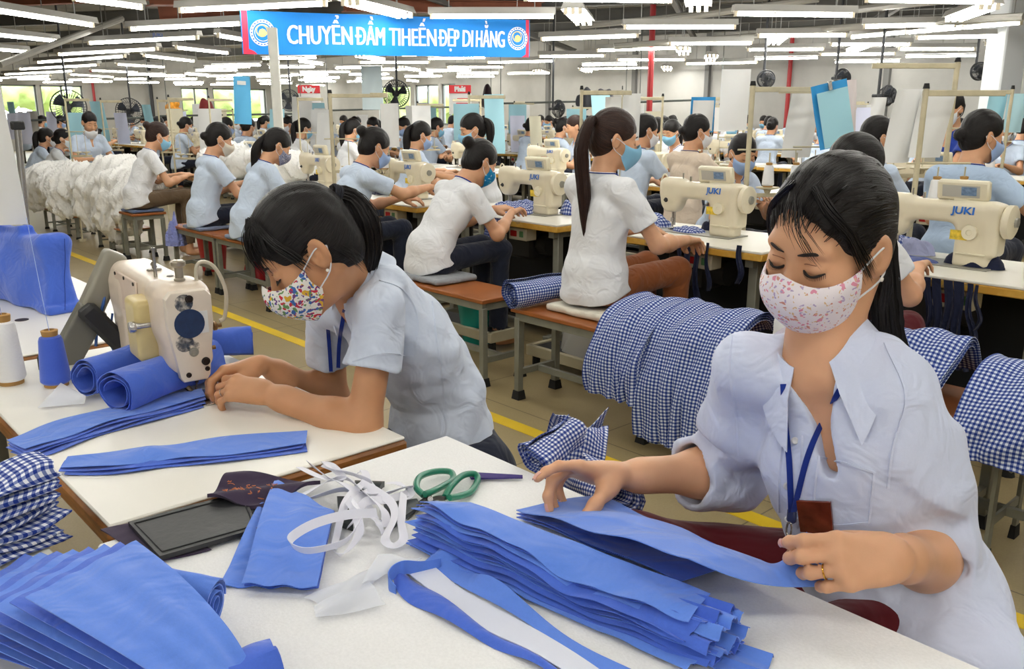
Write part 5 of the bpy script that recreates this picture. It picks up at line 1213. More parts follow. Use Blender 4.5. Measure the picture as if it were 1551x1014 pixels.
# --- fan of blue pieces lower left
fz = .105; NF = 8
for i in range(NF):
    q = i / (NF - 1); k = NF - 1 - i; z = TC + .006 + fz * q; dx = -24 * k; dy = 5 * k
    tip, tr = gq(206 + dx, 819 + dy * .6 + (0 if k else 0), z), gq(262 + dx * .75, 884 + dy * .4, z)
    br, bl = gq(372 + dx * .25, 985, z - .02), gq(38 + dx, 906 + dy * 1.3, z)
    bl2 = gq(250 + dx, 1030, z - .012)
    P = []
    for u in np.linspace(0, 1, 30):
        row = []
        for v in np.linspace(0, 1, 22):
            top = lerp(bl, tip, v); mid = lerp(bl2, lerp(tr, br, .55), v); end = lerp(gq(330 + dx, 1080, z - .03), br, v)
            p = (1 - u) ** 2 * top + 2 * u * (1 - u) * mid + u * u * end
            p = p + V3(0, 0, .016 * math.sin(PI * u) * v - .03 * max(0, u - .75) * 4 * max(0, u - .75) + .003 * math.sin(v * 7 + u * 5 + i) * u + .0012 * math.sin(v * 21 + i))
            p[2] = max(p[2], TC + .002 + .002 * i); row.append(p)
        P.append(row)
    mb = MB(); mb.grid(P, thick=.0014); o = mb.build('cloth_piece', BLU if i % 2 or i == NF - 1 else BLUD, ang=60)
    tag(o, 'topmost blue piece of the fan-shaped stack at lower left' if i == NF - 1 else 'blue piece peeking out behind the top of the fan-shaped stack at lower left', 'fabric piece', None if i == NF - 1 else 'lower pieces of the fan')
def roll(name, p0, p1, r, turns, mat, label, cat='fabric roll', wob=.06, thick=.0016, group=None, flat=1.0, nl=18, r0=.25, tag_=True):
    """a cloth roll: spiral cross-section swept from p0 to p1"""
    p0, p1 = np.asarray(p0, float), np.asarray(p1, float); t = nrm(p1 - p0); u = nrm(np.cross(UPZ, t)); w = np.cross(t, u); n = int(turns * 22); rr = random.Random(name + label)
    phs = [rr.uniform(0, 6) for _ in range(6)]; P = []
    for j in range(nl):
        s_ = j / (nl - 1); row = []
        for i in range(n):
            a = 2 * PI * turns * i / (n - 1); q = r * (r0 + (1 - r0) * i / (n - 1)) * (1 + wob * math.sin(2 * a + phs[0] + s_ * 3) + wob * .6 * math.sin(3 * a + phs[1] - s_ * 5) + wob * .4 * math.sin(5 * a + phs[2] + 9 * s_))
            sh = (.02 * r * math.sin(a * .7 + phs[3])) if j in (0, nl - 1) else 0
            row.append(lerp(p0, p1, s_) + t * sh * 3 + (u * math.cos(a) + w * math.sin(a) * flat) * q)
        P.append(row)
    mb = MB(); mb.grid(np.array(P), thick=thick); o = mb.build(name, mat, ang=60)
    return tag(o, label, cat, group) if tag_ else o
roll('fabric_roll', gq(326, 918, TC + .04), gq(215, 893, TC + .05), .026, 3.5, BLU, 'small blue cloth roll with spiral end behind the fan-shaped stack', flat=1.25)
roll('fabric_roll', gq(424, 1030, TC + .045), gq(300, 1075, TC + .04), .052, 4.2, BLUD, 'blue cloth roll cut by the bottom edge beside the fan-shaped stack', flat=.9)
# --- black folder, purple cloth, printed bag
blk = M('black_folder_vinyl', (36, 37, 40), .4, bump=.2, bscale=60, bdist=.004); pur = cloth('purple_cloth', (62, 50, 72), wrinkle=.3)
def slab(pts, z, th, mat, name, label, cat, wavy=0.0):
    A, B, Cc, Dd = [gq(x, y, z) for x, y in pts]; o = sheet4(A, B, Cc, Dd, 20, 14, (lambda u, v: wavy * math.sin(u * 8 + v * 5)) if wavy else None, mat, name, thick=th); return tag(o, label, cat) if label else o
slab([(152, 802), (238, 785), (320, 832), (232, 852)], TC + .004, .0022, pur, 'purple_cloth', 'dark purple cloth sticking out beneath the black folder', 'cloth', .001)
fo = slab([(194, 791), (368, 744), (391, 800), (242, 843)], TC + .013, .007, blk, 'folder', 'black vinyl folder lying on the cutting table', 'folder')
A, B, Cc, Dd = [gq(x, y, TC + .0135) for x, y in [(204, 793), (365, 750), (384, 797), (246, 836)]]
mb = MB(); mb.tube([lerp(a, b, s_) for a, b in ((A, B), (B, Cc), (Cc, Dd), (Dd, A)) for s_ in (0, .5)], .0012, 5, closed=True); set_parent(mb.build('stitched_rim', blk), fo)
pb = tag(sheet4(gq(346, 716, TC + .03), gq(485, 727, TC + .026), gq(400, 765, TC + .02), gq(314, 752, TC + .022), 18, 18, lambda u, v: .006 * math.sin(u * 7 + v * 6), pur, 'printed_bag', thick=.006), 'crumpled dark purple bag with orange print behind the folded blue pieces', 'bag')
ORP = M('print_orange', (196, 120, 84), .6); rp = random.Random(2); mb = MB()
for k in range(26):
    u, v = rp.uniform(.35, .8), rp.uniform(.1, .8); p = lerp(lerp(gq(346, 716, TC + .033), gq(485, 727, TC + .029), v), lerp(gq(314, 752, TC + .025), gq(400, 765, TC + .023), v), u) + V3(0, 0, .006 * math.sin(u * 7 + v * 6))
    mb.tube([p + V3(rp.uniform(-.006, .006), rp.uniform(-.004, .004), .001) for _ in range(4)], .0008, 4)
set_parent(mb.build('orange_print', ORP), pb)
# --- white tape pile, scissors
def T_(x, y, z): return gq(420 + x / 5.965, 690 + y / 5.965, TC + z)
loops = [[(900, 520, .05), (620, 540, .055), (330, 620, .052), (130, 740, .048), (130, 815, .045), (260, 865, .045), (480, 830, .045), (640, 760, .04), (760, 580, .045)],
 [(500, 860, .01), (560, 905, .008), (640, 860, .012), (740, 700, .03), (700, 500, .045), (640, 400, .05)], [(1140, 350, .03), (1120, 600, .02), (1140, 760, .012), (1050, 820, .008), (975, 760, .014), (1060, 560, .03), (1030, 430, .04), (900, 330, .045), (750, 250, .04)],
 [(200, 110, .02), (420, 210, .03), (600, 230, .04), (520, 120, .03), (420, 80, .02)], [(230, 360, .02), (450, 240, .03), (620, 210, .04), (780, 330, .05), (960, 500, .035), (980, 650, .015)],
 [(300, 390, .02), (600, 310, .035), (870, 370, .04), (1130, 300, .03), (1210, 290, .02), (1180, 380, .015), (1000, 400, .03)], [(280, 70, .015), (460, 200, .03), (600, 260, .045), (760, 380, .04), (880, 560, .03), (940, 640, .012)],
 [(720, 170, .02), (780, 140, .025), (800, 230, .03), (700, 320, .045), (600, 470, .04), (540, 700, .015), (510, 830, .008)], [(1000, 250, .02), (1100, 260, .025), (1190, 330, .015), (1000, 400, .035), (800, 420, .045), (700, 560, .03), (660, 640, .012)], [(430, 60, .02), (500, 130, .035), (700, 180, .045), (880, 280, .03), (700, 440, .05), (900, 600, .03), (960, 720, .01)]]
mb = MB(); rt = random.Random(4)
for k, L in enumerate(loops):
    C = catmull([T_(*q) for q in L], 44); W_ = []
    for i in range(44):
        t = nrm(C[min(i + 1, 43)] - C[max(i - 1, 0)]); s_ = nrm(np.cross(t, UPZ)); a = 1.15 if k == 0 else .55 + .45 * math.sin(i * .13 + k * 1.3); W_.append(UPZ * math.sin(a) + s_ * math.cos(a))
    mb.grid([[C[i] + W_[i] * w_ for w_ in (-.0068, 0, .0068)] for i in range(44)], thick=.0008)
tag(mb.build('tape_pile', TAPE, ang=50), 'tangled pile of white tape on the cutting table', 'tape')
dk = M('dark_clip_green', (34, 44, 46), .4)
for k, (pts, lab) in enumerate((([(540, 370), (690, 370), (680, 640), (560, 600)], 'dark clip under the left part of the tape'), ([(960, 430), (1260, 390), (1280, 460), (1000, 650)], 'dark clip under the right part of the tape'), ([(700, 225), (970, 235), (920, 300), (720, 290)], 'dark clip behind the tape'))):
    A, B, Cc, Dd = [T_(*p, .012) for p in pts]; o = sheet4(A, B, Cc, Dd, 8, 6, lambda u, v: .003 * math.sin(u * PI), dk, 'clip', thick=.01); tag(o, lab, 'clip')
SX = lambda x, y, z: gq(400 + x / 2.712, 640 + y / 2.712, TC + z)
sc_ = thing('scissors', 'pair of scissors with green looped handles on the cutting table', 'scissors', SX(690, 310, 0)); grn = M('handle_green', (16, 120, 92), .3, coat=.3); stl = M('blade_dark', (66, 64, 62), .35, metal=.7)
for pts in ([(655, 300), (626, 268), (640, 225), (700, 203), (765, 204), (776, 235), (735, 262), (690, 285), (660, 296)], [(742, 308), (770, 262), (815, 220), (862, 212), (878, 236), (850, 285), (805, 303), (762, 310)]):
    mb = MB(); mb.tube(catmull([SX(x, y, .014 + .006 * math.sin(i)) for i, (x, y) in enumerate(pts)], 40), .0056, 10); mb.build('handle', grn, sc_)
for a, b, c in (((745, 312), (690, 318), (590, 400)), ((655, 292), (668, 312), (560, 380))):
    mb = MB(); mb.tube(catmull([SX(*a, .014), SX(*b, .012), SX(*c, .006)], 12), [.006, .0072, .0075, .007, .0065, .006, .0055, .005, .0042, .003, .002, .001], 8, flat=.45); mb.build('blade', stl, sc_)
MB().cyl(SX(683, 316, .008), SX(683, 316, .021), .0045, n=12).build('pivot_screw', chrome, sc_)
tag(sheet4(SX(835, 210, .006), SX(850, 236, .005), SX(1062, 232, .004), SX(1062, 222, .006), 14, 4, None, cloth('purple_strip', (70, 58, 124)), 'cloth_strip', thick=.003), 'thin purple cloth strip running from the scissors to her fingertip', 'cloth')
# --- loose white interfacing scraps
for k, (pts, lab) in enumerate((([(458, 907), (545, 870), (600, 850), (520, 925)], 'front translucent white scrap left of the waistband strip'), ([(475, 918), (560, 880), (585, 918), (478, 936)], 'lower translucent white scrap left of the waistband strip'), ([(548, 885), (572, 838), (640, 848), (590, 870)], 'translucent white scrap at the looped end of the waistband strip'))):
    A, B, Cc, Dd = [gq(x, y, TC + .004 + .004 * k) for x, y in pts]; tag(sheet4(A, B, Cc, Dd, 14, 12, lambda u, v: .008 * math.sin(PI * u) * math.sin(PI * v) + .002 * math.sin(9 * u + 5 * v), NETW, 'interfacing_scrap', thick=0), lab, 'interfacing')
# --- gingham stack on the side table
zt0 = TB - .01; gs = [gq(0, 868, zt0), gq(104, 832, zt0)]
for i in range(7):
    z0, z1_ = zt0 + .001 + .0175 * i, zt0 + .0175 * (i + 1) - .001; ri = random.Random(i); zc = (z0 + z1_) / 2; hh = (z1_ - z0) / 2
    base = gq(108, 826, zt0); ax = nrm(base - gq(0, 868, zt0)); bk = nrm(V3(-ax[1], ax[0], 0)); e = base + ax * ri.uniform(-.012, .012) + bk * ri.uniform(-.006, .006); e[2] = 0
    Lx, Ly = .34, .135 - .005 * i; P = []
    for u in np.linspace(0, 1, 40):
        row = []
        for a in np.linspace(0, 2 * PI, 49):
            ca, sa = math.cos(a), math.sin(a); sg = lambda x, p: math.copysign(abs(x) ** p, x)
            xx = -Lx + (Lx) * u; rnd_ = min(1, (1 - u) * 14 + .3) ** .5 if u > .95 else 1
            y = Ly / 2 + (Ly / 2) * sg(ca, .35); zz = zc + hh * sg(sa, .8) * rnd_ * (1 + .12 * math.sin(u * 17 + i * 2 + ca * 2)) + .0025 * math.sin(u * 11 + i) * (1 - .3 * ca)
            y += .006 * math.sin(u * 9 + i * 1.9) - (.012 * max(0, u - .85) / .15) * ca
            row.append(e + ax * (xx + .006 * math.sin(a * 2 + i)) + bk * y + UPZ * (zz + (.014 * math.sin(u * 8.0) * max(0, sa) if i == 6 else 0)))
        P.append(row)
    mb = MB(); mb.grid(P); o = mb.build('folded_gingham', GING, ang=70); tag(o, 'topmost folded gingham of the stack at the left edge' if i == 6 else 'folded blue gingham inside the stack at the left edge', 'folded fabric', None if i == 6 else 'lower folded ginghams')
# --- gingham bundle just past the cutting table edge, on a stool
st2 = dup(st, (-1.16, 1.27, 0), 0, 'small stool behind the cutting table holding a gingham bundle'); 
for k, (a, b, r, lab) in enumerate(((gq(770, 712, .80), gq(838, 664, .83), .034, 'crinkled gingham bundle sticking up behind the cutting table edge'), (gq(838, 740, .72), gq(905, 764, .75), .05, 'crinkled gingham bundle beneath the reaching hand'), (gq(790, 730, .66), gq(870, 745, .64), .09, 'gingham heap low behind the cutting table edge'))):
    a = a + V3(0, .06, 0); b = b + V3(0, .06, 0)
    roll('gingham_bundle', a, b, r, 3.2, GINGS, lab, 'fabric bundle', wob=.16, flat=.9 if k < 2 else 1.6)
# --- things on the sewing table
def strip_layers(top, bot, n, label, grp, name='cloth_strip', lift=None, z0=TB):
    for k in range(n):
        rr = random.Random(label + str(k)); N_ = 44
        a = catmull([G(x + rr.uniform(-5, 5) * (k < n - 1), y + 3 * (n - 1 - k), z0) for x, y in top], N_); b = catmull([G(x + rr.uniform(-6, 6) * (k < n - 1), y + 2.5 * (n - 1 - k), z0) for x, y in bot], N_); P = []
        for i in range(N_):
            u = i / (N_ - 1); P.append([lerp(a[i], b[i], v) + V3(0, 0, .003 + .0042 * k + (lift(u, v) * (k + 1) / n if lift else 0) + .0015 * math.sin(u * 15 + v * 3 + k)) for v in np.linspace(0, 1, 9)])
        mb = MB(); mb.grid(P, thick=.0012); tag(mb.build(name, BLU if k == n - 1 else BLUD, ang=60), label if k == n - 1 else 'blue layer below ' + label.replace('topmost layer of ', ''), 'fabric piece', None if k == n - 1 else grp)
strip_layers([(12, 679), (70, 655), (150, 632), (230, 613), (306, 598)], [(40, 692), (95, 676), (160, 652), (232, 633), (312, 611)], 4, 'topmost layer of the long blue strips fed under the sewing machine', 'lower long strips')
strip_layers([(104, 702), (190, 690), (250, 684), (330, 672), (466, 660)], [(93, 717), (180, 715), (262, 704), (335, 699), (464, 681)], 3, 'topmost layer of the flat blue strip at the table front', 'lower front strips', lift=lambda u, v: .012 * math.exp(-((u - .42) / .12) ** 2) * math.sin(PI * v))
NEED = G(287, 598, TB); LD = nrm(V3(-1, .1, 0)); MD = nrm(V3(-.1, -1, 0))
def LM(l, m, z): return NEED + LD * l + MD * m + UPZ * (z if z < .06 else z - .018)
RM = np.stack([LD, MD, UPZ], 1)
for nm, q0, q1, r, fl, lab in (('fabric_roll', G(178, 632, TB) + UPZ * .055, G(322, 575, TB) + UPZ * .05, .052, 1.0, 'front blue cloth roll with open spiral end under the machine arm'), ('fabric_roll', G(132, 606, TB) + UPZ * .05, G(300, 548, TB) + UPZ * .05, .048, 1.0, 'rear blue cloth roll beside the open spiral roll'), ('fabric_roll', G(318, 545, TB) + UPZ * .045, G(384, 540, TB) + UPZ * .042, .036, 1.1, 'blue cloth roll behind the machine head near her hands')):
    roll(nm, q0, q1, r, 2.6, BLUD, lab, wob=.07, r0=.5, flat=fl)
sw = thing('sewing_machine', 'big cream sewing machine with dark blue round sticker worked by the floral-masked woman', 'sewing machine', NEED)
S = SDF(); B_ = lambda c, h, **k: S.box(LM(*c), h, RM, **k)
B_((.0, 0, .185), (.058, .05, .095), rd=.025, k=.03); B_((.2, 0, .222), (.235, .055, .06), rd=.028, k=.04); B_((.37, 0, .12), (.075, .058, .13), rd=.025, k=.03); B_((.0, 0, .1), (.04, .036, .035), rd=.02, k=.03)
v, f = S.mesh(.0045); obj_from('casing', v, f, M('machine_cream_worn', (226, 210, 192), .35, var=.1, vscale=14, coat=.3), sw)
def prism_lm(poly, l0, l1): # poly in (m,z), extruded along l
    mb = MB(); n = len(poly); c = np.mean(poly, axis=0); rings = [(l0 + .004, 1), (l0, .93), ] ; vs = []; 
    for l, s_ in ((l1, 1), (l0 + .006, 1), (l0 + .0015, .975), (l0, .93)): vs += [LM(l, *(c + (np.array(p) - c) * s_)) for p in poly]
    fs = [(k * n + i, k * n + (i + 1) % n, (k + 1) * n + (i + 1) % n, (k + 1) * n + i) for k in range(3) for i in range(n)] + [tuple(3 * n + i for i in range(n))]
    return mb.add(vs, fs)
fp = [(-.026, .068), (.026, .068), (.033, .078), (.05, .2), (.05, .262), (.038, .276), (-.038, .276), (-.05, .262), (-.05, .2), (-.033, .078)]
prism_lm(fp, -.07, -.05).build('face_plate', M('machine_face', (228, 216, 200), .3, var=.06, vscale=20, coat=.3), sw, ang=35)
dkb = M('sticker_dark_blue', (22, 48, 88), .35, var=.25, vscale=60); hole = M('screw_dark', (46, 38, 34), .4, metal=.5)
MB().box(LM(-.0705, -.012, .203), (.002, .05, .05), RM).build('white_label', M('label_white', (228, 228, 226), .5), sw, ang=0)
st_ = MB().lathe([(.033, 0), (.033, .0015), (0, .0016)], LM(-.071, .004, .203), -LD, 28).build('round_sticker', dkb, sw)
v, f = text_mesh('JUKI', .02, .0); mb = MB(); mb.add([LM(-.0732, .004 - p[0] * 1.1, .198 + p[1]) for p in v], f); set_parent(mb.build('sticker_text', M('sticker_text_blue', (30, 92, 190), .4), None, ang=0), sw)
pn = NT('grime_blue'); MATS['grime'] = pn.m; pn.base(rgb(70, 84, 104)); pn.setp(Roughness=.5)
al = pn.math('MULTIPLY', pn.ramp(pn.noise(60, 3, pn.coord()), [(.35, (0, 0, 0, 1)), (.65, (1, 1, 1, 1))]), .7); pn.link(al, pn.b.inputs['Alpha'])
for m_, z_, r_ in ((.012, .25, .02), (.018, .16, .02), (-.0, .15, .014)): MB().lathe([(r_, 0), (r_, .0004), (0, .0005)], LM(-.0701, m_, z_), -LD, 16).build('grime_patch', pn.m, sw)
for m_, z_, r_ in ((.0, .258, .009), (.0, .137, .0105), (-.024, .112, .0095), (.016, .086, .006), (-.026, .094, .0055)): MB().lathe([(r_, 0), (r_, .002), (r_ * .7, .0025), (r_ * .6, .0005), (0, .0005)], LM(-.0703, m_, z_), -LD, 16).build('screw', hole if r_ < .01 else greyp, sw)
ye = SDF().box(LM(.075, .068, .175), (.05, .026, .072), RM, rd=.014); v, f = ye.mesh(.0035); obj_from('side_cover', v, f, M('yellowed_plastic', (216, 196, 138), .35, var=.08, vscale=25, coat=.2), sw)
MB().box(LM(.25, .057, .222), (.21, .006, .095), RM, bev=.003).build('side_plate', M('plate_pinkish', (222, 202, 186), .35, var=.05, vscale=12), sw)
for l_, z_ in ((.16, .262), (.25, .263), (.34, .262), (.16, .182), (.25, .181), (.34, .182)): MB().cyl(LM(l_, .058, z_), LM(l_, .0625, z_), .0045, n=10).build('screw', hole, sw)
MB().box(LM(.17, .0605, .178), (.035, .002, .035), RM).build('blue_mark', M('blue_paint_mark', (40, 108, 188), .5), sw, ang=0)
MB().cyl(LM(.03, .055, .19), LM(.03, .1, .19), .008, n=12).lathe([(.012, 0), (.014, .006), (.012, .014), (0, .015)], LM(.026, .095, .19), MD, 14).build('lifter_knob', chrome, sw)
MB().lathe([(.012, 0), (.012, .02), (.009, .022), (.009, .045), (.016, .05), (.016, .058), (.011, .062), (0, .062)], LM(-.012, 0, .275), (0, 0, 1), 16).build('pressure_post', M('nickel', (176, 168, 152), .3, metal=.8), sw)
MB().cyl(LM(.11, .02, .28), LM(.11, .02, .35), .0042, n=8).cyl(LM(.11, .02, .345), LM(.11, .02, .352), .006, n=8).build('oil_pin', chrome, sw)
MB().cyl(LM(.2, 0, .28), LM(.2, 0, .305), .005, n=8).box(LM(.2, 0, .295), (.035, .008, .008), RM, bev=.002).box(LM(.2, 0, .285), (.008, .035, .006), RM, bev=.002).build('spool_pin', chrome, sw)
for l_, w_ in ((.07, .03), (.045, .022), (.1, .02)): MB().lathe([(w_ * .4, 0), (w_ * .4, .001), (0, .001)], LM(l_, -.01, .2832), (0, 0, 1), 14).build('oil_hole', hole, sw)
MB().tube(catmull([LM(-.02, -.035, .27), LM(-.02, -.036, .315), LM(-.025, -.05, .33), LM(-.03, -.075, .315), LM(-.03, -.095, .26), LM(-.03, -.088, .2), LM(-.03, -.075, .19)], 26), .0045, 8).build('thread_guard', M('guard_cream', (200, 192, 172), .3), sw)
MB().lathe([(.006, 0), (.006, .01), (.011, .012), (.011, .018), (.005, .022), (.005, .03), (0, .03)], LM(-.03, -.048, .18), -MD, 12).lathe([(.005, 0), (.005, .014), (0, .015)], LM(-.03, -.046, .13), -MD, 10).build('tension_dial', M('brass_dark', (128, 100, 66), .35, metal=.6), sw)
MB().tube(catmull([LM(.045, .06, .14), LM(.04, .062, .1), LM(.025, .06, .06), LM(-.01, .05, .035), LM(-.03, .04, .03)], 20), .0085, 8, flat=.7).box(LM(.045, .058, .135), (.03, .03, .025), RM, bev=.006).build('presser_lifter', M('black_lever', (34, 34, 36), .4), sw)
brz = M('dark_bronze', (96, 82, 66), .35, metal=.7)
MB().tube([LM(-.005, .01, .08), LM(-.004, .01, .045), LM(-.006, .008, .025), LM(-.022, .0, .012)], [.006, .006, .008, .005], 8).box(LM(-.026, -.002, .008), (.03, .012, .004), RM, bev=.001).build('presser_foot', brz, sw)
MB().tube([LM(-.012, -.018, .08), LM(-.012, -.018, .05), LM(-.012, -.016, .03)], [.006, .005, .004], 8).tube([LM(-.012, -.016, .03), LM(-.014, -.01, .006)], .0018, 6).build('needle_bar', brz, sw)
MB().box(LM(-.045, -.02, .0012), (.12, .085, .0024), RM, bev=.001).build('throat_plate', M('steel_plate', (196, 194, 190), .25, metal=.8), sw); MB().box(LM(-.055, -.03, .0028), (.05, .05, .001), RM).build('slide_plate', M('dark_plate', (70, 54, 44), .2, metal=.7), sw)
gm = M('motor_cover_grey', (146, 142, 128), .4, var=.08, vscale=10); Rg = RM @ rotx(-.62)
def obox(a, b, w_, t_, rd):
    ax_ = nrm(b - a); sx_ = nrm(np.cross(ax_, LD)); return SDF().box((a + b) / 2, (t_, w_, np.linalg.norm(b - a) / 2), np.stack([np.cross(sx_, ax_), sx_, ax_], 1), rd=rd)
S = obox(LM(.445, .03, .30), LM(.455, .12, .13), .03, .03, .014); v, f = S.mesh(.004); obj_from('motor_cover', v, f, gm, sw)
S = obox(LM(.45, .10, .16), LM(.455, .19, .0), .036, .026, .008); v, f = S.mesh(.004); obj_from('belt_guard', v, f, M('guard_grey', (112, 110, 100), .45, var=.1, vscale=10), sw)
MB().tube(catmull([LM(.44, .055, .24), LM(.42, .085, .16), LM(.44, .1, .1), LM(.43, .11, .04)], 18), .004, 6).tube(catmull([LM(.43, .06, .14), LM(.4, .08, .08), LM(.41, .07, .02)], 12), .003, 6).build('blue_cable', M('cable_blue', (52, 98, 170), .5), sw)
MB().box(LM(.41, .08, .1), (.05, .05, .17), Rg, bev=.01).build('drive_bracket', dark, sw)
# cones with their threads
CB = cone_proto((62, 96, 206), 'thread_blue')
cw = place(C_WH, G(18, 581, TB), 0, 'white thread cone standing at the left edge of the sewing table'); cb = place(CB, G(86, 584, TB), 0, 'blue thread cone standing on the sewing table')
for cone, top, e in ((cw, G(18, 581, TB) + V3(0, 0, .135), DD(-6, 440, 1.9)), (cb, G(86, 584, TB) + V3(0, 0, .135), DD(40, 330, 2.4))):
    mb = MB(); mb.tube([top, lerp(top, e, .4) - UPZ * .015, lerp(top, e, .75) - UPZ * .01, e], .0007, 4); mb.build('loose_thread', M('thread_line', (150, 172, 220), .6), cone)
tag(sheet4(G(57, 618, TB + .004), G(92, 580, TB + .02), G(130, 600, TB + .025), G(128, 612, TB + .006), 12, 10, lambda u, v: .01 * math.sin(PI * u) * math.sin(PI * v), NETW, 'net_scrap', thick=0), 'translucent white scrap beside the blue thread cone', 'interfacing')
q = G(68, 563, TB); tag(MB().box(q + V3(0, 0, .022), (.03, .02, .044), rotz(.4), bev=.006).build('thread_trimmer', dark), 'small black gadget behind the blue thread cone', 'gadget')
# --- big blue bag at left, pole and sheet
S = SDF(); b0, b1 = G(0, 455, TB), G(76, 478, TB); ax = nrm(b1 - b0); nr = nrm(V3(-ax[1], ax[0], 0)); Rb = np.stack([ax, nr, UPZ], 1)
cb_ = b1 - ax * .29 + nr * .055 + UPZ * .125
S.box(cb_, (.285, .05, .122), Rb, rd=.03, k=.02); S.ell(cb_ - UPZ * .03, (.26, .075, .1), Rb, k=.05); S.box(cb_ + UPZ * .125 - ax * .08, (.16, .028, .02), Rb, rd=.012, k=.02); S.box(cb_ + ax * .02 - UPZ * .112, (.285, .062, .012), Rb, rd=.008, k=.01)
wn = lambda P: .012 * np.sin(((P - cb_) @ Rb)[..., 0] * 9 + ((P - cb_) @ Rb)[..., 2] * 14) * np.sin(((P - cb_) @ Rb)[..., 2] * 9 + 1) + .004 * np.sin(((P - cb_) @ Rb)[..., 0] * 31 - ((P - cb_) @ Rb)[..., 2] * 24)
v, f = S.mesh(.007, wn, .016); bg = obj_from('fabric_bag', v - b1, f, BLUD); bg.location = tuple(b1); tag(bg, 'big stuffed blue cloth bag standing on the white table at left', 'bag')
bv = bvh_of(v, f); mb = MB()
def onbag(px, py):
    d = ray(px, py); h = bv.ray_cast(Vector(CAM), Vector(nrm(d))); return None if h[0] is None else np.array(h[0]) + np.array(h[1]) * .001
ps = [q for q in (onbag(98 + .5 * math.sin(y * .1), y) for y in range(362, 476, 6)) if q is not None]
if len(ps) > 3: mb.tube(ps, .0014, 5); mb.build('seam', M('seam_blue', (42, 70, 160), .8), bg)
pl0, pl1 = DD(42, 392, 3.2), DD(26, 186, 3.2); pl0[2] = TB
ps_ = thing('display_pole', 'thin steel pole rising behind the big blue bag', 'pole', pl0); MB().cyl(pl0, pl1, .012, n=10).build('pole', chrome, ps_); MB().box(pl1 + V3(.0, 0, -.01), (.04, .04, .03), bev=.004).build('pole_clamp', dark, ps_); MB().lathe([(.06, 0), (.06, .01), (0, .012)], pl0, n=16).build('base', dark, ps_)
sheet(-40, 128, 22, 342, 2.9, paper, 'large white sheet hanging at the left edge before the pole', slant=.03)
# ================================================================= fabrics and clutter of the aisle row
def drape(x0, x1, prof, n, label, grp, mat=GINGF, seed=1, name='gingham_pile', folds=5, amp=.018, toplabel=None):
    """n cloth layers hung over a bench: prof = (Y,z) path from behind, over the top, down the front"""
    for k in range(n):
        r = random.Random(seed * 31 + k); q = k / max(1, n - 1); C = catmull([V3(0, y, z) for y, z in prof], 40); L0, L1 = x0 + r.uniform(-.003, .003), x1 + r.uniform(-.003, .003); cut = 40 - int(r.uniform(0, 6)) - (0 if k else 0); ph = seed * 1.7; P = []
        for i in range(44):
            u = i / 43; row = []
            for j in range(cut):
                v = j / 39; p = C[j]; t = C[min(j + 1, 39)] - C[max(j - 1, 0)]; nn = nrm(np.array([0, t[2], -t[1]]))
                hang = max(0, v - .45) / .55; w_ = amp * hang * (.55 + .3 * math.sin(u * 5 + ph)) * (math.sin(u * folds * 2 * PI + 1.2 * math.sin(u * 4 + ph) + ph * .3 + k * .06 + v * 1.5) + .5 * math.sin(u * folds * 4.4 * PI + ph + k * .1)) + .012 * (1 - hang) * math.sin(u * 7 + v * 9 + k * .1) + .006 * math.sin(u * 23 + v * 17)
                row.append(V3(lerp(L0, L1, u) + .01 * math.sin(v * 6) + .02 * hang * math.sin(u * 9 + ph), p[1], p[2]) + nn * (w_ + .011 * k + .004))
            P.append(row)
        mb = MB(); mb.grid(P, thick=.002); o = mb.build(name, mat, ang=70); tag(o, (toplabel or label) if k == n - 1 else 'under layer of the ' + label, 'fabric pile', None if k == n - 1 else grp)
bz = .475
drape(-2.42, -2.14, [(3.07, bz + .03), (3.02, bz + .07), (2.9, bz + .085), (2.78, bz + .05), (2.725, bz - .04), (2.70, .36), (2.695, .27), (2.70, .21)], 5, 'gingham pile hanging over the bench right of the ponytail woman', 'layers of the big gingham pile', seed=2)
drape(-2.14, -1.78, [(3.07, bz + .05), (3.0, bz + .10), (2.88, bz + .10), (2.78, bz + .05), (2.73, bz - .06), (2.70, .3), (2.70, .15), (2.70, .05)], 4, 'gingham pile right beside the sleeve of the pink-masked woman', 'layers of the second gingham pile', seed=3)
drape(-1.40, -1.0, [(3.06, bz + .06), (2.95, bz + .16), (2.86, bz + .15), (2.77, bz + .05), (2.73, bz - .06), (2.72, .36)], 4, 'gingham pile behind the left shoulder of the pink-masked woman', 'layers of the shoulder gingham pile', seed=4)
drape(-.93, -.40, [(3.05, bz + .02), (2.98, bz + .10), (2.86, bz + .12), (2.76, bz + .04), (2.72, bz - .03), (2.71, .41), (2.71, .37)], 5, 'gingham pile on the bench at the right edge', 'layers of the right edge gingham pile', seed=5)
roll('gingham_roll', (-3.0, 2.72, bz + .07), (-2.96, 3.12, bz + .075), .072, 4.2, GINGF, 'crumpled gingham roll lying across the bench left of the white cushion', wob=.09, flat=.95, r0=.1)
place(P_BEN, (-.98, 2.92, 0), 0, 'brown topped bench under the gingham behind the shoulder of the pink-masked woman', sc=(.42, 1, 1))
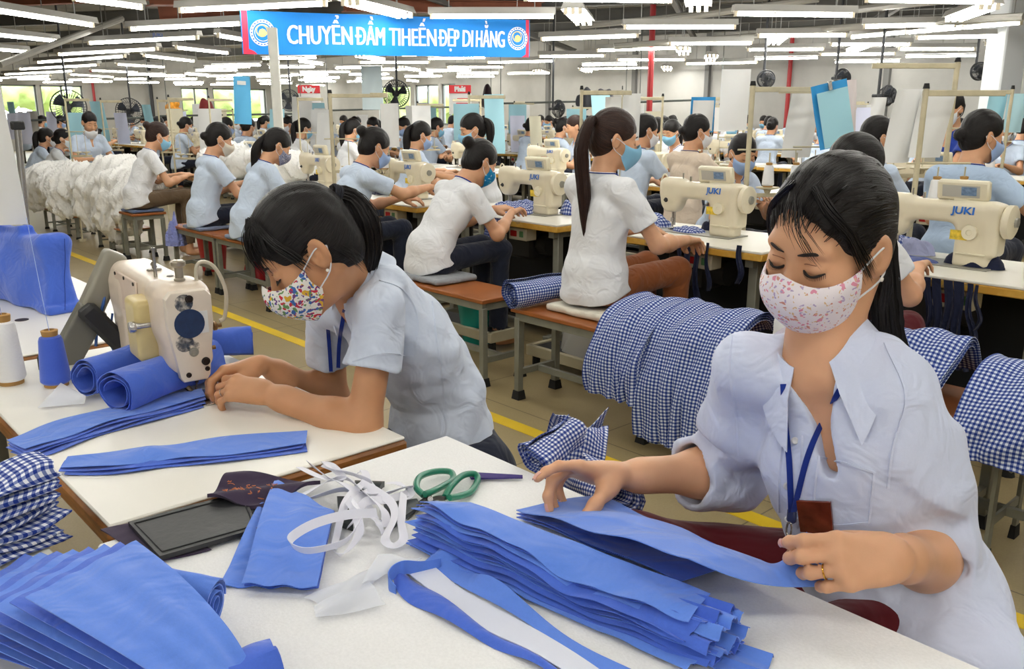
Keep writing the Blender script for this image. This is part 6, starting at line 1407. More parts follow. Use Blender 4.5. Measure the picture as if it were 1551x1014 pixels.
def heap(c, rx, ry, h, mat, label, rz=0.0, seed=1, name='fabric_heap', cat='fabric pile', group=None, rough=1.0):
    r = random.Random(seed); K = [(r.uniform(2, 7), r.uniform(2, 7), r.uniform(0, 6), r.uniform(.5, 1)) for _ in range(6)]; P = []; R = rotz(rz); n = 26
    for a in np.linspace(-1, 1, n):
        row = []
        for b in np.linspace(-1, 1, n):
            m = max(abs(a), abs(b)); s_ = 1 if m == 0 else m / math.hypot(a, b); x, y = a * s_, b * s_; q = math.hypot(x, y); e = sum(w * math.sin(f * x * 1.6 + g_ * y * 1.6 + p) for f, g_, p, w in K) / 4
            z = h * (max(0, 1 - q ** 2.2)) ** .6 * (1 + .35 * e * rough) + .004
            row.append(np.asarray(c) + R @ V3(x * rx * (1 + .08 * e), y * ry * (1 + .1 * math.sin(3 * x + seed)), z if q < .99 else .002))
        P.append(row)
    mb = MB(); mb.grid(P); return tag(mb.build(name, mat, ang=80), label, cat, group)
NVY = cloth('navy_cloth', (26, 32, 58), wrinkle=.6); LAV = cloth('lavender_cloth', (140, 150, 212), wrinkle=.8, wscale=25); WHT = cloth('white_garment', (240, 239, 236), wrinkle=.4, wscale=22, var=.03)
GSM = gingham('gingham_small', (40, 60, 140), (214, 222, 242), .02)
for k, (px, py, rx, ry, h, m, lab) in enumerate(((985, 312, .11, .09, .07, GSM, 'folded gingham pile at the table end right of the ponytail woman, rear one'), (990, 343, .10, .08, .05, GSM, 'folded gingham pile by the hand of the ponytail woman'), (1088, 350, .09, .06, .05, NVY, 'navy cloth bundle before the middle sewing machine'), (1043, 352, .09, .07, .02, GSM, 'gingham corner lapping over the table edge at the middle machine'),
    (775, 322, .16, .1, .05, GSM, 'gingham heap under the hands of the bun-haired woman'), (700, 303, .1, .08, .06, WHT, 'white cloth bundle left of the bun-haired woman at the table'), (835, 312, .1, .08, .04, GSM, 'gingham heap before the machine of the bun-haired woman'), (1375, 375, .10, .07, .06, GSM, 'gingham heap behind the needle of the right machine'), (1425, 372, .1, .06, .05, cloth('pale_lilac_cloth', (170, 176, 214), wrinkle=.6), 'pale lilac cloth behind the right machine'), (1385, 397, .09, .03, .015, cloth('grey_blue_cloth', (92, 104, 156), wrinkle=.5), 'flat grey blue scrap before the right machine'), (1475, 404, .11, .06, .055, NVY, 'navy cloth bundle at the foot of the right machine'),
    (585, 295, .16, .09, .03, NVY, 'dark navy cloth under the hands of the reaching woman'), (640, 296, .08, .06, .07, WHT, 'white cloth hanging at the table edge left of the bun-haired woman'))):
    q = G(px, py, .76); q[1] = min(q[1], 4.04); heap(q, rx * 1.15, ry, h * 1.35, m, lab, seed=k + 3)
# cloth that hangs from the table edge
TF = R1Y - .31
def hang(px, py0, py1, wpx, mat, label, name='hanging_strap', cat='strap', group=None, Y=TF - .012, flare=1.0, seed=0):
    a, b = DY(px, py0, Y), DY(px, py1, Y); w_ = wpx * (a @ HY) / 1343; r = random.Random(seed); P = []
    for v in np.linspace(0, 1, 24): P.append([lerp(a, b, v) + V3((u - .5) * w_ * lerp(1, flare, v) + .02 * math.sin(v * 6 + seed) * v, .012 * math.sin(u * 9 + seed + v * 3) * v - .012 * v, 0) for u in np.linspace(0, 1, 9)])
    mb = MB(); mb.grid(P, thick=.002); return tag(mb.build(name, mat, ang=70), label, cat, group)
for k, (px, y0, y1, w_) in enumerate(((1028, 362, 470, 8), (1040, 364, 485, 12), (1056, 366, 470, 10), (1072, 368, 440, 5), (1120, 372, 430, 9), (1405, 420, 520, 10), (1418, 422, 560, 14), (1436, 425, 545, 14), (1452, 427, 560, 16), (1470, 430, 520, 9), (1480, 432, 500, 5))):
    hang(px, y0, y1, w_, NVY, 'navy strap hanging from the table edge ' + ('below the middle machine' if px < 1200 else 'below the right machine'), group='navy straps %s' % ('middle' if px < 1200 else 'right'), seed=k)
hang(748, 330, 376, 44, gingham('striped_navy', (40, 52, 110), (150, 160, 205), .018), 'striped navy cloth hanging from the table edge at the elbow of the bun-haired woman', 'hanging_cloth', 'cloth', flare=1.1)
# white garments at left
def white_pile(x0, x1, y0, y1, zt, zb, n, label, seed):
    r = random.Random(seed); S = SDF()
    for k in range(n):
        x = lerp(x0, x1, (k + .5) / n) + r.uniform(-.06, .06); y = r.uniform(y0, y1); t = zt + r.uniform(-.1, .06); b = zb + r.uniform(0, .22)
        S.chain([V3(x + r.uniform(-.1, .1), y + .15, t), V3(x, y - .02, lerp(t, b, .35)), V3(x + r.uniform(-.06, .06), y - .06, lerp(t, b, .7)), V3(x + r.uniform(-.06, .06), y - .04, b)], [.14, .15, .12, .07], k=.06)
        S.ell(V3(x, y + r.uniform(0, .3), t), (.2, .2, .12), k=.06)
    def sn(P):
        a = P[..., 0] * 26 + 2.2 * np.sin(P[..., 2] * 5 + P[..., 0] * 4) + P[..., 1] * 14; b = P[..., 0] * 61 + P[..., 1] * 40 + 2.5 * np.sin(P[..., 2] * 9 + P[..., 0] * 13)
        return .045 * np.abs(np.sin(a)) ** .6 - .03 + .02 * np.abs(np.sin(b)) ** .7 - .01 + .01 * np.sin(P[..., 2] * 34 + 3 * np.sin(P[..., 0] * 17 + P[..., 1] * 9))
    sn0 = lambda P: .03 * np.abs(np.sin(P[..., 0] * 19 + 2 * np.sin(P[..., 2] * 6 + P[..., 0] * 5) + P[..., 1] * 7)) - .02 + .016 * np.sin(P[..., 0] * 47 + P[..., 2] * 13 + 2 * np.sin(P[..., 2] * 15)) + .006 * np.sin(P[..., 2] * 40 + 3 * np.sin(P[..., 0] * 30))
    v, f = S.mesh(.0165, sn, .06); return tag(obj_from('garment_pile', v, f, WHT), label, 'garments')
white_pile(-9.75, -8.85, 2.85, 3.05, .78, .16, 7, 'white ruffled garment pile hanging down left of the olive-trousered woman', 1)
white_pile(-11.9, -10.0, 2.7, 2.85, .70, .28, 9, 'white ruffled garment pile at far left before the two standing workers', 2)
white_pile(-8.9, -7.4, 3.8, 3.95, .90, .78, 6, 'white ruffled garments heaped on the table before the olive-trousered woman', 3)
for x in (-9.5, -9.1, -11.5, -10.6): place(P_BEN, (x, 3.02, 0), 0, 'bench buried under the white garments at left', 'benches under white garments', sc=(.42, 1, .55))
heap(V3(-7.28, 2.78, .30), .10, .08, .2, LAV, 'lavender ruffled cloth hanging at the left end of the bench under the beige-masked woman', seed=8, rough=1.6)
MB
# buckets, plastic bag, foot rests
tb = thing('bucket', 'teal plastic bucket under the bench of the bun-haired woman', 'bucket', tuple(G(722, 520, 0))); q = G(722, 520, 0)
MB().lathe([(.0, .005), (.085, .005), (.115, .25), (.12, .25), (.12, .262), (.108, .262), (.08, .02), (0, .02)], q, n=24).build('body', M('teal_plastic', (20, 150, 138), .35), tb); MB().tube([q + V3(.12 * math.cos(a), .03, .255 + .02 - .09 * math.sin(a) * -1) for a in np.linspace(0, PI, 12)], .003, 6).build('handle', chrome, tb)
q = G(388, 432, 0); heap(q + V3(0, 0, .05), .1, .09, .2, M('red_plastic', (190, 36, 44), .35), 'red plastic bag hanging low behind the bench before the floral-masked woman', name='plastic_bag', cat='bag', seed=4)
q = G(325, 410, 0); rb = thing('bucket', 'red bucket standing under the bench at left', 'bucket', tuple(q)); MB().lathe([(0, .005), (.1, .005), (.13, .3), (.135, .3), (.135, .31), (.12, .31), (.095, .02), (0, .02)], q, n=20).build('body', M('red_bucket', (180, 32, 40), .4), rb)
frm_ = M('foot_rest_cream', (188, 180, 152), .6, var=.1)
for k, (x, lab) in enumerate(((-3.0, 'cream foot rest under the table behind the ponytail woman'), (-4.1, 'cream foot rest under the table behind the bun-haired woman'), (-6.3, 'cream foot rest under the table at left'))):
    t = thing('foot_rest', lab, 'foot rest', (x, 3.32, 0)); MB().box((x, 3.22, .1), (.8, .03, .06), bev=.004).box((x - .38, 3.32, .1), (.03, .2, .06)).box((x + .38, 3.32, .1), (.03, .2, .06)).build('frame', frm_, t); MB().box((x, 3.33, .115), (.74, .19, .012)).build('board', dark, t)
    for s_ in (-1, 1): MB().cyl((x + s_ * .36, 3.25, 0), (x + s_ * .36, 3.25, .08), .022, n=8).build('rubber_foot', rub, t)
plc = M('clear_plastic_bag', (226, 226, 222), .25, alpha=.55)
heap(V3(-2.95, 3.3, .125), .26, .08, .2, plc, 'crumpled clear plastic bag on the foot rest behind the ponytail woman', name='plastic_bag', cat='bag', seed=6, rough=1.8)
for k, (x, c) in enumerate(()) if True else enumerate(((-1.1, (70, 22, 26)), (-2.2, (34, 34, 40)), (-3.5, (30, 32, 40)), (-4.9, (36, 34, 34)))): heap(V3(x, 3.92, .0), .32, .16, .34, cloth('scrap_%d' % k, c), 'dark heap of scraps on the floor under the aisle row tables', seed=11 + k, group='dark scrap heaps', name='scrap_heap')
# ================================================================= the two women in front
def hero(label, c):
    """c: joints and looks in world space"""
    N, P, W1, Ch = c['N'], c['P'], c['W'], c['C']; tr = nrm(c['SR'] - c['SL']); up = nrm(N - Ch); tr = nrm(tr - up * (tr @ up)); fw = np.cross(up, tr); T = np.stack([tr, fw, up], 1)
    HR, HC, hs = c['HR'], c['HC'], c['hs']; base = V3(P[0], P[1], 0)
    body = SDF(); head_prims(body, HC, HR, hs); nb = HC + HR @ (V3(0, -.03, -.05) * hs); body.cap(nb, N + T @ V3(0, .0, -.02), .045, .05, k=.03)
    body.cap(HC + HR @ (V3(-.05, -.02, -.06) * hs), N + T @ V3(-.012, .055, -.03), .012, .01, k=.03); body.cap(HC + HR @ (V3(.05, -.02, -.06) * hs), N + T @ V3(.012, .055, -.03), .012, .01, k=.03)
    body.loft([(P, tr, .14, .095), (W1, tr, .11, .075), (Ch, tr, .115, .075), (N - up * .06, tr, .085, .055), (N, tr, .048, .048)], k=.025); body.cap(c['SR'], c['SL'], .032, k=.03); body.ell(N + T @ V3(0, .035, -.1), (.075, .03, .07), T, k=.03)
    for s_ in (1, -1): body.cap(N + T @ V3(s_ * .015, .055, -.045), N + T @ V3(s_ * .10, .02, -.03), .010, .011, k=.02)
    nails = []
    for sd, sh, e, w, hd in ((1, c['SR'], c['ER'], c['WR'], c['handR']), (-1, c['SL'], c['EL'], c['WL'], c['handL'])):
        body.chain([sh, e], [.034, .037], k=.03); q = lerp(e, w, .28); body.chain([e, q, lerp(e, w, .8)], [.037, .0375, .026], k=.03)
        nn = nrm(hd['n']); a = nrm(w - e); sx = nrm(np.cross(nn, a)); R = np.stack([sx, a, np.cross(sx, a)], 1)
        body.ell(lerp(e, w, .9), (.0255, .055, .0195), R, k=.03); body.ell(w + nrm(hd['d']) * .03, (.03, .035, .0165), np.stack([nrm(np.cross(hd['n'], hd['d'])), nrm(hd['d']), nn], 1), k=.02)
        nails += [hand_prims(body, w, hd['d'], hd['n'], sd, hd['curls'], hd['spread'], hd['thumb'], sc=hd.get('sc', 1), k=.0055)]
    for q, k_, a_ in c['legs']: body.chain([q, k_, a_], [.055, .04, .032], k=.02); body.ell(a_ + fw * .07 - UPZ * .03, (.1, .1, .03), k=.03)
    v, f = body.mesh(.003); o = obj_from('person', v - base, f, c['skin']); o.location = tuple(base); tag(o, label, 'person')
    # nails
    for hnd in nails:
        for pts, d, dn in hnd:
            dn = nrm(dn - d * (dn @ d)); s_ = np.cross(d, dn); t = pts[3]; r = .0072
            mb = MB(); mb.grid([[t - d * .003 + d * .0085 * u + s_ * .0048 * vv * (1 - .25 * u * u) + dn * (r - .0006 - .0022 * vv * vv - .0028 * max(0, u) ** 2) for vv in np.linspace(-1, 1, 7)] for u in np.linspace(-.7, 1, 7)], thick=.0012); mb.build('fingernail', M('nail_pink', (226, 170, 152), .3, coat=.2), o)
    # shirt
    S = SDF(); slv = c['sleeve']
    for sh, e, w, ln in ((c['SR'], c['ER'], c['WR'], slv[0]), (c['SL'], c['EL'], c['WL'], slv[1])):
        if ln <= 1:
            d = nrm(e - sh); end = lerp(sh, e, ln); S.chain([sh, lerp(sh, e, ln + .15)], [.056, .066], k=.03); t1 = d
        else:
            d = nrm(w - e); end = lerp(e, w, ln - 1); S.chain([sh, lerp(sh, e, .5), e], [.056, .06, .06], k=.03); S.chain([e, end + d * .03], [.06, .056], k=.03); t1 = nrm(w - e)
            for q in (.0, .42, .8): S.cap(lerp(e, end, q) - t1 * .002, lerp(e, end, q) + t1 * .006, .0655 - .002 * q, k=.012)
        x = nrm(np.cross(t1, V3(.3, .2, .9))); R = np.stack([x, np.cross(t1, x), t1], 1); S.box(end + t1 * .06, (.085, .085, .06), R, rd=.002, op='s', k=.003)
        S.cap(lerp(sh, e, .6) if ln <= 1 else lerp(e, end, .3), end + t1 * .05, .042 if ln <= 1 else .047, .056 if ln <= 1 else .05, op='s', k=.003)
    hf = c.get('hem', .06)
    S.loft([(P - up * .02 + UPZ * 0 - UPZ * hf, tr, .18, .135), (P + up * .06, tr, .158, .12), (W1, tr, .14, .106), (Ch, tr, .152, .114), (N - up * .055 - fw * .006, tr, .125, .076), (N - up * .012 - fw * .006, tr, .068, .058)], k=.03)
    S.cap(lerp(c['SR'], c['SL'], .06), lerp(c['SR'], c['SL'], .94), .05, k=.03)
    for p, r in c.get('extra', ()): S.ell(p, r, T, k=.05)
    S.cap(N + T @ V3(0, -.004, -.02), nb, .052, .06, op='s', k=.004)
    vo = c['vopen']; S.loft([(N + T @ V3(vo[2], .12, .03), tr, vo[0], .09), (N + T @ V3(vo[2], .135, -vo[1]), tr, .003, .07)], op='s', k=.003); S.plane(P - up * .02 - UPZ * (hf - .005), c.get('hemdir', (0, 0, -1)), k=.004)
    S.cap(N + T @ V3(0, .11, -.015), N + T @ V3(0, .05, .02), .045, .05, op='s', k=.006)
    wn = shirt_noise(c['seed'], c.get('wr', .009)); w2 = shirt_noise(c['seed'] + 9, .005)
    v, f = S.mesh(.0044, lambda P_: wn(P_) + w2(P_ * 2.1), .012); sh = obj_from('shirt', v, f, c['shirt'], o); bv = bvh_of(v, f)
    def hit(px, py, off=.003):
        d = nrm(ray(px, py)); h = bv.ray_cast(Vector(CAM), Vector(d)); return None if h[0] is None else np.array(h[0]) - d * off
    def line(pts, n, off=.003): C = catmull([V3(x, y, 0) for x, y in pts], n); return [q for q in (hit(p[0], p[1], off) for p in C) if q is not None]
    # collar
    Gd = []
    for a in np.linspace(c['copen'], 2 * PI - c['copen'], 44):
        ca, sa = math.cos(a), math.sin(a); fr = max(0, ca) ** 1.5; e_ = min(1, abs(abs(a - PI) - (PI - c['copen'])) * 4) ; tipx = c['ctip'] * max(0, 1 - abs(abs(a - PI) - (PI - c['copen'])) * 1.1) ** 2
        q = lambda rx, ry, z: N + T @ V3(rx * sa, ry * ca + .002, z - .012)
        Gd.append([q(.056, .056, -.012 - .05 * fr), q(.058, .058, .036 - .045 * fr), q(.062, .062, .041 - .045 * fr), q(.068, .067, .036 - .048 * fr), q(.08 + .012 * fr, .082 + .012 * fr, .008 - .05 * fr), q(.094 + .02 * fr + tipx * .35, .094 + .022 * fr, -.016 - .06 * fr - tipx * .75)])
    mb = MB(); mb.grid(Gd, thick=.0018); mb.build('collar', c['shirt'], sh, ang=75)
    # trousers
    Tt = SDF(); Tt.loft([(P + up * .03, tr, .15, .11), (P - UPZ * .05, tr, .165, .125)], k=.03)
    for q, k_, a_ in c['legs']: Tt.chain([q, k_, a_ + UPZ * .06], [.082, .066, .056], k=.03); Tt.cap(a_ + UPZ * .03, a_ - UPZ * .2, .064, op='s', k=.004)
    Tt.box((P[0], P[1] + .07, c.get('seatz', .475) - .16), (.3, .22, .16), rd=.01, op='s', k=.01); v, f = Tt.mesh(.009, shirt_noise(5, .006), .006); obj_from('trousers', v, f, c['pants'], o)
    # face
    PH = lambda x, y, z: HC + HR @ (V3(x, y, z) * hs)
    bvb = None
    for s_ in (-1, 1):
        MB().tube([PH(s_ * x, y, z) for x, y, z in ((.012, .0895, .022), (.022, .0905, .0255), (.034, .086, .0275), (.046, .077, .0255), (.053, .069, .021))], [.001, .0024, .0028, .0022, .0006], 8, flat=.55, up=HR[:, 1]).build('eyebrow', BROW, o)
        el = catmull([PH(s_ * x, y, z) for x, y, z in ((.0155, .0815, -.0035), (.022, .0862, -.0072), (.031, .0882, -.0088), (.040, .0848, -.0078), (.0485, .0765, -.0035))], 20)
        mb = MB(); mb.tube(el, [.0008] + [.0019] * 18 + [.0009], 6)
        for i in range(2, 20): mb.tube([el[i], el[i] + HR @ V3(s_ * .0012 * (i - 7) / 5, .0042, -.0042) * hs * (.6 + .04 * i)], [.0005, .0002], 3)
        mb.build('eyelash', LASH, o)
        mb = MB(); mb.tube(catmull([PH(s_ * x, y, z) for x, y, z in ((.0165, .0815, .0055), (.025, .0855, .0095), (.034, .0855, .0098), (.044, .078, .006))], 14), .0006, 5); mb.build('lid_crease', M('crease_skin', (150, 98, 74), .6), o)
    mask_mesh(o, HC, HR, c['mask'], hs, bulge=c.get('bulge', 0))
    MB().lathe([(.0035, 0), (.003, .002), (0, .003)], PH(-.0865, -.004, -.042), -HR[:, 0], 12).build('ear_stud', M('pearl', (240, 236, 228), .2), o)
    # hair
    hm = hair_mesh('hair', o, HC, HR, c['hair'], .0034, c['tie'], hs, **c.get('hairkw', {}))
    r = random.Random(c['seed']); tie = np.asarray(c['tie'], float); mb = MB(); A = []
    for k in range(c.get('nstr', 150)): # combed strands lying on the scalp from hairline to the tie
        th = r.uniform(-2.0, 2.0); ph = abs(th) / 2.0; st_p = V3(.079 * math.sin(th * .8), .077 * math.cos(th * .8) + .012, .068 - .085 * ph ** 1.6 + r.uniform(-.006, .022)); mid = V3(.085 * math.sin(th * .75) * (.9 + .2 * r.random()), -.015, .128 - .115 * ph ** 1.3 + r.uniform(-.01, .01))
        pts = []
        for t in np.linspace(0, 1, 9):
            q = (1 - t) ** 2 * st_p + 2 * t * (1 - t) * (mid * 1.25 - V3(0, 0, .015)) + t * t * tie
            e = (q - V3(0, -.016, .04)) / V3(.0823, .104, .095); n_ = np.linalg.norm(e); q = V3(0, -.016, .04) + (q - V3(0, -.016, .04)) / n_ * (1.0 + r.uniform(0, .012)) if t < .93 else q; pts.append(PH(*q))
        b0 = len(mb.v); mb.tube(pts, [.0004] + [.001] * 7 + [.0006], 4); A += [(math.cos(k), math.sin(k), .3)] * (len(mb.v) - b0)
    for pts in c['locks']:
        for j in range(pts[1]):
            o0 = V3(r.uniform(-1, 1) * .5, r.uniform(-1, 1), r.uniform(-1, 1)) * 1.8; off = [(o0 + V3(r.uniform(-1, 1), r.uniform(-.3, .5), r.uniform(-1, 1)) * .35) * pts[2] * w_ for w_ in np.linspace(.7, 1, len(pts[0]))]
            C = catmull([PH(*(np.asarray(p) + o_)) for p, o_ in zip(pts[0], off)], 14); b0 = len(mb.v); mb.tube(C, [pts[3]] * 9 + [pts[3] * .8, pts[3] * .6, pts[3] * .45, pts[3] * .3, pts[3] * .1], 4); A += [(math.cos(j), math.sin(j), .3)] * (len(mb.v) - b0)
    mb.build('hair_strands', c['hair'], hm, attr={'strand': np.array(A)}, ang=70)
    tl = tail_mesh('ponytail', hm, [PH(*tie)] + [np.asarray(q) for q in c['tail']], c['tailr'], c['hair'], strands=60, up=tr, seed=3)
    tc = PH(*tie); tx = nrm(np.asarray(c['tail'][0]) - tc); a1 = nrm(np.cross(tx, UPZ)); a2 = np.cross(tx, a1)
    for q in range(3): MB().tube([tc + tx * (.006 + .006 * q) + (a1 * math.cos(a) + a2 * math.sin(a)) * .018 for a in np.linspace(0, 2 * PI, 17)[:-1]], .004, 6, closed=True).build('hair_tie', M('hair_tie_dark', (22, 24, 34), .8), hm)
    return o, sh, hit, line, T, PH
# --- the woman with the pink dotted mask at the cutting table
c = {}; c['N'] = DD(1244, 522, 1.20); c['HC'] = DD(1254, 368, 1.19); c['hs'] = .91; c['HR'] = basis(PI - .12, .33, -.10)
c['SR'] = DD(1128, 562, 1.25); c['SL'] = DD(1352, 604, 1.13); c['WR'] = DD(938, 722, 1.275)
c['ER'], c['WR'] = ik(c['SR'], c['WR'], .245, .225, (.1, .9, -.55)); c['WL'] = DD(1358, 846, .955); c['EL'] = DD(1414, 850, 1.12)
c['P'] = V3(-.47, 1.23, .655); c['W'] = V3(-.5, 1.205, .785); c['C'] = V3(-.535, 1.17, .915)
c['handR'] = dict(d=nrm(DD(862, 706, 1.25) - DD(938, 722, 1.275)), n=nrm(UPZ * .9 + HY * .45), curls=((.2, .35, .25), (.7, .75, .45), (.85, .8, .5), (1.0, .8, .5)), spread=(.06, 0, -.06, -.12), thumb=(.62, .5, -.75, .1, .15), sc=.98)
c['handL'] = dict(d=nrm(-HX * .85 - HY * .30 + UPZ * .12), n=nrm(-HY * .8 + UPZ * .5 + HX * .1), curls=((.7, .75, .35), (.85, .85, .45), (.95, .9, .5), (1.0, .9, .5)), spread=(.05, 0, -.04, -.1), thumb=(.8, .25, -.6, .25, .2), sc=.98)
c['legs'] = [(V3(-.555, 1.21, .665), V3(-.85, 1.05, .665), V3(-.83, .98, .10)), (V3(-.385, 1.20, .66), V3(-.55, .9, .655), V3(-.55, .86, .10))]; c['seatz'] = .55
c['skin'] = SK1; c['sleeve'] = (1.40, 1.22); c['vopen'] = (.042, .15, .0); c['copen'] = .42; c['ctip'] = .05; c['seed'] = 12; c['wr'] = .008; c['hem'] = .05; c['extra'] = [(V3(-.345, 1.12, .66), (.11, .12, .09)), (c['EL'] + V3(.035, .02, -.055), (.055, .05, .06))]
c['shirt'] = cloth('shirt_pale_lilac_blue', (214, 222, 246), wrinkle=.3, wscale=16, var=.02); c['pants'] = TR_MA; c['mask'] = MK_PINK; c['hair'] = H_BLK; c['tie'] = (-.02, -.11, -.005)
c['hairkw'] = dict(part=.012, low=-.075, vol=1.02, fringe=-.044)
PHc = lambda x, y, z: c['HC'] + c['HR'] @ (V3(x, y, z) * c['hs'])
c['tail'] = [DD(1342, 470, 1.24), DD(1352, 540, 1.25), DD(1385, 600, 1.25), DD(1395, 660, 1.27)]; c['tailr'] = [.02, .026, .028, .022, .008]
c['locks'] = [([(-.02, .052, .112), (-.045, .058, .085), (-.066, .044, .05), (-.076, .03, .01), (-.079, .012, -.03)], 50, .006, .0009), ([(.02, .052, .112), (.05, .054, .08), (.066, .042, .045), (.074, .028, .005), (.076, .015, -.04)], 40, .006, .0009), ([(-.01, .08, .112), (-.025, .1, .075), (-.04, .098, .045), (-.05, .09, .02)], 9, .008, .0005), ([(.0, .08, .112), (-.005, .102, .08), (-.016, .104, .05)], 6, .008, .0004), ([(-.07, -.02, .0), (-.082, -.03, -.05), (-.075, -.03, -.11), (-.09, -.02, -.16)], 25, .006, .0007)]
W1o, W1s, hit, line, T1, PH1 = hero('person in the foreground wearing a pink dotted mask and pale blue shirt with rolled sleeves', c)
def ribbon(pts, w_, mat, name, parent, th=.0014):
    up_ = -HY; P = []
    for i, p in enumerate(pts):
        t = nrm(pts[min(i + 1, len(pts) - 1)] - pts[max(i - 1, 0)]); s_ = nrm(np.cross(t, up_)); P.append([p - s_ * w_, p, p + s_ * w_])
    mb = MB(); mb.grid(P, thick=th); return mb.build(name, mat, parent, ang=70)
for pts in ([(1186, 582), (1189, 640), (1195, 700), (1198, 775)], [(1272, 590), (1245, 640), (1222, 695), (1202, 775)]):
    L = line(pts, 26, .005)
    if len(L) > 3: ribbon(L, .0042, NAVY, 'lanyard', W1o)
q = hit(1199, 782, .008)
if q is not None:
    MB().box(q, (.014, .008, .022), bev=.003).build('lanyard_clasp', M('clasp_dark', (44, 52, 90), .4), W1o); MB().tube([q + V3(.004 * math.cos(a), -.004, -.02 + .011 * math.sin(a)) for a in np.linspace(0, 2 * PI, 13)[:-1]], .0016, 6, closed=True).build('hook', chrome, W1o)
A4 = [hit(x, y, .008) for x, y in ((1206, 760), (1258, 762), (1262, 812), (1212, 806))]
if all(a is not None for a in A4):
    bo = sheet4(A4[0], A4[1], A4[2], A4[3], 8, 8, None, M('badge_brown', (120, 52, 34), .15, var=.4, vscale=40, coat=.6), 'name_badge', W1o, thick=.003)
for x, y in ((1182, 618), (1204, 668), (1192, 737), (1193, 787)):
    q = hit(x, y, .0025)
    if q is not None: MB().lathe([(.0052, -.001), (.0052, .0012), (.004, .002), (.0012, .0013), (0, .0012)], q, -HY * .95 + UPZ * .3, 14).build('button', M('button_pearl', (214, 214, 216), .3), W1s)
for pts in ([(1215, 660), (1214, 700), (1212, 760), (1208, 800)], [(1178, 610), (1186, 660), (1181, 720), (1180, 800)], [(1240, 692), (1280, 702), (1324, 716)], [(1240, 692), (1234, 740), (1234, 775)], [(1324, 716), (1320, 760), (1316, 792)], [(1234, 775), (1262, 795), (1316, 792)], [(1340, 520), (1372, 600), (1352, 680), (1345, 740)], [(1110, 500), (1105, 560), (1115, 640), (1118, 690)]):
    L = line(pts, 22, .0012)
    if len(L) > 3: ribbon(L, .0016, c['shirt'], 'seam', W1s, .0012)
MB().tube([c['WL'] + 0 * UPZ for _ in range(2)], .001, 3) if False else None
# ring on her left ring finger
hd = c['handL']; n_ = nrm(hd['n'] - nrm(hd['d']) * (hd['n'] @ nrm(hd['d']))); s_ = np.cross(n_, nrm(hd['d'])) * -1; fd = nrm(nrm(hd['d']) + s_ * -.04); mcp = c['WL'] + (s_ * -.010 + nrm(hd['d']) * .086) * .98; dd = fd * math.cos(.95) - n_ * math.sin(.95); rc_ = mcp + dd * .022; x_ = nrm(np.cross(dd, n_)); y_ = np.cross(dd, x_)
MB().tube([rc_ + (x_ * math.cos(a) + y_ * math.sin(a)) * .0088 for a in np.linspace(0, 2 * PI, 21)[:-1]], .0011, 6, closed=True).build('gold_ring', M('gold', (220, 170, 70), .2, metal=1), W1o)
W1c = c
# --- the woman with the floral mask at the sewing machine
c = {}; c['HC'] = DD(465, 380, 1.75); c['hs'] = 1.0; c['HR'] = basis(PI - .36, .63, .06); c['N'] = DD(536, 412, 1.88)
c['SL'] = DD(580, 470, 1.76); c['SR'] = DD(498, 472, 2.02); c['WL'] = DD(405, 596, 1.775); c['WL'][2] = max(c['WL'][2], TB + .03); c['EL'], c['WL'] = ik(c['SL'], c['WL'], .25, .235, (.9, .25, -.9))
c['WR'] = DD(400, 553, 1.93); c['ER'], c['WR'] = ik(c['SR'], c['WR'], .25, .235, (-.2, .2, -1)); c['P'] = V3(-1.57, 1.235, .58); c['W'] = V3(-1.58, 1.2, .74); c['C'] = V3(-1.61, 1.12, .885)
c['handL'] = dict(d=nrm(G(322, 600, .79) - c['WL'] + UPZ * .03), n=nrm(UPZ * .85 - HY * .5), curls=((.45, .75, .35), (.55, .75, .4), (.6, .75, .4), (.65, .7, .4)), spread=(.1, .03, -.05, -.14), thumb=(.85, .4, -.4, .2, .3))
c['handR'] = dict(d=nrm(DD(335, 560, 1.9) - c['WR'] + UPZ * .0), n=nrm(UPZ * .8 + HY * .1 - HX * .25), curls=((.6, .8, .4), (.65, .8, .45), (.7, .8, .45), (.75, .8, .45)), spread=(.12, .04, -.05, -.14), thumb=(.7, .5, -.45, .25, .3))
c['legs'] = [(V3(-1.6, 1.22, .575), V3(-1.68, .86, .6), V3(-1.7, .84, .1)), (V3(-1.44, 1.22, .575), V3(-1.46, .86, .6), V3(-1.46, .84, .1))]
c['skin'] = SK2; c['sleeve'] = (.55, .5); c['vopen'] = (.04, .12, .0); c['copen'] = .35; c['ctip'] = .03; c['seed'] = 31; c['wr'] = .008; c['hem'] = .10; c['shirt'] = cloth('shirt_pale_sky', (212, 222, 240), wrinkle=.3, wscale=14, var=.02); c['pants'] = JEAN; c['mask'] = MK_FLOR; c['hair'] = H_BLK
c['tie'] = (.0, -.112, .062); c['hairkw'] = dict(low=-.075, fringe=-.022, vol=1.03); PHd = lambda x, y, z: c['HC'] + c['HR'] @ V3(x, y, z)
c['tail'] = [DD(530, 302, 1.80), DD(552, 335, 1.8), DD(558, 380, 1.82), DD(552, 425, 1.84)]; c['tailr'] = [.015, .022, .03, .03, .015]; c['bulge'] = .006
c['locks'] = [([(s * .85, .045, .114), (s, .077 - 7 * s * s, .09), (s * 1.05, .0905 - 8 * s * s, .058), (s * 1.08, .0915 - 8 * s * s, .03 - .008 * (i % 3))], 14, .006, .0007) for i, s in enumerate(np.linspace(-.062, .062, 13))] + [([(-.05, .045, .1), (-.072, .042, .06), (-.078, .03, .02), (-.079, .022, -.015)], 40, .006, .0009), ([(.05, .045, .1), (.072, .042, .06), (.078, .03, .02), (.079, .022, -.015)], 20, .007, .0012), ([(-.07, -.04, -.0), (-.068, -.06, -.05), (-.06, -.065, -.085)], 25, .008, .0006)]
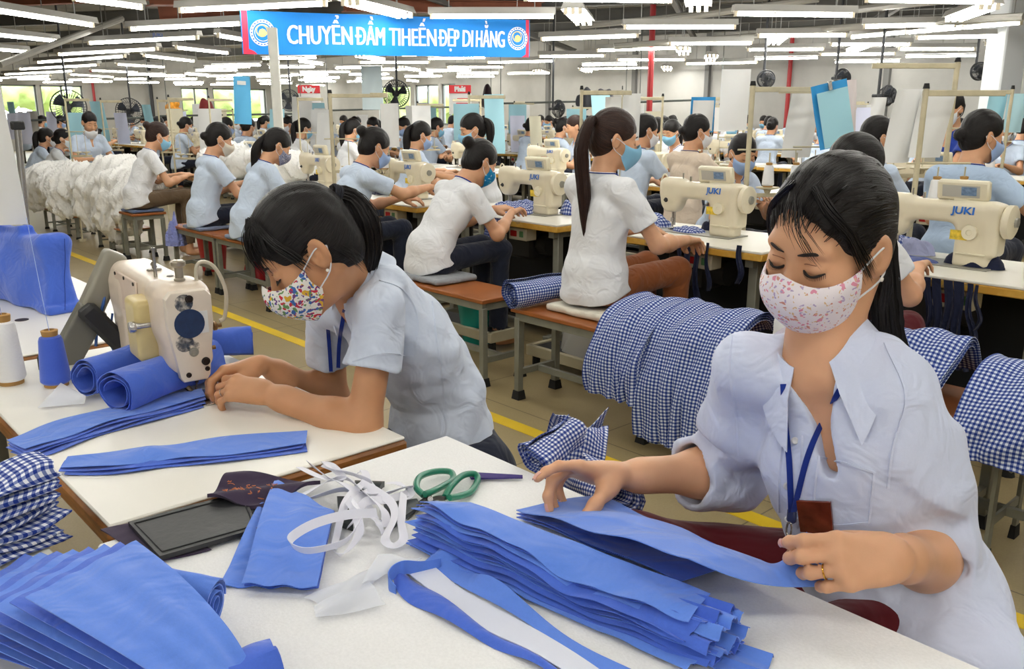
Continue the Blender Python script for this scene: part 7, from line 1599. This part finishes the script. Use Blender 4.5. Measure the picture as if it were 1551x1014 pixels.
W2o, W2s, hit, line, T2, PH2 = hero('person bending over the nearest sewing machine in a floral mask and short-sleeved pale blue shirt', c)
for pts in ([(522, 470), (514, 520), (512, 575)], [(497, 500), (500, 540), (503, 590)]):
    L = line(pts, 20, .005)
    if len(L) > 3: ribbon(L, .0045, NAVY, 'lanyard', W2o)
for pts in ([(650, 420), (662, 520), (672, 600), (668, 660)], [(575, 425), (610, 440), (632, 480), (628, 540)], [(534, 548), (580, 536), (626, 540)]):
    L = line(pts, 26, .0012)
    if len(L) > 3: ribbon(L, .002, c['shirt'], 'seam', W2s, .0012)
hd = c['handL']; n_ = nrm(hd['n'] - nrm(hd['d']) * (hd['n'] @ nrm(hd['d']))); s_ = np.cross(n_, nrm(hd['d'])) * -1; d0 = nrm(hd['d']); mcp = c['WL'] + s_ * -.010 + d0 * .086; dd = nrm(d0 - s_ * .05) * math.cos(.6) - n_ * math.sin(.6); rc_ = mcp + dd * .022; x_ = nrm(np.cross(dd, n_)); y_ = np.cross(dd, x_)
MB().tube([rc_ + (x_ * math.cos(a) + y_ * math.sin(a)) * .0092 for a in np.linspace(0, 2 * PI, 21)[:-1]], .0011, 6, closed=True).build('silver_ring', chrome, W2o)
for k, (P_, lab) in enumerate(((W1c['P'], 'grey stool under the woman with the pink dotted mask'), (c['P'], 'grey stool under the woman with the floral mask'))): dup(st, (P_[0], P_[1] + .06, 0), 0, lab, sc=(1, 1, 1.16 if k == 0 else 1))
# ================================================================= camera, sky, colour
cam = bpy.data.cameras.new('camera'); co = bpy.data.objects.new('camera', cam); COL.objects.link(co); SC.camera = co
cam.sensor_width = 36; cam.sensor_fit = 'HORIZONTAL'; cam.lens = F_PX / 1551 * 36; cam.clip_end = 200; cam.clip_start = .02
right = HX; fwd = HY * CP - UPZ * SP; up = HY * SP + UPZ * CP
co.matrix_world = Matrix(((right[0], up[0], -fwd[0], 0), (right[1], up[1], -fwd[1], 0), (right[2], up[2], -fwd[2], CAM_H), (0, 0, 0, 1)))
w = bpy.data.worlds.new('sky'); SC.world = w; w.use_nodes = True
w.node_tree.nodes['Background'].inputs[0].default_value = (.86, .93, 1, 1); w.node_tree.nodes['Background'].inputs[1].default_value = 4.5
vs = SC.view_settings; vs.view_transform = 'Standard'; vs.look = 'None'; vs.gamma = 1; vs.use_curve_mapping = False; vs.exposure = 1.0
cy = SC.cycles
try:
    cy.use_denoising = True; cy.max_bounces = 5; cy.diffuse_bounces = 3; cy.glossy_bounces = 2; cy.transmission_bounces = 4; cy.transparent_max_bounces = 8; cy.sample_clamp_indirect = 6; cy.caustics_reflective = False; cy.caustics_refractive = False
except Exception: pass
